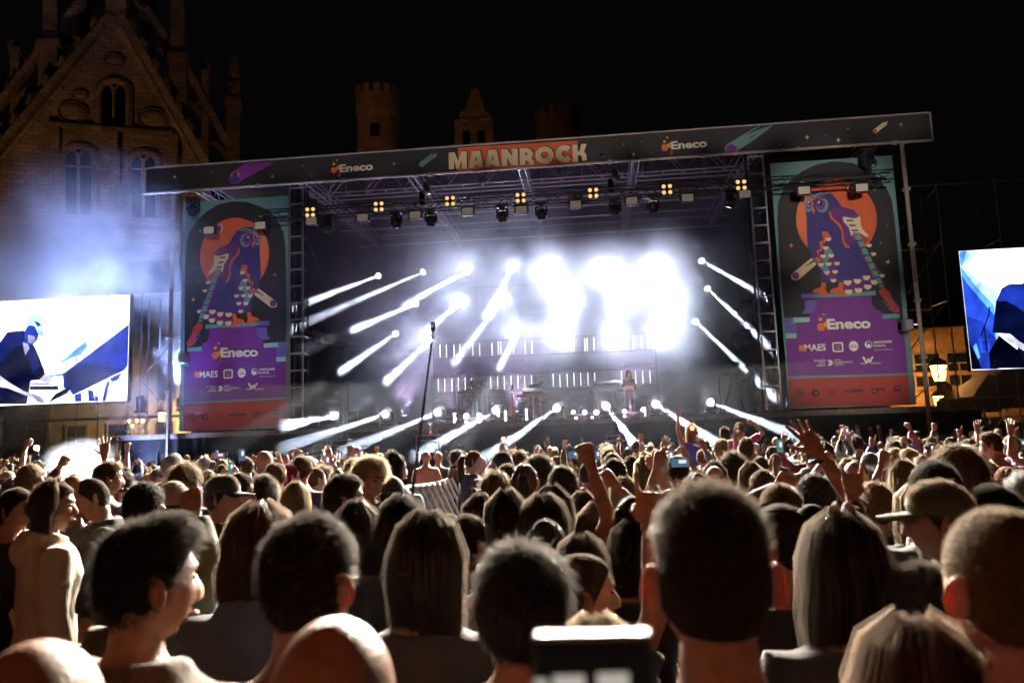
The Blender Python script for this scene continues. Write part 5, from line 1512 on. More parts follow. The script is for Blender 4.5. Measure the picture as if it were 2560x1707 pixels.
for a, b, w, off in (((560, -10), (375, 205), 44, 4.2), ((275, 320), (-30, 720), 44, 4.4), ((985, 50), (1150, 300), 44, 4.2), ((1250, 440), (1540, 975), 46, 4.4), ((130, 820), (-80, 1000), 36, 6.2), ((705, -40), (575, 60), 30, 9.2), ((855, -60), (980, 100), 30, 9.2)):
    strip_along('flying_buttress', a, b, w, off, 1.0)
    crockets(a, b, 5, 0.4, off + .4)
for pts, off in (([(580, 85), (620, 45), (700, 22)], 9.4), ([(860, 40), (920, 60), (970, 135)], 9.4), ([(385, 320), (420, 275), (480, 255), (525, 245)], 5), ([(120, 660), (170, 610), (250, 585)], 5.5), ([(1015, 322), (1080, 330), (1140, 405)], 5), ([(1256, 690), (1320, 705), (1365, 690)], 6), ([(1256, 690), (1310, 720), (1365, 790)], 6), ([(1410, 960), (1470, 980), (1530, 1060)], 7), ([(60, 830), (0, 850), (-40, 900)], 6)):
    mb = MB(); mb.tube([chp(x, y, off) for x, y in pts], 0.3, 6); obj('arch_rib', mb, M_stone2, church)
slab('nave_wall', [(-260, 1330), (1420, 1330), (1420, 3140), (-260, 3140)], 12.0, 20.0, M_stone2)
roofp = [chp(720, 130, 1.2), chp(-250, 1290, 1.2), chp(1400, 1130, 1.2)]
mb = MB(); mb.prism([roofp[0], roofp[1], roofp[2]], nb_ * 7.0); obj('roof', mb, M_roof, church)

# towers of the old palace behind the stage
def round_tower(u0, u1, vtop, label, Y=92.0):
    a = at(u0, vtop, Y); b = at(u1, vtop, Y); r = (b[0] - a[0]) / 2; c = (a + b) / 2
    t = thing('round_tower', label, 'tower', (c[0], Y, 0), group='round brick towers')
    h = c[2]
    mb = MB(); mb.lathe([(r * .93, 0), (r * .93, h - 4.0), (r, h - 3.4), (r, h - 1.1), (r * .86, h - 1.1), (r * .86, h - 1.4)], 36); obj('shaft', mb, M_brickt, t)
    for k in range(14):
        q = k * 2 * pi / 14
        mb = MB(); mb.box((r * .94 * cos(q), r * .94 * sin(q), h - 0.6), (r * 0.13, r * 0.27, 1.1), Matrix.Rotation(q, 3, 'Z')); obj('merlon', mb, M_brickt, t)
    mb = MB(); mb.box((0.35, -r * .94, h - 6.2), (1.0, 0.5, 1.5)); obj('slit_window', mb, M_leaded, t)
    return t
round_tower(887, 1001, 231, 'dark round crenellated brick tower over the left half of the header')
round_tower(1338, 1446, 279, 'dark round crenellated brick tower above the MAANROCK lettering')
pts = [(1136, 420), (1136, 305), (1148, 296), (1150, 282), (1166, 274), (1170, 246), (1176, 240), (1178, 226), (1192, 220), (1200, 228), (1201, 243), (1208, 250), (1210, 274), (1224, 283), (1228, 297), (1233, 305), (1233, 420)]
P = [at(u, v, 90.0) for u, v in pts]; og = np.array([at(1184, 400, 90.0)[0], 90.0, 0])
P[0][2] = P[-1][2] = 0
t = thing('stepped_gable', 'dark narrow curved gable between the two round towers', 'gable', og)
mb = MB(); mb.prism([p - og for p in P], (0, 3.0, 0)); obj('wall', mb, M_brickt, t)
for u in (1166, 1203):
    q = at(u, 345, 89.98) - og
    mb = MB(); mb.box(q, (0.85, 0.12, 1.7)); obj('window', mb, M_leaded, t)
mb = MB(); q = at(1184, 300, 89.95) - og; mb.bbox(q, (4.6, 0.4, 0.35), 0.05); obj('cornice', mb, M_stone2, t)
# unseen flood lamps added to give these fronts their brown street light
def flood(loc, target, watts, label, angle=70, color=(1.0, 0.52, 0.24)):
    t = thing('flood_lamp', label, 'flood lamp', loc, group='ground flood lamps')
    d = np.array(target, float) - np.array(loc, float)
    mb = MB(); mb.bbox((0, 0, 0.3), (0.5, 0.3, 0.4), 0.04); obj('housing', mb, M_black, t)
    mb = MB(); mb.box((0, 0, 0.05), (0.6, 0.1, 0.1)); obj('foot', mb, M_darksteel, t)
    spot(t, (0, 0, 0.7), d, watts, R_(angle), color, 0.8, 0.2)
    return t
cc = CO + ex * 8.0
flood((cc[0] - 6, cc[1] - 26, 0.0), cc + np.array([0, 0, 34]), 9500.0, 'flood lamp on the ground behind the left screen washing the church', 80)
flood((-15.0, 42.5, 0.0), CO + ex * 20 + np.array([0, 6, 30]), 7000.0, 'flood lamp on the ground behind the stage washing the church pinnacles', 60)
flood((-4.0, 62, 0.0), (-4.0, 92, 38), 750.0, 'flood lamp on the ground behind the stage washing the brick towers', 80)

# unseen blue wash lamps added by the left scaffold to tint the smoke
for k, (p, d, w) in enumerate((((-17.3, 28.7, 3.5), (-0.35, 0.0, 0.9), 26000.0), ((-15.6, 28.7, 3.5), (0.1, -0.1, 1.0), 16000.0), ((-16.1, 26.4, 0.0), (0.25, 0.05, 1.0), 5000.0))):
    moving_head(p, d, 'blue wash lamp behind the left screen scaffold, ' + ['beside the screen edge', 'nearest the dimmer owl banner', 'standing before the scaffold foot'][k], s=1.0, lens=emat('blue_lens', (0.3, 0.45, 1.0), 10.0), group='blue wash lamps', light=dict(w=w, a=R_(95), blend=0.8, c=(0.34, 0.46, 1.0), r=0.15))
# assumed unseen desk tower and front lights behind the camera, for banners and singer
ft = thing('sound_desk_tower', 'scaffold tower with front lights opposite the stage', 'tower', (4.0, -16.0, 0))
for sx in (-1, 1):
    for sy in (-1, 1):
        mb = MB(); mb.tube([(sx * 1.3, sy * 1.0, 0), (sx * 1.3, sy * 1.0, 6.4)], 0.04, 6); obj('upright', mb, M_steel, ft)
for z in (2.2, 4.3, 6.3):
    mb = MB(); mb.box((0, 0, z), (2.7, 2.1, 0.06)); obj('platform', mb, M_deck, ft)
def assumed_front_light(x, target, watts, ang, c=(1.0, 0.93, 0.84), lab=''):
    p = np.array([4.0 + x, -14.9, 6.4]); d = np.array(target, float) - p - np.array([0, 0, 0.44])
    moving_head(p, d, lab, s=1.0, lens=M_lens_down, group='front lights on the desk tower', light=dict(w=watts, a=R_(ang), blend=0.9, c=c, r=0.1))
for z, part in ((9.35, 'upper'), (4.75, 'lower')):
    assumed_front_light(-1.0, (-13.05, 27.5, z), 22000.0, 8.2, lab='front light aimed at the %s dimmer owl banner' % part)
    assumed_front_light(0.9, (8.72, 27.5, z), 35000.0, 8.4, lab='front light aimed at the %s brighter owl banner' % part)
for k, x in enumerate(np.linspace(-15.2, 10.8, 11)):
    assumed_front_light(-0.8 + 0.2 * k, (x, 27.0, 13.0), 25000.0, 5.2, lab='front light aimed at the header, %s from the left' % ORD[k])
assumed_front_light(0.6, (1.4, 28.5, 3.9), 20000.0, 3.2, (1.0, 0.8, 0.62), lab='front light aimed at the singer')
# unseen street lamps assumed behind the camera for the orange light on necks
for k, (x, y) in enumerate(((-5.5, -6.5), (4.5, -7.5))):
    wall_lantern((x, y, 4.6), ['warm street lamp behind the camera towards the church', 'warm street lamp behind the camera towards the tents'][k], 230.0, 1.0, (0.0, 0.0, -4.6), M_glow, (1.0, 0.22, 0.045))
# ================================================================== people: figure building
TMP = bpy.data.scenes.new('workbench')
def remesh(mb, vox, smooth=2):
    me = mb.mesh('tmp'); o = bpy.data.objects.new('tmp', me); TMP.collection.objects.link(o)
    m1 = o.modifiers.new('r', 'REMESH'); m1.mode = 'VOXEL'; m1.voxel_size = vox
    if smooth:
        m2 = o.modifiers.new('s', 'SMOOTH'); m2.factor = 0.5; m2.iterations = smooth
    with bpy.context.temp_override(scene=TMP, view_layer=TMP.view_layers[0]):
        dg = bpy.context.evaluated_depsgraph_get(); dg.update()
    ev = o.evaluated_get(dg); r = bpy.data.meshes.new_from_object(ev)
    n = len(r.vertices); v = np.empty(n * 3); r.vertices.foreach_get('co', v); v = v.reshape(-1, 3)
    f = [tuple(p.vertices) for p in r.polygons]
    bpy.data.objects.remove(o); bpy.data.meshes.remove(me); bpy.data.meshes.remove(r)
    return v, f
HC = np.array([0, 0.022, 1.632])      # head centre of a 1.75 m figure, facing +Y
def sph_grid(nu, nv):
    th = np.arange(nu) * 2 * pi / nu
    ph = np.linspace(-pi / 2, pi / 2, nv + 2)[1:-1]
    d = [(0, 0, -1.0)] + [(cos(p) * sin(t), cos(p) * cos(t), sin(p)) for p in ph for t in th] + [(0, 0, 1.0)]
    f = [(0, 1 + (j + 1) % nu, 1 + j) for j in range(nu)]
    for i in range(nv - 1):
        for j in range(nu):
            a = 1 + i * nu; k = (j + 1) % nu
            f.append((a + j, a + k, a + nu + k, a + nu + j))
    a = 1 + (nv - 1) * nu
    f += [(a + j, a + (j + 1) % nu, len(d) - 1) for j in range(nu)]
    return np.array(d), f
def smst(a, b, x):
    t = np.clip((x - a) / (b - a), 0, 1); return t * t * (3 - 2 * t)
def head_pts(d, face=1.0):
    x, y, z = d[:, 0], d[:, 1], d[:, 2]
    a, b, c = 0.0755, 0.097, 0.118
    t = np.clip(-z - 0.08, 0, 1)
    px = a * x * (1 - 0.34 * t ** 1.4) * (1 + 0.05 * smst(0.0, 0.6, z))
    py = b * y * np.where(y < 0, 1 - 0.45 * t, 1 - 0.06 * t)
    pz = c * np.sign(z) * np.abs(z) ** 0.95
    f = smst(0.15, 0.6, y)
    py = py - 0.006 * f * smst(0.85, 1.0, y)
    if face:
        g = lambda q, s: np.exp(-(q / s) ** 2)
        nose = g(px, 0.012) * (smst(0.028, -0.030, pz) * smst(-0.052, -0.040, pz))
        py = py + f * face * (0.026 * nose - 0.010 * g(np.abs(px) - 0.031, 0.015) * g(pz - 0.012, 0.013) + 0.006 * g(pz - 0.034, 0.010) * smst(0.06, 0.04, np.abs(px))
                              + 0.007 * g(px, 0.021) * g(pz + 0.067, 0.009) - 0.004 * g(px, 0.022) * g(pz + 0.0675, 0.003) + 0.009 * g(px, 0.021) * g(pz + 0.103, 0.014) - 0.004 * g(pz + 0.086, 0.008) * g(px, 0.03)
                              - 0.003 * g(np.abs(px) - 0.045, 0.014) * g(pz + 0.045, 0.02))
    return np.column_stack([px, py, pz])
def add_head(mb, nu, nv, detail=True, smile=False):
    d, f = sph_grid(nu, nv)
    P = head_pts(d)
    mb.add(P + HC, f)
    for s in (-1, 1):       # ears
        M = np.array(Matrix.Rotation(s * -0.62, 3, 'Z') @ Matrix.Rotation(0.16, 3, 'X'))
        n = 14 if detail else 8
        c = HC + np.array([s * 0.0835, -0.010, -0.004])
        mb.ell(c, (0.0034, 0.018, 0.030), n, 7, M)
        if detail:
            mb.tube([c + M @ np.array([s * 0.003, 0.018 * cos(q), 0.030 * sin(q)]) for q in np.linspace(-0.9 + pi, -0.9 - 0.5, 10)], 0.0034, 6)
            mb.ell(c + np.array([-s * .004, 0.006, -0.022]), (0.006, 0.008, 0.009), 8, 5)
    if detail:
        k = mb.cur
        for s in (-1, 1):
            mb.cur = 1
            mb.ell(HC + np.array([s * 0.030, 0.0815, 0.011]), (0.0125, 0.006, 0.006), 10, 6)
            mb.tube([HC + np.array([s * (0.014 + 0.03 * q), 0.094 - 0.012 * q * q - 0.003 * q, 0.030 + 0.006 * sin(q * 2.4)]) for q in np.linspace(0, 1, 6)], [0.003, 0.0036, 0.0036, 0.0032, 0.0026, 0.001], 5)
        mb.cur = 2
        if smile:
            mb.tube([HC + np.array([0.026 * q, 0.0985 - 0.012 * q * q, -0.069 + 0.006 * q * q]) for q in np.linspace(-1, 1, 9)], [0.001, 0.003, 0.004, 0.0045, 0.0048, 0.0045, 0.004, 0.003, 0.001], 6)
        else:
            mb.tube([HC + np.array([0.022 * q, 0.0985 - 0.009 * q * q, -0.0675]) for q in np.linspace(-1, 1, 9)], [0.001, 0.003, 0.0042, 0.005, 0.0048, 0.005, 0.0042, 0.003, 0.001], 6)
        mb.cur = k
def hand_mb(kind, side, lod):
    """wrist at 0, fingers along +Z, palm towards +Y; side=+1 right hand"""
    curl = {'open': (0.06, 0.04, 0.05, 0.10), 'relaxed': (0.5, 0.45, 0.5, 0.55), 'fist': (1.45, 1.45, 1.45, 1.45), 'point': (0.04, 1.45, 1.45, 1.45), 'rock': (0.05, 1.4, 1.4, 0.08), 'grip': (1.0, 1.0, 1.05, 1.1), 'victory': (0.05, 0.06, 1.45, 1.45)}[kind]
    spread = {'open': 0.17, 'rock': 0.10, 'victory': 0.14}.get(kind, 0.03)
    mb = MB(); n = 8 if lod == 0 else 5
    mb.loft([np.array([(wx * cos(q), th * sin(q), z) for q in np.arange(10) * 2 * pi / 10]) for z, wx, th in ((-0.03, 0.027, 0.021), (0.0, 0.028, 0.02), (0.03, 0.037, 0.017), (0.065, 0.042, 0.0155), (0.092, 0.042, 0.014), (0.104, 0.036, 0.010))])
    ln = (0.076, 0.084, 0.078, 0.060)
    for k in range(4):
        x = (-0.032 + 0.0213 * k) * side
        p = np.array([x, 0.0, 0.092]); ang = 0.0; pts = [p - np.array([0, 0, 0.02]), p]
        sp = (k - 1.4) * spread * side
        c = curl[k]
        for j, fr in enumerate((0.44, 0.32, 0.24)):
            ang += c * (0.9 if j == 0 else 1.05)
            d = np.array([sin(sp) * cos(ang), sin(ang), cos(ang) * cos(sp)])
            p = p + d * ln[k] * fr; pts.append(p)
        r = 0.0088 if k < 3 else 0.0076
        tip = pts[-1] + (pts[-1] - pts[-2]) * 0.12
        mb.tube(pts + [tip], [r * .9, r, r * .98, r * .92, r * .8, r * .35], n)
    # thumb leaves the side of the palm
    sx = -side
    if kind in ('open',):
        th = [(0.030, 0.004, 0.020), (0.052, 0.010, 0.045), (0.074, 0.012, 0.068), (0.092, 0.010, 0.088)]
    elif kind in ('relaxed', 'grip'):
        th = [(0.028, 0.004, 0.020), (0.043, 0.022, 0.045), (0.042, 0.036, 0.070), (0.036, 0.044, 0.092)]
    else:
        th = [(0.028, 0.006, 0.020), (0.042, 0.024, 0.045), (0.030, 0.040, 0.068), (0.006, 0.044, 0.078)]
    mb.tube([np.array([sx * a, b, c]) for a, b, c in th], [0.013, 0.0115, 0.0098, 0.006], n)
    if lod == 0:
        v, f = remesh(mb, 0.0042, 1); mb = MB(); mb.add(v, f)
    return mb
HANDC = {}
def hand(kind, side, lod):
    k = (kind, side, lod)
    if k not in HANDC:
        m = hand_mb(kind, side, lod); HANDC[k] = (m.verts(), list(m.f))
    return HANDC[k]
ARM = {'down': ((0.05, -0.02, -0.285), (0.0, 0.07, -0.245)), 'up': ((0.07, 0.07, 0.265), (-0.03, 0.03, 0.25)), 'upbent': ((0.17, 0.10, 0.20), (-0.09, 0.07, 0.235)), 'upout': ((0.17, 0.08, 0.22), (0.07, 0.04, 0.245)),
       'phone': ((0.04, 0.17, -0.20), (-0.06, 0.19, 0.175)), 'phonehigh': ((0.05, 0.20, 0.12), (-0.10, 0.12, 0.21)), 'face': ((0.08, 0.15, -0.22), (-0.10, 0.10, 0.215)), 'fwd': ((0.06, 0.13, -0.24), (-0.05, 0.235, 0.04)), 'akimbo': ((0.2, -0.02, -0.2), (-0.13, 0.1, -0.2)), 'headhold': ((0.24, 0.03, 0.15), (-0.17, 0.02, 0.17)), 'pole': ((0.05, 0.14, -0.23), (-0.02, 0.16, 0.19)), 'side': ((0.16, 0.1, -0.2), (0.1, 0.2, 0.05))}
def arm_pts(side, pose):
    S = np.array([side * 0.170, -0.008, 1.395]); e, w = ARM[pose]
    E = S + np.array([side * e[0], e[1], e[2]]); W = E + np.array([side * w[0], w[1], w[2]])
    return S, E, W
TORSO_M = [(0.86, .165, .105, 0), (0.95, .168, .112, 0), (1.06, .155, .105, .008), (1.18, .165, .112, .01), (1.30, .178, .120, .004), (1.375, .180, .112, -.004), (1.425, .150, .092, -.012), (1.465, .095, .072, -.014), (1.495, .06, .058, -.008)]
TORSO_F = [(0.86, .178, .115, 0), (0.95, .175, .115, 0), (1.06, .140, .098, .006), (1.18, .142, .102, .012), (1.28, .158, .122, .016), (1.375, .165, .104, .0), (1.43, .145, .084, -.012), (1.462, .092, .066, -.014), (1.49, .054, .052, -.008)]
def torso(mb, sex, off, z0=0.0, z1=9.0, n=20):
    T = TORSO_M if sex == 'm' else TORSO_F
    rings = []
    for z, a, b, y in T:
        if z < z0 - 1e-6 or z > z1 + 1e-6:
            continue
        o = off if z < 1.46 else off * 0.6
        rings.append(np.array([((a + o) * np.sign(cos(q)) * abs(cos(q)) ** 0.85, y + (b + o) * np.sign(sin(q)) * abs(sin(q)) ** 0.85, z) for q in np.arange(n) * 2 * pi / n]))
    mb.loft(rings)
def legs(mb, off, sit=False):
    for s in (-1, 1):
        if sit:
            mb.tube([(s * 0.09, 0, 0.92), (s * 0.11, 0.2, 0.93), (s * 0.11, 0.42, 0.90), (s * 0.09, 0.46, 0.75), (s * 0.085, 0.42, 0.48)], [0.085 + off, 0.078 + off, 0.06 + off, 0.055 + off, 0.04 + off], 12)
            mb.ell((s * 0.085, 0.47, 0.42), (0.045, 0.12, 0.04), 10, 6)
        else:
            mb.tube([(s * 0.088, 0, 0.93), (s * 0.093, 0.012, 0.72), (s * 0.095, 0.015, 0.50), (s * 0.098, -0.01, 0.30), (s * 0.1, -0.02, 0.07)], [0.088 + off, 0.076 + off, 0.056 + off, 0.054 + off, 0.037 + off], 12)
            mb.ell((s * 0.105, 0.045, 0.04 + max(off, 0) * .3), (0.046 + max(off, 0), 0.13 + max(off, 0), 0.042 + max(off, 0) * .3), 10, 6)
BODYC = {}
def rot_head(P, yaw, tilt):
    c = np.array([0, 0, 1.53]); Mr = np.array(Matrix.Rotation(yaw, 3, 'Z') @ Matrix.Rotation(-tilt, 3, 'X'))
    return (P - c) @ Mr.T + c
def body_mesh(sex, arms, hands, lod, yaw, tilt, sit, smile):
    key = ('b', sex, arms, hands, lod, round(yaw, 2), round(tilt, 2), sit, smile)
    if key in BODYC:
        return BODYC[key]
    mb = MB()
    torso(mb, sex, 0.0)
    mb.tube([(0, -0.012, 1.44), (0, 0.0, 1.50), (0, 0.012, 1.575)], [0.066, 0.056, 0.055] if sex == 'm' else [0.056, 0.048, 0.047], 14)
    for s, pose in ((-1, arms[0]), (1, arms[1])):
        S, E, W = arm_pts(s, pose)
        mb.tube([S + np.array([-s * .05, 0, -.02]), S, (S + E) / 2, E, E * .45 + W * .55, W], [0.05, 0.056, 0.047, 0.041, 0.036, 0.026], 10)
    v, f = remesh(mb, (0.018, 0.024, 0.03)[lod], 2)
    full = MB(); full.add(v, f)
    hd = MB(); add_head(hd, *((52, 40), (30, 22), (18, 13))[lod], detail=lod < 2, smile=smile)
    full.cur = 0
    base = full.n
    full.v.append(rot_head(hd.verts(), yaw, tilt)); full.f += [tuple(i + base for i in q) for q in hd.f]; full.m += hd.m; full.n += hd.n
    for s, pose, kind in ((-1, arms[0], hands[0]), (1, arms[1], hands[1])):
        S, E, W = arm_pts(s, pose)
        hv, hf = hand(kind, s, 0 if lod == 0 and kind != 'relaxed' else 1)
        dz = (W - E) / np.linalg.norm(W - E)
        if pose in ('down', 'akimbo'):
            yx = np.array([-s * 1.0, 0.2, 0])
        elif pose in ('phone', 'phonehigh', 'fwd', 'face', 'pole'):
            yx = np.array([-s * 0.8, -0.4, 0])
        else:
            yx = np.array([-s * 0.25, 1.0, 0])
        yx = yx - dz * (yx @ dz); yx /= np.linalg.norm(yx); xx = np.cross(yx, dz)
        full.add(hv @ np.array([xx, yx, dz]) + W, hf)
    me = full.mesh('body', True)
    BODYC[key] = me
    return me
def top_mesh(sex, arms, style, lod, sit):
    """style: tee, long, hoodie, tank, jacket, crop"""
    key = ('t', sex, arms, style, lod, sit)
    if key in BODYC:
        return BODYC[key]
    mb = MB()
    off = {'tee': 0.016, 'long': 0.017, 'hoodie': 0.034, 'tank': 0.012, 'jacket': 0.032, 'crop': 0.010}[style]
    torso(mb, sex, off, z0=1.18 if style == 'crop' else 0.0, z1=1.47)
    for s, pose in ((-1, arms[0]), (1, arms[1])):
        S, E, W = arm_pts(s, pose)
        if style == 'tank':
            continue
        r = off * 0.8
        if style == 'tee':
            q = S + (E - S) * 0.72
            mb.tube([S + np.array([-s * .06, 0, -.02]), S, (S + q) / 2, q], [0.058 + r, 0.064 + r, 0.058 + r, 0.060 + r], 12)
        else:
            q = E + (W - E) * 0.9
            mb.tube([S + np.array([-s * .06, 0, -.02]), S, (S + E) / 2, E, (E + q) / 2, q], [0.056 + r, 0.062 + r, 0.055 + r, 0.050 + r, 0.044 + r, 0.034 + r * .6], 12)
    if style in ('hoodie', 'jacket'):
        a = 1.0 if style == 'hoodie' else 0.62
        mb.tube([np.array([0.095 * sin(q), -0.01 - 0.085 * cos(q) * (1 + .15 * a), 1.475 + 0.014 * cos(q) * a]) for q in np.linspace(-2.4, 2.4, 14)], [0.02 * a + 0.008] * 2 + [0.034 * a + .006] * 10 + [0.02 * a + .008] * 2, 10)
        if style == 'hoodie':
            mb.ell((0, -0.125, 1.415), (0.11, 0.055, 0.085), 14, 8)
    v, f = remesh(mb, (0.017, 0.023, 0.03)[lod], 2)
    # folds
    cen = v.mean(0); nrm = v - np.array([0, 0, 0]); nrm = np.column_stack([v[:, 0], v[:, 1], 0 * v[:, 2]]); nrm /= (np.linalg.norm(nrm, axis=1, keepdims=True) + 1e-6)
    amp = 0.0035 if style in ('tee', 'tank', 'crop') else 0.0055
    v = v + nrm * (amp * vnoise(v * np.array([1.3, 1.3, 0.6]) + 0.3 * v[:, [2, 0, 1]], 17, 1.3) + amp * 0.6 * vnoise(v * np.array([1, 1, .5]) + 0.2 * v[:, [1, 2, 0]], 41, 2.1))[:, None]
    m2 = MB(); m2.add(v, f)
    me = m2.mesh('top', True)
    BODYC[key] = me
    return me
def trouser_mesh(sex, lod, sit):
    key = ('p', sex, lod, sit)
    if key in BODYC:
        return BODYC[key]
    mb = MB(); torso(mb, sex, 0.008, z1=1.06); legs(mb, 0.012, sit)
    v, f = remesh(mb, (0.016, 0.022, 0.03)[lod], 2)
    v = v + np.column_stack([v[:, 0], v[:, 1], 0 * v[:, 0]]) * 0.04 * vnoise(v, 22, 0.4)[:, None]
    m2 = MB(); m2.add(v, f); me = m2.mesh('trousers', True); BODYC[key] = me
    return me
# ---------------------------------------------------------------- hair
def hairline(d):
    y = d[:, 1]
    return np.interp(y, [-1, -0.5, -0.15, 0.1, 0.35, 0.6, 0.9, 1.0], [-0.60, -0.58, -0.40, -0.20, 0.10, 0.42, 0.60, 0.62])
def ribbons(paths, width, jit, r):
    """paths: (N, k, 3) -> verts, faces of tapering flat strands"""
    N, k, _ = paths.shape
    t = np.gradient(paths, axis=1); t /= (np.linalg.norm(t, axis=2, keepdims=True) + 1e-9)
    rv = r.normal(size=(N, 1, 3)); s = np.cross(t, np.repeat(rv, k, 1)); s /= (np.linalg.norm(s, axis=2, keepdims=True) + 1e-9)
    w = width * (1 - np.linspace(0, 1, k) ** 2 * 0.85)[None, :, None] * (0.6 + 0.8 * r.random((N, 1, 1)))
    V = np.stack([paths - s * w / 2, paths + s * w / 2], 2).reshape(-1, 3)
    i = (np.arange(N)[:, None] * k + np.arange(k - 1)[None]).ravel() * 2
    F = np.column_stack([i, i + 1, i + 3, i + 2])
    return V, F
HAIRC = {}
def hair_mesh(style, lod, seed=0):
    if lod:
        seed = seed % 3
    key = (style, lod, seed)
    if key in HAIRC:
        return HAIRC[key]
    r = np.random.default_rng(100 + seed * 17 + hash_(style))
    d, f = sph_grid(*((56, 40), (34, 24), (20, 14))[lod])
    base = head_pts(d, 0)
    n = base / np.linalg.norm(base, axis=1, keepdims=True)
    x, y, z = d.T
    hl = hairline(d)
    thick = {'short': 0.012, 'crop': 0.006, 'quiff': 0.014, 'curly': 0.036, 'long': 0.016, 'bob': 0.022, 'pony': 0.010, 'bun': 0.010, 'mop': 0.028, 'fade': 0.014, 'thin': 0.004, 'afro': 0.055}[style]
    mask = smst(-0.03, 0.10, z - hl)
    if style in ('long', 'bob', 'mop'):
        mask = smst(-0.03, 0.10, z - np.minimum(hl, np.interp(y, [-1, 0.05, 0.3, 0.6, 1], [-0.9, -0.8, -0.1, 0.45, 0.62])))
    th = np.full(len(d), thick)
    if style in ('short', 'quiff', 'fade'):
        th = th * np.clip(0.30 + 0.95 * smst(-0.2, 0.75, z), 0.2, 2)
    if style == 'quiff':
        th = th + 0.022 * smst(0.35, 0.8, z) * smst(-0.3, 0.6, y)
    if style == 'fade':
        th = np.where(z < 0.35, 0.003, 0.003 + 0.016 * smst(0.35, 0.75, z))
    lump = {'curly': 0.010, 'afro': 0.012, 'mop': 0.006, 'short': 0.004, 'quiff': 0.005, 'bob': 0.003}.get(style, 0.0015)
    fr = {'curly': 55, 'afro': 60, 'short': 38, 'mop': 30}.get(style, 30)
    th = th + lump * vnoise(base, fr, seed) + lump * 0.6 * vnoise(base, fr * 2.1, seed + 3)
    surf = base + n * (th * mask - 0.008 * (1 - mask))[:, None]
    shell = surf - n * (np.minimum(0.0035, np.maximum(th, 0) * 0.3) * mask)[:, None]
    if style in ('long', 'bob'):      # parting
        shell[:, 2] -= 0.006 * np.exp(-(shell[:, 0] / 0.006) ** 2) * smst(0.4, 0.8, z)
    mb = MB(); mb.cur = 1; mb.add(shell, f)
    L_ = {'long': 0.36, 'bob': 0.15}.get(style, 0)
    def curtain_pt(q, s):
        """q -1..1 round the back from ear to ear, s 0..1 downwards (arrays)"""
        q = np.asarray(q, float); s = np.broadcast_to(np.asarray(s, float), q.shape)
        a = q * 1.95
        hw = 0.094 + 0.020 * np.sin(np.minimum(s * 2.2, 1.57)) - (0.040 * s * s if style == 'long' else -0.004 * s)
        hd = 0.112 - 0.032 * smst(0, 0.5, s) - (0.008 * s if style == 'long' else 0)
        return np.stack([hw * np.sin(a), -hd * np.cos(a) - 0.012 + 0.006 * s, 0.015 - s * L_ - 0.03 * (1 - np.abs(q)) * s], -1)
    if L_:
        nq, ns = (25, 14) if lod < 2 else (13, 7)
        qs = np.linspace(-1, 1, nq); ss = np.linspace(0, 1, ns)
        outer = np.array([curtain_pt(qs, s) for s in ss])
        outer += 0.004 * vnoise(outer.reshape(-1, 3) * np.array([1, 1, .25]), 60, seed).reshape(ns, nq, 1) * np.array([1, 1, 0])
        inner = outer * np.array([0.78, 0.72, 1.0])
        v = np.concatenate([outer.reshape(-1, 3), inner.reshape(-1, 3)]); K_ = ns * nq; fs = []
        for i in range(ns - 1):
            for j in range(nq - 1):
                p = i * nq + j
                fs += [(p, p + nq, p + nq + 1, p + 1), (K_ + p, K_ + p + 1, K_ + p + nq + 1, K_ + p + nq)]
            for j in (0, nq - 1):
                p = i * nq + j; fs.append((p, p + nq, K_ + p + nq, K_ + p))
        for j in range(nq - 1):
            p = (ns - 1) * nq + j; fs.append((p, p + 1, K_ + p + 1, K_ + p))
        mb.add(v, fs)
    if style == 'pony':
        mb.tube([(0, -0.095, 0.045), (0, -0.135, 0.05), (0.005, -0.155, 0.0), (0.01, -0.15, -0.10), (0.012, -0.135, -0.22), (0.01, -0.13, -0.30)], [0.016, 0.024, 0.032, 0.034, 0.026, 0.006], 10)
    if style == 'bun':
        mb.ell((0, -0.10, 0.085), (0.048, 0.045, 0.045), 14, 9)
    mb.cur = 0
    # strands
    N = {0: {'long': 3600, 'bob': 3600, 'crop': 11000, 'fade': 11000}.get(style, 7500), 1: 1300, 2: 260}[lod]
    if style == 'thin':
        N //= 3
    ok = np.where(mask > 0.5)[0]
    tri = np.array([(q[0], q[1], q[2]) for q in f if mask[q[0]] > 0.4 and mask[q[1]] > 0.4 and mask[q[2]] > 0.4])
    A, B, C = surf[tri[:, 0]], surf[tri[:, 1]], surf[tri[:, 2]]
    area = np.linalg.norm(np.cross(B - A, C - A), axis=1); pr = area / area.sum()
    pick = r.choice(len(tri), N, p=pr); u = r.random((N, 2)); u[u.sum(1) > 1] = 1 - u[u.sum(1) > 1]
    P0 = A[pick] + (B - A)[pick] * u[:, :1] + (C - A)[pick] * u[:, 1:]
    nn = P0 / np.linalg.norm(P0, axis=1, keepdims=True)
    width = {0: 0.0016, 1: 0.0035, 2: 0.009}[lod]
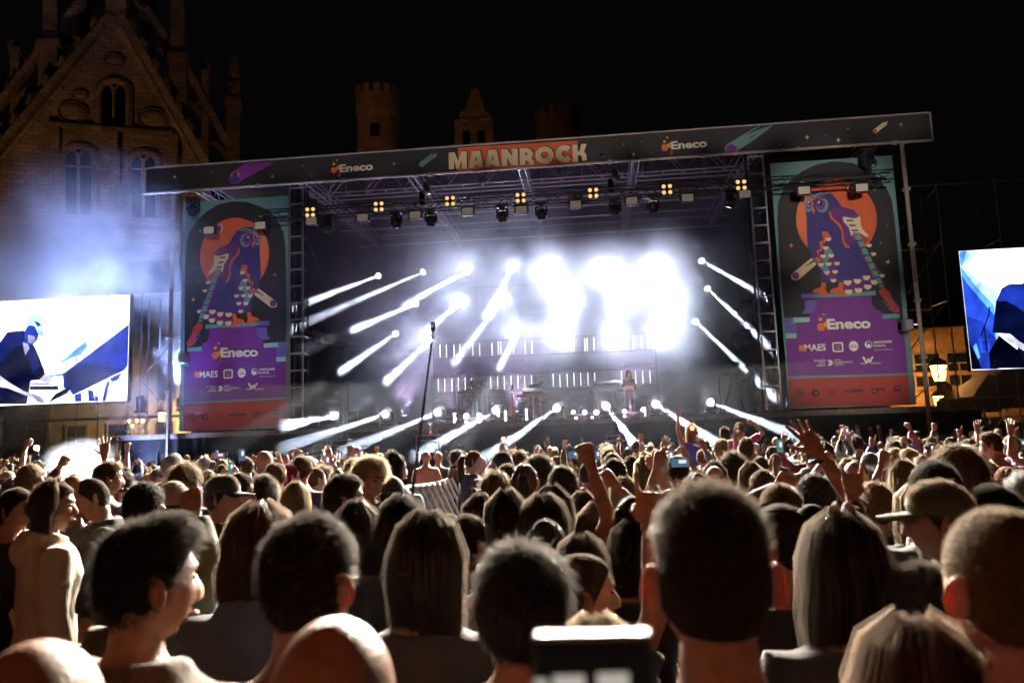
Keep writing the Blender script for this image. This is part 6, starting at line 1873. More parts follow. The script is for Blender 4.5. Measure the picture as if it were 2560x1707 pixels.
    if style in ('long', 'bob'):
        k = 8 if lod == 0 else 6
        th_ = r.random(N) * 2 - 1; off = r.normal(0.002, 0.004, N) + (r.random(N) < 0.07) * r.uniform(0, 0.022, N); endf = r.uniform(0.75, 1.06, N)
        paths = np.empty((N, k, 3))
        for j in range(k):
            s = j / (k - 1)
            if True:
                s2 = s * 1.5 - 0.5
                for_top = s2 < 0
                if for_top:
                    # over the crown from the parting
                    el = (1.35 + s2 * 2 * 0) * (-s2 * 2) ** 1.0
                    a = th_ * 1.95
                    dirv = np.column_stack([np.sin(a) * cos(el), -np.cos(a) * cos(el), np.full(N, sin(el))])
                    hp_ = head_pts(dirv, 0); paths[:, j] = hp_ + dirv * (thick + 0.003 + off)[:, None]
                else:
                    q = curtain_pt(th_, s2 * endf)
                    w = 0.004 * np.sin(s2 * 9 + th_ * 40)
                    paths[:, j] = q + np.column_stack([np.sin(th_ * 1.95), -np.cos(th_ * 1.95), np.zeros(N)]) * (off + w)[:, None]
        width *= 1.2
    else:
        Ls = {'crop': 0.007, 'fade': 0.012, 'short': 0.017, 'quiff': 0.022, 'curly': 0.034, 'mop': 0.036, 'pony': 0.02, 'bun': 0.02, 'thin': 0.03, 'afro': 0.03}[style]
        k = 2 if style in ('crop', 'fade') or lod == 2 else 3
        comb = np.array([0, 0.4, -0.2]) if style in ('short', 'quiff', 'fade', 'crop') else (np.array([0, -0.9, 0.0]) if style in ('pony', 'bun') else np.array([0, 0, -0.7]))
        tg_ = comb[None] - nn * (nn @ comb)[:, None]
        outw = {'pony': 0.10, 'bun': 0.10, 'mop': 0.22, 'short': 0.35, 'quiff': 0.4, 'thin': 0.3, 'crop': 0.8}.get(style, 0.6)
        dirv = nn * outw + tg_ + r.normal(0, {'pony': 0.12, 'bun': 0.12, 'short': 0.2, 'quiff': 0.2, 'mop': 0.2}.get(style, 0.34), (N, 3)); dirv /= np.linalg.norm(dirv, axis=1, keepdims=True)
        ll = Ls * r.uniform(0.5, 1.4, N)
        if style == 'fade':
            zz = P0[:, 2] / 0.118; ll = np.where(zz < 0.4, ll * 0.35, ll * 1.3)
        paths = np.empty((N, k, 3)); cur = r.normal(0, 1, (N, 3))
        for j in range(k):
            s = j / (k - 1)
            bend = (tg_ * 0.6 - nn * 0.25) * (s * s)
            cu = cur * (0.5 * sin(s * 5) if style in ('curly', 'afro') else 0.12 * s * s)
            paths[:, j] = P0 - nn * 0.004 + (dirv * s + bend + cu) * ll[:, None]
    V, F = ribbons(paths, width, 0, r)
    mb.v.append(V); F = F + mb.n; mb.f += [tuple(q) for q in F.tolist()]; mb.m += [0] * len(F); mb.n += len(V)
    if style in ('pony',) and lod < 2:
        Np = N // 5; k = 7; pa = np.empty((Np, k, 3)); cl = np.array([(0, -0.095, 0.045), (0, -0.135, 0.05), (0.005, -0.155, 0.0), (0.01, -0.15, -0.10), (0.012, -0.135, -0.22), (0.01, -0.13, -0.31), (0.01, -0.13, -0.34)]); rd = np.array([.01, .024, .034, .036, .03, .016, .012])
        an = r.random(Np) * 2 * pi
        for j in range(k):
            pa[:, j] = cl[j] + np.column_stack([np.cos(an), np.sin(an), np.zeros(Np)]) * rd[j] * r.uniform(0.9, 1.25, (Np, 1))
        V, F = ribbons(pa, width, 0, r); mb.add(V, F.tolist())
    me = mb.mesh('hair', True)
    HAIRC[key] = me
    return me
def hash_(s):
    return sum(ord(c) * (i + 3) for i, c in enumerate(s)) % 97
def cap_mesh(kind):
    key = ('cap', kind)
    if key in HAIRC:
        return HAIRC[key]
    d, f = sph_grid(36, 26); base = head_pts(d, 0); n = base / np.linalg.norm(base, axis=1, keepdims=True)
    lim = -0.02 if kind == 'beanie' else 0.16
    k = smst(lim - 0.06, lim + 0.06, d[:, 2] + 0.12 * d[:, 1] * (0 if kind == 'beanie' else -1))
    P = base + n * (0.014 * k - 0.01 * (1 - k))[:, None]
    mb = MB(); mb.add(P, f)
    if kind != 'beanie':
        s = 1 if kind == 'cap' else -1
        q = np.linspace(-1.15, 1.15, 12)
        inner = [(0.082 * sin(a), s * 0.10 * cos(a), 0.032) for a in q]; outer = [(0.088 * sin(a), s * (0.10 * cos(a) + 0.085 * cos(a * .9)), 0.018 + 0.012 * cos(a * 1.2) - .01) for a in q]
        v = inner + outer + [(a, b, c - 0.005) for a, b, c in inner] + [(a, b, c - 0.005) for a, b, c in outer]
        fs = []
        for i in range(11):
            fs += [(i, i + 1, 12 + i + 1, 12 + i), (24 + i, 36 + i, 36 + i + 1, 24 + i + 1), (12 + i, 12 + i + 1, 36 + i + 1, 36 + i)]
        mb.add(v, fs)
    me = mb.mesh('cap', True); HAIRC[key] = me
    return me
# ---------------------------------------------------------------- materials of people
SKIN = {'pale': (0.52, 0.30, 0.21), 'light': (0.46, 0.25, 0.165), 'tan': (0.36, 0.185, 0.11), 'brown': (0.20, 0.095, 0.055)}
HAIR = {'black': (0.014, 0.011, 0.009), 'dark': (0.03, 0.02, 0.013), 'brown': (0.075, 0.042, 0.022), 'lightbrown': (0.13, 0.075, 0.035), 'blond': (0.36, 0.24, 0.10), 'fair': (0.22, 0.15, 0.07), 'grey': (0.25, 0.24, 0.23), 'white': (0.5, 0.48, 0.45), 'ginger': (0.25, 0.075, 0.02), 'red': (0.16, 0.012, 0.03)}
TOPC = {'black': (0.012, 0.012, 0.014), 'charcoal': (0.035, 0.035, 0.04), 'navy': (0.015, 0.02, 0.05), 'grey': (0.16, 0.16, 0.17), 'white': (0.62, 0.6, 0.56), 'beige': (0.42, 0.33, 0.23), 'olive': (0.075, 0.08, 0.025), 'pink': (0.45, 0.12, 0.24), 'magenta': (0.34, 0.02, 0.12), 'blue': (0.05, 0.07, 0.32), 'green': (0.03, 0.10, 0.06), 'brown': (0.11, 0.06, 0.035), 'burgundy': (0.12, 0.012, 0.025), 'peach': (0.55, 0.27, 0.18), 'cream': (0.55, 0.45, 0.33), 'denim': (0.08, 0.11, 0.17)}
def m_skin(k):
    return mat('skin_' + k, SKIN[k], 0.46, var=0.2, scale=26, bump=0.35, bscale=120, sss=0.35)
def m_skin_far(k):
    return mat('skin_far_' + k, SKIN[k], 0.5, var=0.06, scale=14)
def m_hair(k):
    return mat('hair_' + k, HAIR[k], 0.42, var=0.25, scale=40, trans=0.42, spec=0.55, tcol=tuple(min(0.75, c ** 0.45) for c in HAIR[k]))
def m_scalp(k):
    return mat('hair_mass_' + k, tuple(0.75 * c for c in HAIR[k]), 0.85, var=0.35, scale=60, spec=0.15, bump=0.8, bscale=160, stretch=(1.0, 1.0, 0.25))
def m_cloth(k):
    return mat('fabric_' + k, TOPC[k], 0.85, var=0.15, scale=9, bump=0.25, bscale=120, sheen=0.35)
M_lip = mat('lips', (0.30, 0.09, 0.07), 0.4); M_eye = mat('eyes_and_brows', (0.02, 0.013, 0.01), 0.25); M_teeth = mat('teeth', (0.7, 0.66, 0.58), 0.3)
def ik_pose(name, S, W, side, s, bend=0.12):
    """arm pose reaching from shoulder S to wrist W (world points, figure facing the stage, size s)"""
    a, b = 0.30, 0.265
    v = (np.array(W) - np.array(S)) / s; Ln = np.linalg.norm(v); m = 0.995 * (a + b)
    if Ln > m:
        v = v * m / Ln; Ln = m
    q = (a * a - b * b + Ln * Ln) / (2 * Ln); hgt = math.sqrt(max(a * a - q * q, 0)); d = v / Ln
    o = np.array([side * 0.8, -0.3, -0.25]); o = o - d * (o @ d); o /= np.linalg.norm(o)
    E = d * q + o * hgt
    ARM[name] = ((side * E[0], E[1], E[2]), (side * (v - E)[0], (v - E)[1], (v - E)[2]))
    return name
PEOPLE = []
def person(label, x, y, h=1.75, z=0.0, rot=0.0, yaw=0.0, tilt=0.0, sex='m', hair='short', hc='brown', skin='light', top='tee', tc='black', pc='denim', arms=('down', 'down'), hands=('relaxed', 'relaxed'), lod=2, cap=None, capc='black', seed=0, sit=False, smile=False, group='people in the crowd', s=None, auto=None):
    s = s if s else h / 1.76
    t = thing('person', label, 'person', (x, y, z), rot, group, s)
    sk = (m_skin if lod == 0 else m_skin_far)(skin)
    bm = body_mesh(sex, tuple(arms), tuple(hands), lod, yaw, tilt, sit, smile)
    put('body', bm, [sk, M_eye, M_teeth if smile else M_lip] if lod < 2 else sk, t)
    put('top', top_mesh(sex, tuple(arms), top, lod, sit), m_cloth(tc), t)
    put('trousers', trouser_mesh(sex, max(1, lod), sit), m_cloth(pc), t)
    Mr = Matrix.Rotation(yaw, 3, 'Z') @ Matrix.Rotation(-tilt, 3, 'X'); c = Vector((0, 0, 1.53)); hl = Mr @ (Vector(HC) - c) + c
    if hair and hair != 'bald':
        put('hair', hair_mesh(hair, lod, seed), [m_hair(hc), m_scalp(hc)], t, loc=hl, rot=Mr.to_euler())
    if cap:
        put('cap', cap_mesh(cap), m_cloth(capc), t, loc=hl, rot=Mr.to_euler())
    PEOPLE.append((x, y, t, auto, (hair, hc, top, tc, tuple(arms), cap)))
    return t
def head_frame(t, yaw=0.0, tilt=0.0):
    return t
# ================================================================== the crowd, placed from the photograph
KD = 2560.0 / 2352.0
HW = {'crop': .160, 'bald': .154, 'fade': .164, 'short': .178, 'quiff': .182, 'curly': .225, 'afro': .25, 'long': .208, 'bob': .205, 'pony': .174, 'bun': .174, 'mop': .205, 'thin': .160}
def place(u, vtop, w, hair, cap=None, d=None):
    """display position of the head top and head width -> ground x, y and height"""
    hw = HW[hair] if not cap else 0.182
    h = 1.75
    for _ in range(4):
        dd = d if d else hw * (h / 1.76) * FPX / (w * KD)
        p = atd(u * KD, vtop * KD, dd)
        h = min(max(p[2], 1.45), 1.98)
    return p[0], p[1], p[2], dd
def head(u, vtop, w, label, hair='short', d=None, **k):
    x, y, h, dd = place(u, vtop, w, hair, k.get('cap'), d)
    if h > 1.98 or h < 1.45:
        hh = min(max(h, 1.5), 1.95)
        r = ray(u * KD, vtop * KD); t = (hh - CAM[2]) / r[2]
        print('ADJ', label, round(h, 2), round(dd, 2), '->', hh, round(t, 2))
        if t > 0.3:
            p = CAM + r * t; x, y, h, dd = p[0], p[1], hh, t
        else:
            h = hh
    ph = {'curly': .03, 'afro': .05, 'mop': .025, 'quiff': .035, 'short': .02, 'long': .016, 'bob': .02}.get(hair, .006)
    s = h / (1.75 + ph)
    lod = 0 if dd < 3.3 else (1 if dd < 9 else 2)
    k.setdefault('lod', lod)
    return person(label, x, y, h, hair=hair, s=s, **k)
F_ = dict(sex='f')
# nearest heads
head(1630, 1132, 272, 'large back view of a man with cropped hair and red glowing ears', 'fade', hc='dark', tc='burgundy', seed=1, skin='light')
head(318, 1174, 205, 'man with dark swept hair and brown jacket turned to the right, lower left', 'quiff', hc='black', yaw=-0.75, top='jacket', tc='brown', seed=2)
head(693, 1176, 218, 'dark haired man in black shirt directly behind the bald head', 'short', hc='black', yaw=-0.3, tc='black', seed=3)
head(752, 1414, 285, 'bald head lit orange at the bottom centre left', 'bald', skin='light', tc='black')
head(52, 1470, 285, 'bald head cut off by the lower left corner', 'bald', skin='tan', tc='charcoal', d=0.93)
head(1188, 1254, 205, 'person with tousled black hair in the bottom middle', 'mop', hc='black', yaw=-0.4, tc='black', seed=1)
head(972, 1185, 168, 'woman with long straight brown hair and dark grey top holding a hand to her mouth', 'long', hc='dark', yaw=-0.55, top='long', tc='charcoal', arms=('down', 'face'), hands=('relaxed', 'grip'), **F_)
head(1322, 1274, 128, 'woman in profile with tied dark hair and orange lit face, beside the tousled head', 'bun', hc='dark', yaw=-1.35, tc='black', seed=1, **F_)
head(2318, 1164, 250, 'man with cropped fair hair and pale shirt cut off by the right edge', 'crop', hc='lightbrown', yaw=0.2, top='long', tc='white', seed=2)
head(1935, 1190, 188, 'woman with long dark hair and small bow in black, lower right', 'long', hc='dark', tc='black', seed=1, **F_)
head(2108, 1436, 268, 'brown head of hair cut off by the bottom edge, lower right', 'bob', hc='brown', tc='charcoal', seed=2, **F_)
head(2132, 1290, 178, 'dark haired person low between the long haired woman and the cropped fair man', 'short', hc='dark', yaw=0.45, tc='navy', seed=4)
head(1805, 1160, 128, 'woman with sunglasses pushed up in dark tied hair, facing left', 'bun', hc='black', yaw=1.0, skin='tan', tc='black', seed=2, **F_)
head(2168, 1098, 132, 'bearded man in a patterned cap and glasses looking left', 'short', hc='brown', yaw=1.25, cap='cap', capc='olive', top='hoodie', tc='black', seed=1)
head(2202, 1020, 112, 'tall person with bushy brown hair right of the raised rock sign hand', 'mop', hc='brown', top='jacket', tc='brown', seed=2)
head(2148, 1054, 108, 'man with short black hair in front of the bushy brown hair', 'short', hc='black', tc='charcoal', seed=2)
head(1366, 1428, 130, 'fair hair top showing behind the white phone', 'bob', hc='fair', tc='black', seed=3, d=1.75, **F_)
head(598, 1166, 150, 'woman with brown hair half hidden by the dark haired man', 'bob', hc='brown', yaw=0.6, top='jacket', tc='denim', seed=1, **F_)
head(813, 1156, 108, 'woman with long brown hair and charcoal shirt behind the bald head', 'long', hc='dark', yaw=-0.1, tc='charcoal', seed=2, **F_)
head(918, 1146, 112, 'person with long black hair beside the long brown haired woman', 'long', hc='black', tc='black', seed=3, **F_)
head(1160, 1130, 104, 'woman with long dark hair centre of the crowd below the barrier lane', 'long', hc='dark', tc='charcoal', seed=4, **F_)
head(1266, 1120, 98, 'woman with long black hair behind the tortoiseshell hair clip', 'long', hc='black', tc='black', seed=5, **F_)
head(1252, 1192, 92, 'woman with dark hair pinned up by an orange hair clip', 'bun', hc='dark', tc='black', seed=3, **F_)
head(1368, 1160, 98, 'woman with brown hair right of the orange hair clip', 'long', hc='brown', tc='charcoal', seed=1, **F_)
head(1452, 1140, 92, 'woman with dark tied hair below the raised fist', 'bun', hc='dark', tc='navy', seed=4, **F_)
head(1332, 1236, 120, 'person with long dark hair behind the woman in profile', 'long', hc='dark', tc='black', seed=6, **F_)
head(1062, 1180, 92, 'dark haired person behind the hand at the long haired woman mouth', 'short', hc='dark', yaw=-0.5, tc='black', seed=5)
head(1030, 1178, 62, 'top of a dark head just below the metal barrier', 'short', hc='dark', tc='charcoal', seed=6, d=3.9)
head(1100, 1140, 74, 'dark rounded head right below the barrier lane', 'bob', hc='dark', tc='black', seed=2, d=4.4, **F_)
# left group
head(118, 1106, 92, 'woman in a beige hoodie and pale jeans standing sideways at left', 'bob', hc='brown', yaw=-0.5, rot=-0.7, top='hoodie', tc='cream', pc='grey', seed=4, d=4.3, lod=0, **F_)
head(236, 1090, 74, 'man in a striped dark jacket looking down at his phone', 'crop', hc='dark', rot=2.3, yaw=0.0, tilt=0.35, top='jacket', tc='black', arms=('phone', 'phone'), hands=('grip', 'grip'), seed=1, d=4.9, lod=0)
head(28, 1120, 72, 'man in black at the left edge facing right', 'short', hc='dark', yaw=-1.2, rot=-0.3, tc='black', seed=3, d=4.6, lod=0)
head(165, 1090, 60, 'shaved head behind the beige hoodie', 'bald', skin='light', tc='charcoal')
head(66, 1062, 56, 'man with short fair hair at left, before the bright smoke', 'short', hc='fair', tc='grey', seed=1)
head(325, 1102, 92, 'round dark head left of the beige beanie', 'short', hc='black', tc='black', seed=4)
head(393, 1102, 74, 'person in a beige knitted beanie', 'short', hc='dark', cap='beanie', capc='beige', tc='brown', seed=1)
head(503, 1088, 78, 'bearded man in a grey cap and dark jacket looking right', 'short', hc='dark', cap='cap', capc='charcoal', yaw=-1.2, rot=-0.3, top='jacket', tc='black', seed=2, d=4.6, lod=0)
head(540, 1084, 66, 'young man in navy shirt looking right beside the cap', 'short', hc='black', yaw=-0.9, tc='navy', seed=6)
head(600, 1092, 72, 'person with wavy dark hair in a brown jacket', 'mop', hc='dark', top='jacket', tc='brown', seed=3)
head(630, 1060, 50, 'person in a mauve pink shirt with short brown hair', 'short', hc='brown', top='long', tc='pink', seed=2)
head(660, 1066, 44, 'woman with wine red hair touching her face', 'bun', hc='red', yaw=-0.8, tc='pink', arms=('down', 'face'), hands=('relaxed', 'open'), seed=1, **F_)
head(676, 1110, 62, 'woman with long blond brown hair before the pink shirt', 'long', hc='fair', tc='pink', seed=2, **F_)
head(692, 1044, 46, 'man in a navy shirt with neat dark hair', 'short', hc='brown', tc='navy', seed=5)
head(779, 1086, 86, 'man with short dark hair looking right beside the smiling blond man', 'short', hc='dark', yaw=-0.9, rot=-0.2, tc='black', seed=1, d=4.0, lod=0)
head(838, 1046, 70, 'smiling blond man looking down to the right', 'mop', hc='blond', rot=-2.0, yaw=-0.1, tilt=0.2, top='jacket', tc='black', seed=4, d=5.2, lod=0, smile=True)
head(898, 1096, 54, 'person in a black cap holding up the selfie pole', 'crop', hc='black', cap='capback', capc='black', tc='black', arms=('down', 'pole'), hands=('relaxed', 'fist'), seed=2, d=5.3)
head(900, 1040, 58, 'person with long black hair and black hoodie left of the barrier', 'long', hc='black', yaw=-0.9, top='hoodie', tc='black', seed=7, d=6.6)
head(978, 1034, 34, 'man in a peach shirt leaning at the barrier', 'bald', tc='peach', top='tee', d=14.6, lod=1, arms=('down', 'fwd'))
head(1006, 1036, 34, 'man in dark shirt beside the peach shirt at the barrier', 'bald', tc='charcoal', d=15.2, lod=1)
head(1046, 1034, 32, 'bearded security man in black behind the barrier', 'curly', hc='black', rot=-1.2, yaw=-0.2, top='jacket', tc='black', d=15.0, lod=1)
head(1084, 1035, 42, 'security woman with tied hair and dark jacket looking right', 'pony', hc='brown', rot=-1.0, yaw=-0.5, top='jacket', tc='navy', d=9.4, lod=1, **F_)
# middle and right group
head(1136, 1086, 72, 'person with curly dark brown hair right of the barrier lane', 'curly', hc='brown', tc='charcoal', seed=2)
head(1203, 1064, 62, 'woman with a brown ponytail in an olive top', 'pony', hc='brown', tc='olive', seed=1, **F_)
head(1237, 1046, 68, 'person with bushy curly dark hair in black', 'afro', hc='dark', tc='black', seed=1)
head(1292, 1066, 70, 'man with short dark hair left of the raised fist', 'short', hc='dark', tc='grey', seed=2, rot=0.1)
head(1411, 1050, 58, 'man with thick black hair right of the raised fist', 'short', hc='black', tc='black', seed=5)
head(1432, 1100, 60, 'person holding a bent wrist with watch above the head', 'bob', hc='fair', tc='charcoal', arms=('down', 'upbent'), hands=('relaxed', 'fist'), seed=1, d=5.4, **F_)
head(1480, 1050, 50, 'woman with straight blond hair and bare shoulders', 'long', hc='blond', top='tank', tc='black', seed=1, **F_)
head(1520, 1040, 42, 'man with short white hair before the blue top', 'short', hc='white', tc='grey', seed=1)
head(1556, 1044, 50, 'person with black hair filming with a phone', 'short', hc='black', tc='charcoal', arms=('phonehigh', 'phonehigh'), hands=('grip', 'grip'), seed=1)
head(1602, 1090, 64, 'person stretching a bare arm with wristwatch to the left', 'bob', hc='dark', tc='navy', arms=('upbent', 'down'), hands=('fist', 'relaxed'), seed=4, d=5.0, **F_)
head(1682, 1040, 60, 'person with tall dark curls in a brown knit', 'afro', hc='dark', top='long', tc='brown', seed=2)
head(1640, 1064, 52, 'dark haired person in front of the tall dark curls', 'bob', hc='dark', tc='black', seed=3, **F_)
head(1752, 1076, 62, 'young man with short hair and pale ear before the maroon shirt', 'short', hc='brown', skin='light', tc='grey', seed=3)
head(1724, 1064, 52, 'person with rounded brown hair left of the young man', 'bob', hc='brown', tc='charcoal', seed=2, **F_)
head(1872, 1084, 92, 'man with thick black hair left of the rock sign arm', 'short', hc='black', tc='black', seed=2)
head(1962, 1058, 48, 'bald man with glasses lit golden', 'bald', tc='grey')
head(1990, 1078, 58, 'person with curly dark hair right of the bald man', 'curly', hc='dark', tc='charcoal', seed=1)
head(2012, 1108, 76, 'woman with golden brown waves below the bald man', 'mop', hc='lightbrown', tc='black', seed=4, **F_)
head(2076, 1060, 66, 'woman with long golden wavy hair', 'long', hc='fair', tc='olive', seed=3, **F_)
head(2098, 1118, 84, 'woman with long light hair left of the patterned cap', 'long', hc='fair', tc='charcoal', seed=4, **F_)
head(2270, 1062, 46, 'woman with ginger hair by the right edge', 'long', hc='ginger', tc='black', seed=1, **F_)
head(2312, 1072, 50, 'woman with glowing looped headband and ginger bun', 'bun', hc='ginger', tc='charcoal', seed=1, **F_)
head(2290, 1110, 110, 'person with short black hair above the cropped fair man', 'short', hc='black', yaw=0.6, tc='black', seed=6)
head(2350, 1090, 70, 'grey curly head at the right edge', 'curly', hc='grey', tc='navy', seed=2)
# far heads that stand out
head(1862, 1012, 26, 'bald head left of the lit phone screen before the stage', 'bald', tc='black', d=12)
head(820, 1012, 26, 'far bald head lit purple at left before the stage', 'bald', tc='grey', d=13)
head(602, 1034, 32, 'bald man with stubble left of the neat dark hair', 'bald', yaw=-0.7, tc='charcoal', d=9.5)
head(398, 1022, 34, 'shaved man before the purple lit head', 'bald', tc='grey', d=9.0)
head(390, 1044, 40, 'grey cropped man turned right near the scaffold', 'crop', hc='grey', yaw=-0.6, tc='charcoal', d=7.6)
head(242, 1058, 58, 'bearded man with thick hair turned right before the smoke', 'short', hc='brown', yaw=-0.9, tc='grey', d=6.2, lod=0)
head(84, 1056, 34, 'far person raising a fist with a light beside the smoke', 'short', hc='dark', tc='black', d=9.5, arms=('up', 'down'), hands=('fist', 'relaxed'))
head(1184, 1056, 32, 'far person pointing up in front of the stage beams', 'long', hc='brown', tc='white', top='long', d=11.0, arms=('up', 'down'), hands=('point', 'relaxed'), **F_)
head(2290, 1012, 34, 'far man in profile under the right screen with raised arm', 'short', hc='dark', tc='navy', yaw=0.7, d=11.0, arms=('up', 'down'), hands=('open', 'relaxed'))
head(2245, 1020, 30, 'far person pointing up under the right screen', 'short', hc='dark', tc='grey', d=11.5, arms=('up', 'down'), hands=('point', 'relaxed'))
# arms raised into the picture: wrist position on the photograph, arm's owner below it
WR = {}
def armup(label, u, v, d, side, h, kind, hair, lean=0.0, both=False, dx=0.0, **k):
    W = atd(u * KD, v * KD, d); s = h / 1.77
    x = W[0] - side * (0.17 + lean) * s + dx if not both else W[0]
    y = W[1] - 0.10
    if both:
        n1 = ik_pose('ik_l_%d' % len(ARM), (x - 0.17 * s, y, 1.395 * s), W + np.array([-0.035, 0, 0]), -1, s)
        n2 = ik_pose('ik_r_%d' % len(ARM), (x + 0.17 * s, y, 1.395 * s), W + np.array([0.035, 0, 0.01]), 1, s)
        arms = (n1, n2); hands = (kind, kind)
    else:
        n1 = ik_pose('ik_%d' % len(ARM), (x + side * 0.17 * s, y - 0.008 * s, 1.395 * s), W, side, s)
        arms = ('down', n1) if side > 0 else (n1, 'down'); hands = ('relaxed', kind) if side > 0 else (kind, 'relaxed')
    WR[label] = W
    k.setdefault('lod', 0 if d < 4.2 else 1)
    return person(label, x, y, h, s=s, arms=arms, hands=hands, hair=hair, **k)
armup('person raising an open hand with black wristband', 1880, 1040, 3.3, 1, 1.74, 'open', 'short', 0.02, hc='brown', tc='black', skin='tan', seed=4)
armup('person in dark sleeve throwing a rock sign hand', 1958, 1140, 3.0, -1, 1.62, 'rock', 'mop', 0.16, hc='dark', top='long', tc='black', skin='tan', seed=1)
armup('person in white sleeve punching a fist in the air', 1356, 1066, 3.5, 1, 1.70, 'fist', 'bob', 0.05, hc='dark', top='tee', tc='white', seed=3, sex='f')
armup('woman pointing one finger up with a pink nail', 1556, 1172, 3.2, 1, 1.60, 'point', 'bob', 0.04, hc='dark', skin='tan', tc='black', seed=2, sex='f')
armup('person clasping both hands high above the head', 1812, 1120, 3.8, 1, 1.66, 'fist', 'short', both=True, hc='dark', top='jacket', tc='navy', skin='tan', seed=3)
armup('person in an olive hoodie raising a grabbing hand', 446, 1180, 2.75, 1, 1.62, 'grip', 'short', 0.03, hc='dark', top='hoodie', tc='olive', skin='tan', seed=5)
armup('person raising a bare arm with rings beside the cropped man', 1492, 1206, 2.15, 1, 1.58, 'point', 'bun', 0.14, hc='dark', tc='black', skin='tan', seed=3, sex='f')
armup('person pointing a finger to the sky in golden light', 2026, 1062, 5.6, -1, 1.68, 'point', 'short', 0.1, hc='brown', skin='pale', tc='black', seed=1)
armup('person stretching up a palm under the left screen', 240, 1046, 6.6, 1, 1.78, 'open', 'short', 0.02, hc='dark', tc='black', skin='light', seed=2)
armup('person holding up a loose fist left of the open hand', 1893, 1060, 6.4, -1, 1.72, 'fist', 'crop', 0.06, hc='brown', tc='grey', skin='pale', seed=1)
armup('person with outstretched arm and watch left of the tall curls', 1600, 1128, 3.9, -1, 1.62, 'fist', 'bob', 0.12, hc='dark', tc='navy', skin='tan', seed=1, sex='f')
armup('person with bent fist before the fair bob', 1412, 1112, 4.3, 1, 1.66, 'fist', 'long', 0.02, hc='brown', tc='charcoal', skin='tan', seed=2, sex='f')
for lab, nm, m in (('person raising an open hand with black wristband', 'black wristband on the raised open hand', M_black), ('person with outstretched arm and watch left of the tall curls', 'watch strap on the outstretched arm', M_chrome)):
    W = WR[lab]; t = thing('wristband', nm, 'wristband', W, group='wristbands'); mb = MB(); mb.tube([(0.034 * cos(q), 0.030 * sin(q), -0.035) for q in np.linspace(0, 2 * pi, 18)], 0.009, 6); obj('band', mb, m, t)
# riders on shoulders
def rider(u, vtop, d, label, cl, **k):
    p = atd(u * KD, vtop * KD, d); s = 0.95
    z = p[2] - 1.765 * s
    person(label, p[0], p[1], 1.68, z=z, s=s, sit=True, lod=1, group='people carried on shoulders', **k)
    hs = (z + 0.90 * s) / 1.37
    person(cl, p[0], p[1] + 0.10, 1.7, s=max(0.85, hs), hair='short', hc='dark', tc='charcoal', arms=('fwd', 'fwd'), lod=2)
rider(1588, 974, 13.5, 'woman with long golden hair and blue top on shoulders raising an arm', 'man carrying the golden haired woman in blue', sex='f', hair='long', hc='blond', top='tank', tc='blue', arms=('up', 'down'), hands=('rock', 'relaxed'), seed=1, rot=0.1)
rider(1697, 968, 13.5, 'woman in a maroon shirt on shoulders holding her head', 'man carrying the woman in maroon', sex='f', hair='pony', hc='fair', top='tee', tc='magenta', arms=('down', 'headhold'), hands=('relaxed', 'fist'), seed=2, rot=-0.2)
rider(1664, 980, 17.0, 'woman with long dark hair on shoulders between blue and maroon tops', 'man carrying the dark haired woman', sex='f', hair='long', hc='dark', top='tee', tc='grey', seed=3)
# person beside the camera holding up a phone just before the lens
pp = atd(1372 * KD, 1752 * KD, 0.50)
ps = 1.70 / 1.76; px_, py_2 = pp[0] + 0.36, pp[1] - 0.42
n1 = ik_pose('ik_phone_l', (px_ - 0.17 * ps, py_2, 1.395 * ps), pp + np.array([0.0, -0.02, -0.14]), -1, ps)
person('person holding a white phone upright at the bottom edge', px_, py_2, 1.70, s=ps, hair='short', hc='dark', tc='black', arms=(n1, 'down'), hands=('grip', 'relaxed'), lod=0, seed=7)

# ---------------------------------------------------------------- the band and crew
def stager(label, u, Y, h, **k):
    z = k.pop('z', FZ + 0.002)
    return person(label, at(u, 1040, Y)[0], Y, h, z=z, lod=1, group='people on the stage', **k)
stager('singer with long dark hair in black crop top and trousers holding a microphone', 1577, 28.5, 1.70, rot=pi + 0.15, yaw=0.35, tilt=-0.1, sex='f', hair='long', hc='dark', top='crop', tc='black', pc='black', arms=('down', 'face'), hands=('relaxed', 'fist'), skin='tan')
stager('drummer with shaved head in black shirt standing at the kit', 1193, 31.3, 1.84, z=FZ + 0.285, rot=pi, hair='crop', hc='dark', tc='black', pc='black', arms=('fwd', 'fwd'), hands=('fist', 'fist'))
stager('keyboard player in black raising a drumstick', 1340, 30.3, 1.78, rot=pi, hair='short', hc='grey', tc='black', pc='black', arms=('upbent', 'fwd'), hands=('fist', 'relaxed'), yaw=0.3)
stager('cameraman in black cap and clothes behind the tripod camera', 1883, 28.4, 1.76, rot=pi / 2 + 0.15, hair='short', hc='fair', cap='cap', capc='black', top='jacket', tc='black', pc='black', arms=('fwd', 'fwd'), hands=('grip', 'grip'))
stager('crew member in black half hidden in smoke at the left stage side', 846, 31.5, 1.75, rot=pi - 0.7, tilt=0.5, hair='short', hc='dark', tc='black', pc='black', arms=('fwd', 'fwd'))
M_stick = mat('drum_stick', (0.5, 0.35, 0.2), 0.5)
def stick(p, q, lab):
    t = thing('drumstick', lab, 'drumstick', p, group='drumsticks'); mb = MB(); mb.tube([(0, 0, 0), np.array(q) - np.array(p)], [0.011, 0.007], 6); obj('shaft', mb, M_stick, t)
stick(at(1358, 948, 30.15), at(1363, 924, 30.1), 'drumstick raised above the keyboard player')
stick(at(1186, 958, 31.0), at(1192, 945, 30.9), 'drumstick held by the drummer')
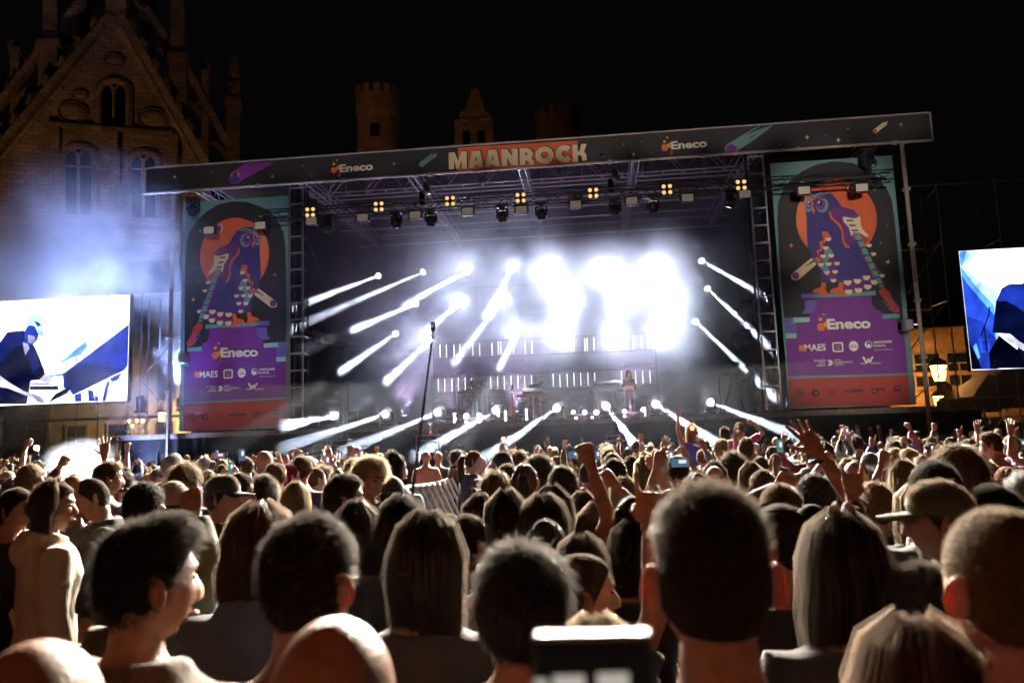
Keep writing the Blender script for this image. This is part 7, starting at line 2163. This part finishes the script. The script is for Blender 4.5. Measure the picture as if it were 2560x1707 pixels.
t = thing('hand_microphone', 'black microphone held before the singer mouth', 'microphone', at(1566, 936, 28.2)); mb = MB(); mb.tube([(0.06, 0.05, -0.14), (0, 0, 0)], [0.014, 0.02], 8); obj('handle', mb, M_black, t); mb = MB(); mb.ell((-0.01, -0.01, 0.02), (0.032, 0.032, 0.032), 10, 8); obj('grille', mb, M_darksteel, t)

# ---------------------------------------------------------------- things held or standing among the people
M_glassphone = mat('phone_black', (0.01, 0.01, 0.012), 0.15)
M_whitecase = mat('white_phone_case', (0.3, 0.31, 0.34), 0.45)
def screen_glow(i):
    return emat('phone_screen_%d' % i, [(0.35, 0.6, 1.0), (0.9, 0.45, 0.7), (0.4, 0.9, 0.8)][i], 0.22)
def phone(p, w, h, rz, label, scr=0, case=None, tilt=0.0):
    t = thing('phone', label, 'phone', p, rz, 'phones held up')
    mb = MB(); mb.bbox((0, 0, 0), (w, 0.009, h), 0.004); obj('shell', mb, case or M_glassphone, t)
    if scr is not None:
        mb = MB(); mb.box((0, -0.0056, 0), (w * .92, 0.001, h * .92)); obj('display', mb, screen_glow(scr), t)
        mb = MB(); mb.box((w * .12, -0.0064, h * .1), (w * .4, 0.0008, h * .35)); obj('picture', mb, emat('phone_picture', (0.9, 0.95, 1.0), 0.9), t)
    return t
t = thing('phone', 'white phone held upright at the bottom edge', 'phone', pp, 0.05, 'phones held up')
mb = MB(); mb.bbox((0, 0, 0), (0.077, 0.010, 0.155), 0.010); obj('shell', mb, M_glassphone, t)
mb = MB(); mb.bbox((0, 0.0, 0.0785), (0.074, 0.0115, 0.004), 0.0015); obj('rim', mb, M_whitecase, t)
mb = MB(); mb.bbox((0, -0.005, -0.002), (0.073, 0.004, 0.148), 0.006); obj('display', mb, M_glassphone, t)
for dx, dz, r in ((-0.016, 0.050, 0.010), (0.012, 0.051, 0.010), (-0.034, 0.048, 0.004)):
    mb = MB(); mb.bbox((dx, -0.0074, dz), (r * 2, 0.0012, 0.012), 0.0005); obj('notification', mb, emat('phone_note', (1.0, 0.92, 0.80), 0.45), t)
for (u, v, d, w, h, lab, sc_) in ((1562, 1062, 6.2, 0.15, 0.075, 'phone filming above the woman with the pink nail', 0), (1791, 1024, 8.5, 0.075, 0.15, 'upright phone with lit screen before the maroon shirt', 2), (1322, 1044, 7.5, 0.15, 0.075, 'phone held sideways near the raised fist', 0), (556, 1044, 9.5, 0.08, 0.16, 'upright phone with lit screen left of the bald man', 0), (503, 1046, 9.0, 0.15, 0.075, 'phone filming near the shaved man at left', 1), (1372, 1045, 10.5, 0.07, 0.14, 'small upright phone glowing blue in the middle', 0), (1346, 1046, 10.5, 0.06, 0.08, 'small phone glowing pink in the middle', 1)):
    phone(atd(u * KD, v * KD, d), w, h, 0.05, lab, sc_)
# selfie pole with an action camera
a = atd(1028, 1258, 5.0); b = atd(1083, 826, 5.0)
t = thing('selfie_pole', 'long black selfie pole with an action camera rising before the stage', 'selfie pole', a)
e = b - a
for k, (f0, f1, r) in enumerate(((0, 0.2, 0.011), (0.2, 0.62, 0.0085), (0.62, 1.0, 0.006))):
    mb = MB(); mb.tube([e * f0, e * f1], r, 8); obj('pole_section', mb, M_black, t)
mb = MB(); mb.bbox(e + np.array([0.0, 0, 0.025]), (0.03, 0.03, 0.06), 0.006); obj('action_camera', mb, M_glassphone, t)
mb = MB(); mb.box(e + np.array([0.0, -0.0158, 0.03]), (0.018, 0.001, 0.026)); obj('camera_display', mb, screen_glow(0), t)
# crowd barrier
M_barrier = mat('barrier_aluminium', (0.72, 0.72, 0.72), 0.5, 0.1, var=0.1, scale=6)
a = atz(1014, 1217, 1.32); b = atz(1136, 1190, 1.32)
def barrier(a, b, n, label, panelm, H=1.18):
    g0 = np.array([a[0], a[1], 0]); e = np.array(b) - np.array(a); e[2] = 0
    t = thing('crowd_barrier', label, 'barrier', g0, group='crowd barriers')
    Ln = np.linalg.norm(e); d = e / Ln; nn = np.array([d[1], -d[0], 0])
    mb = MB(); mb.tube([(0, 0, H), e + np.array([0, 0, 1.18])], 0.03, 8); obj('top_rail', mb, M_barrier, t)
    for k in range(n):
        p = e * k / n; q = e * (k + 1) / n
        mb = MB(); mb.prism([p + d * .01 + (0, 0, .1), q - d * .01 + (0, 0, .1), q - d * .01 + (0, 0, H - 0.03), p + d * .01 + (0, 0, H - 0.03)], -nn * 0.02); obj('panel', mb, panelm, t)
        mb = MB(); mb.tube([p + (0, 0, H - 0.03) + nn * 0.03, p + nn * 0.6 + d * 0.12 + (0, 0, 0.02)], 0.026, 6); obj('strut', mb, M_barrier, t)
        mb = MB(); mb.tube([p + (0, 0, 0.02) + nn * 0.03, p + (0, 0, H - 0.01) + nn * 0.03], 0.025, 6); obj('post', mb, M_barrier, t)
    return t
barrier(a, b, 9, 'silver crowd barrier with slanting struts in the gap of the crowd', mat('barrier_panel', (0.22, 0.22, 0.23), 0.6, 0.2, var=0.25, scale=4), 1.32)
a = np.array(atd(-140, 1455, 4.2)); b = np.array(atd(95, 1425, 4.6)); 
barrier((a[0], a[1], 0), (b[0], b[1], 0), 3, 'grey barrier behind the beige hoodie at the left edge', mat('barrier_grey', (0.16, 0.17, 0.18), 0.6, 0.3))
# hair ornaments
def on_head(u, v, d):
    return atd(u * KD, v * KD, d)
t = thing('hair_clip', 'orange tortoiseshell claw clip in dark hair', 'hair clip', on_head(1272, 1194, 3.62)); mb = MB()
for k in range(5):
    mb.tube([(-0.04 + k * 0.02, 0.01, -0.012), (-0.038 + k * 0.02, -0.012, 0.012), (-0.036 + k * 0.02, 0.015, 0.02)], 0.006, 5)
mb.tube([(-0.045, -0.005, 0.005), (0.045, -0.005, 0.005)], 0.006, 5); obj('claw', mb, mat('tortoiseshell', (0.75, 0.2, 0.02), 0.25, trans=0.4), t)
t = thing('sunglasses', 'sunglasses pushed up in the dark tied hair', 'sunglasses', on_head(1783, 1168, 2.62)); mb = MB()
for s_ in (-1, 1):
    mb.ell((s_ * 0.032, 0, 0), (0.028, 0.006, 0.02), 12, 6)
mb.tube([(-0.062, 0, 0.008), (0.062, 0, 0.008)], 0.004, 5); obj('frame', mb, M_glassphone, t)
t = thing('hair_bow', 'small pale bow on the long dark hair', 'hair bow', on_head(1936, 1192, 1.98)); mb = MB()
for s_ in (-1, 1):
    mb.tube([(0, 0, 0), (s_ * 0.02, -0.005, 0.04), (s_ * 0.032, -0.005, 0.03), (s_ * 0.012, 0, 0.0)], [0.004, 0.009, 0.008, 0.004], 6)
obj('loops', mb, m_cloth('cream'), t)
t = thing('headband', 'glowing pink headband with two loops on ginger hair', 'headband', on_head(2306, 1070, 8.2)); mb = MB()
for s_ in (-1, 1):
    mb.tube([(s_ * (0.05 + 0.035 * cos(q)), 0, 0.03 + 0.06 * sin(q)) for q in np.linspace(-0.8, pi + 0.8, 12)], 0.009, 6)
obj('loops', mb, emat('glow_band', (1.0, 0.45, 0.55), 1.6), t)
# burning light in a raised hand, wristbands
for (u, v, d, lab, c, r) in ((84, 1028, 9.3, 'bright phone torch in the raised fist by the smoke', (1.0, 0.85, 0.6), 0.03), (1590, 982, 13.3, 'small red lamp above the golden haired woman', (1.0, 0.08, 0.02), 0.035), (1156, 1007, 24.0, 'small orange lamp before the stage skirt', (1.0, 0.35, 0.05), 0.045)):
    t = thing('small_lamp', lab, 'lamp', on_head(u, v, d), group='small bright lamps'); mb = MB(); mb.ell((0, 0, 0), (r, r, r), 10, 7); obj('bulb', mb, emat('bulb_' + lab[:8].strip().replace(' ', '_'), c, 22.0), t)
    mb = MB(); mb.tube([(0, 0.01, -r), (0, 0.02, -r - 0.06)], r * .6, 8); obj('holder', mb, M_black, t)
# ---------------------------------------------------------------- the rest of the crowd
R2 = np.random.default_rng(23)
def zone(u):
    for lim, s in ((330, 'left screen'), (470, 'left scaffold'), (760, 'dim owl banner'), (1010, 'leftmost lamps'), (1290, 'drum kit'), (1560, 'keyboards'), (1800, 'singer'), (1960, 'cameraman'), (2300, 'bright owl banner')):
        if u < lim:
            return s
    return 'right screen'
HN = {'short': 'short', 'crop': 'cropped', 'quiff': 'swept', 'curly': 'curly', 'long': 'long', 'bob': 'bobbed', 'pony': 'ponytailed', 'bun': 'bun tied', 'mop': 'shaggy', 'fade': 'faded', 'thin': 'thinning', 'afro': 'bushy', 'bald': 'bald'}
CN = {'black': 'black', 'dark': 'dark', 'brown': 'brown', 'lightbrown': 'light brown', 'blond': 'blond', 'fair': 'fair', 'grey': 'grey', 'white': 'white', 'ginger': 'ginger', 'red': 'red'}
occ = [(p[0], p[1]) for p in PEOPLE]
cand = []
yy = 2.9
while yy < 25.2:
    step = 0.52 if yy < 8 else 0.62
    x = -0.95 * yy - 1.5
    while x < 0.62 * yy + 1.5:
        px, py = x + R2.uniform(-.22, .22), yy + R2.uniform(-.2, .2)
        u, v, w = topx((px, py, 1.72))
        x += (0.66 if yy < 8 else 0.80 if yy < 14 else 1.0)
        if -90 < u < 2650:
            cand.append((px, py, u, v))
    yy += step
    if yy > 8:
        yy += 0.25
    if yy > 14:
        yy += 0.35
fills = []
BODY_ARMS = [('down', 'down')] * 24 + [('down', 'upbent'), ('upbent', 'down'), ('up', 'down'), ('down', 'up'), ('phonehigh', 'phonehigh'), ('phonehigh', 'phonehigh'), ('phonehigh', 'phonehigh'), ('upbent', 'upbent')]
for (px, py, u, v) in cand:
    if any((px - a) ** 2 + (py - b) ** 2 < 0.46 ** 2 for a, b in occ):
        continue
    if 1000 < u < 1138 and 8.5 < py < 24.5:
        continue
    hwp = 0.26 * FPX / py
    if py < 14.5 and u + hwp > 1008 and u - hwp < 1138:
        continue
    if py < 4.2 and (-30 < u < 540):
        continue
    if px ** 2 + py ** 2 < 2.6 ** 2:
        continue
    # keep the singled out faces and backs free
    if py < 5.0 and (700 < u < 960 or 1560 < u < 1900):
        continue
    if py < 5.6 and u < 560:
        continue
    fills.append((px, py, u)); occ.append((px, py))
print('fills', len(fills), 'people', len(PEOPLE))
names = {}
recs = []
for (px, py, u) in sorted(fills, key=lambda q: q[1])[:298 - len(PEOPLE)]:
    fem = R2.random() < 0.45
    hair = str(R2.choice(['long', 'long', 'pony', 'bob', 'bun', 'mop'])) if fem else str(R2.choice(['short', 'short', 'crop', 'quiff', 'curly', 'bald', 'fade', 'thin']))
    hc = str(R2.choice(['dark', 'brown', 'brown', 'lightbrown', 'fair', 'blond', 'black', 'grey'], p=[.2, .2, .15, .15, .12, .08, .06, .04]))
    tc = str(R2.choice(['black', 'charcoal', 'navy', 'grey', 'white', 'beige', 'olive', 'pink', 'blue', 'brown', 'burgundy', 'denim']))
    top = str(R2.choice(['tee', 'long', 'jacket', 'hoodie', 'tee']))
    arms = BODY_ARMS[int(R2.integers(len(BODY_ARMS)))] if py > 6.5 else ('down', 'down')
    hk = tuple('relaxed' if a == 'down' else ('grip' if a == 'phonehigh' else str(R2.choice(['open', 'fist', 'point', 'fist']))) for a in arms)
    h = R2.normal(1.66, 0.05) if fem else R2.normal(1.76, 0.06)
    if py < 5.5:
        h = min(h, 1.68)
    h = float(np.clip(h, 1.56, 1.90))
    recs.append(dict(x=px, y=py, u=u, h=h, fem=fem, hair=hair, hc=hc, tc=tc, top=top, arms=arms, hk=hk, rot=float(R2.normal(0, 0.25)), yaw=float(R2.choice([0, 0, 0, 0.5, -0.5, 1.0, -1.0])), seed=int(R2.integers(2)), skin=str(R2.choice(['pale', 'light', 'light', 'tan']))))
for r_ in recs:
    band = 'near' if r_['y'] < 7 else ('mid' if r_['y'] < 13 else 'far')
    hd = 'bald' if r_['hair'] == 'bald' else f"{HN[r_['hair']]} {CN[r_['hc']]} hair"
    act = ', arm up' if ('up' in r_['arms'] or 'upbent' in r_['arms']) else (', filming' if 'phonehigh' in r_['arms'] else '')
    r_['lab'] = f"person, {hd}, {r_['tc']} {dict(tee='shirt', long='sweater', jacket='jacket', hoodie='hoodie')[r_['top']]}{act}, {band} crowd under {zone(r_['u'])}"
    names.setdefault(r_['lab'], []).append(r_)
for lab, rr in names.items():
    if len(rr) > 1:
        rr.sort(key=lambda q: q['u'])
        for k, q in enumerate(rr):
            q['lab'] = lab + [', leftmost', ', rightmost', ', middle'][0 if k == 0 else 1 if k == len(rr) - 1 else 2]
for r_ in recs:
    person(r_['lab'], r_['x'], r_['y'], r_['h'], rot=r_['rot'], yaw=r_['yaw'], sex='f' if r_['fem'] else 'm', hair=r_['hair'], hc=r_['hc'], tc=r_['tc'], top=r_['top'], arms=r_['arms'], hands=r_['hk'], skin=r_['skin'], seed=r_['seed'], lod=1 if r_['y'] < 9 else 2, tilt=float(R2.normal(0, 0.08)), cap=('cap' if R2.random() < 0.5 else 'beanie') if r_['hair'] in ('short', 'crop', 'fade') and R2.random() < 0.3 else None, capc=str(R2.choice(['black', 'navy', 'beige', 'charcoal'])))
    if 'phonehigh' in r_['arms']:
        s_ = r_['h'] / 1.76; W_ = arm_pts(1, 'phonehigh')[2]; c_, n_ = cos(r_['rot']), sin(r_['rot']); q_ = np.array([0.0, W_[1] + 0.05, W_[2] + 0.10]) * s_
        phone(np.array([r_['x'] - n_ * q_[1], r_['y'] + c_ * q_[1], q_[2]]), 0.075, 0.15, r_['rot'] * 0.3, 'phone of the ' + r_['lab'].replace('person, ', '').replace(', filming', ''), int(R2.integers(3)))
print('people', len(PEOPLE))
# those beyond the nearest three hundred
used = {(round(r_['x'], 3), round(r_['y'], 3)) for r_ in recs}
rest = [q for q in fills if (round(q[0], 3), round(q[1], 3)) not in used]
fm = MB(); d8, f8 = sph_grid(12, 9); hb8 = head_pts(d8, 0)
tones = ['black', 'charcoal', 'navy', 'grey', 'white', 'denim', 'brown', 'burgundy']; hts = ['dark', 'brown', 'lightbrown', 'fair', 'blond', 'black']; skl = ['light', 'pale']
mats = [m_cloth(k) for k in tones] + [m_hair(k) for k in hts] + [m_skin_far(k) for k in skl]
for (px, py, u) in rest:
    h = float(np.clip(R2.normal(1.72, 0.07), 1.55, 1.9)); s = h / 1.76; O_ = np.array([px, py, 0]); sub = MB()
    sub.cur = int(R2.integers(len(tones))); torso(sub, 'm', 0.02, n=10); sub.box((0, 0, 0.45), (0.3, 0.2, 0.86))
    for sd in (-1, 1):
        up = R2.random() < 0.10
        S, E, W = arm_pts(sd, 'up' if up else 'down'); sub.tube([S, E, W], [0.066, 0.056, 0.045], 7)
        if up:
            c_ = sub.cur; sub.cur = len(tones) + len(hts); hv, hf = hand('fist', sd, 1); sub.add(hv + W, hf); sub.cur = c_
    sub.cur = len(tones) + len(hts) + int(R2.integers(2)); sub.add(hb8 + HC, f8); sub.tube([(0, 0, 1.45), (0, 0.01, 1.57)], 0.055, 8)
    if R2.random() > 0.12:
        sub.cur = len(tones) + int(R2.integers(len(hts))); mk = smst(-0.03, 0.1, d8[:, 2] - hairline(d8)); sub.add(hb8 * (1.0 + 0.16 * mk - 0.06 * (1 - mk) + 0.03 * vnoise(hb8, 40, px))[:, None] + HC, f8)
    base = fm.n; fm.v.append(sub.verts() * s + O_); fm.f += [tuple(i + base for i in q) for q in sub.f]; fm.m += sub.m; fm.n += sub.n
if rest:
    structure(obj('far_crowd', fm, mats, smooth=True), 'stuff')
print('rest', len(rest))
bpy.data.scenes.remove(TMP)
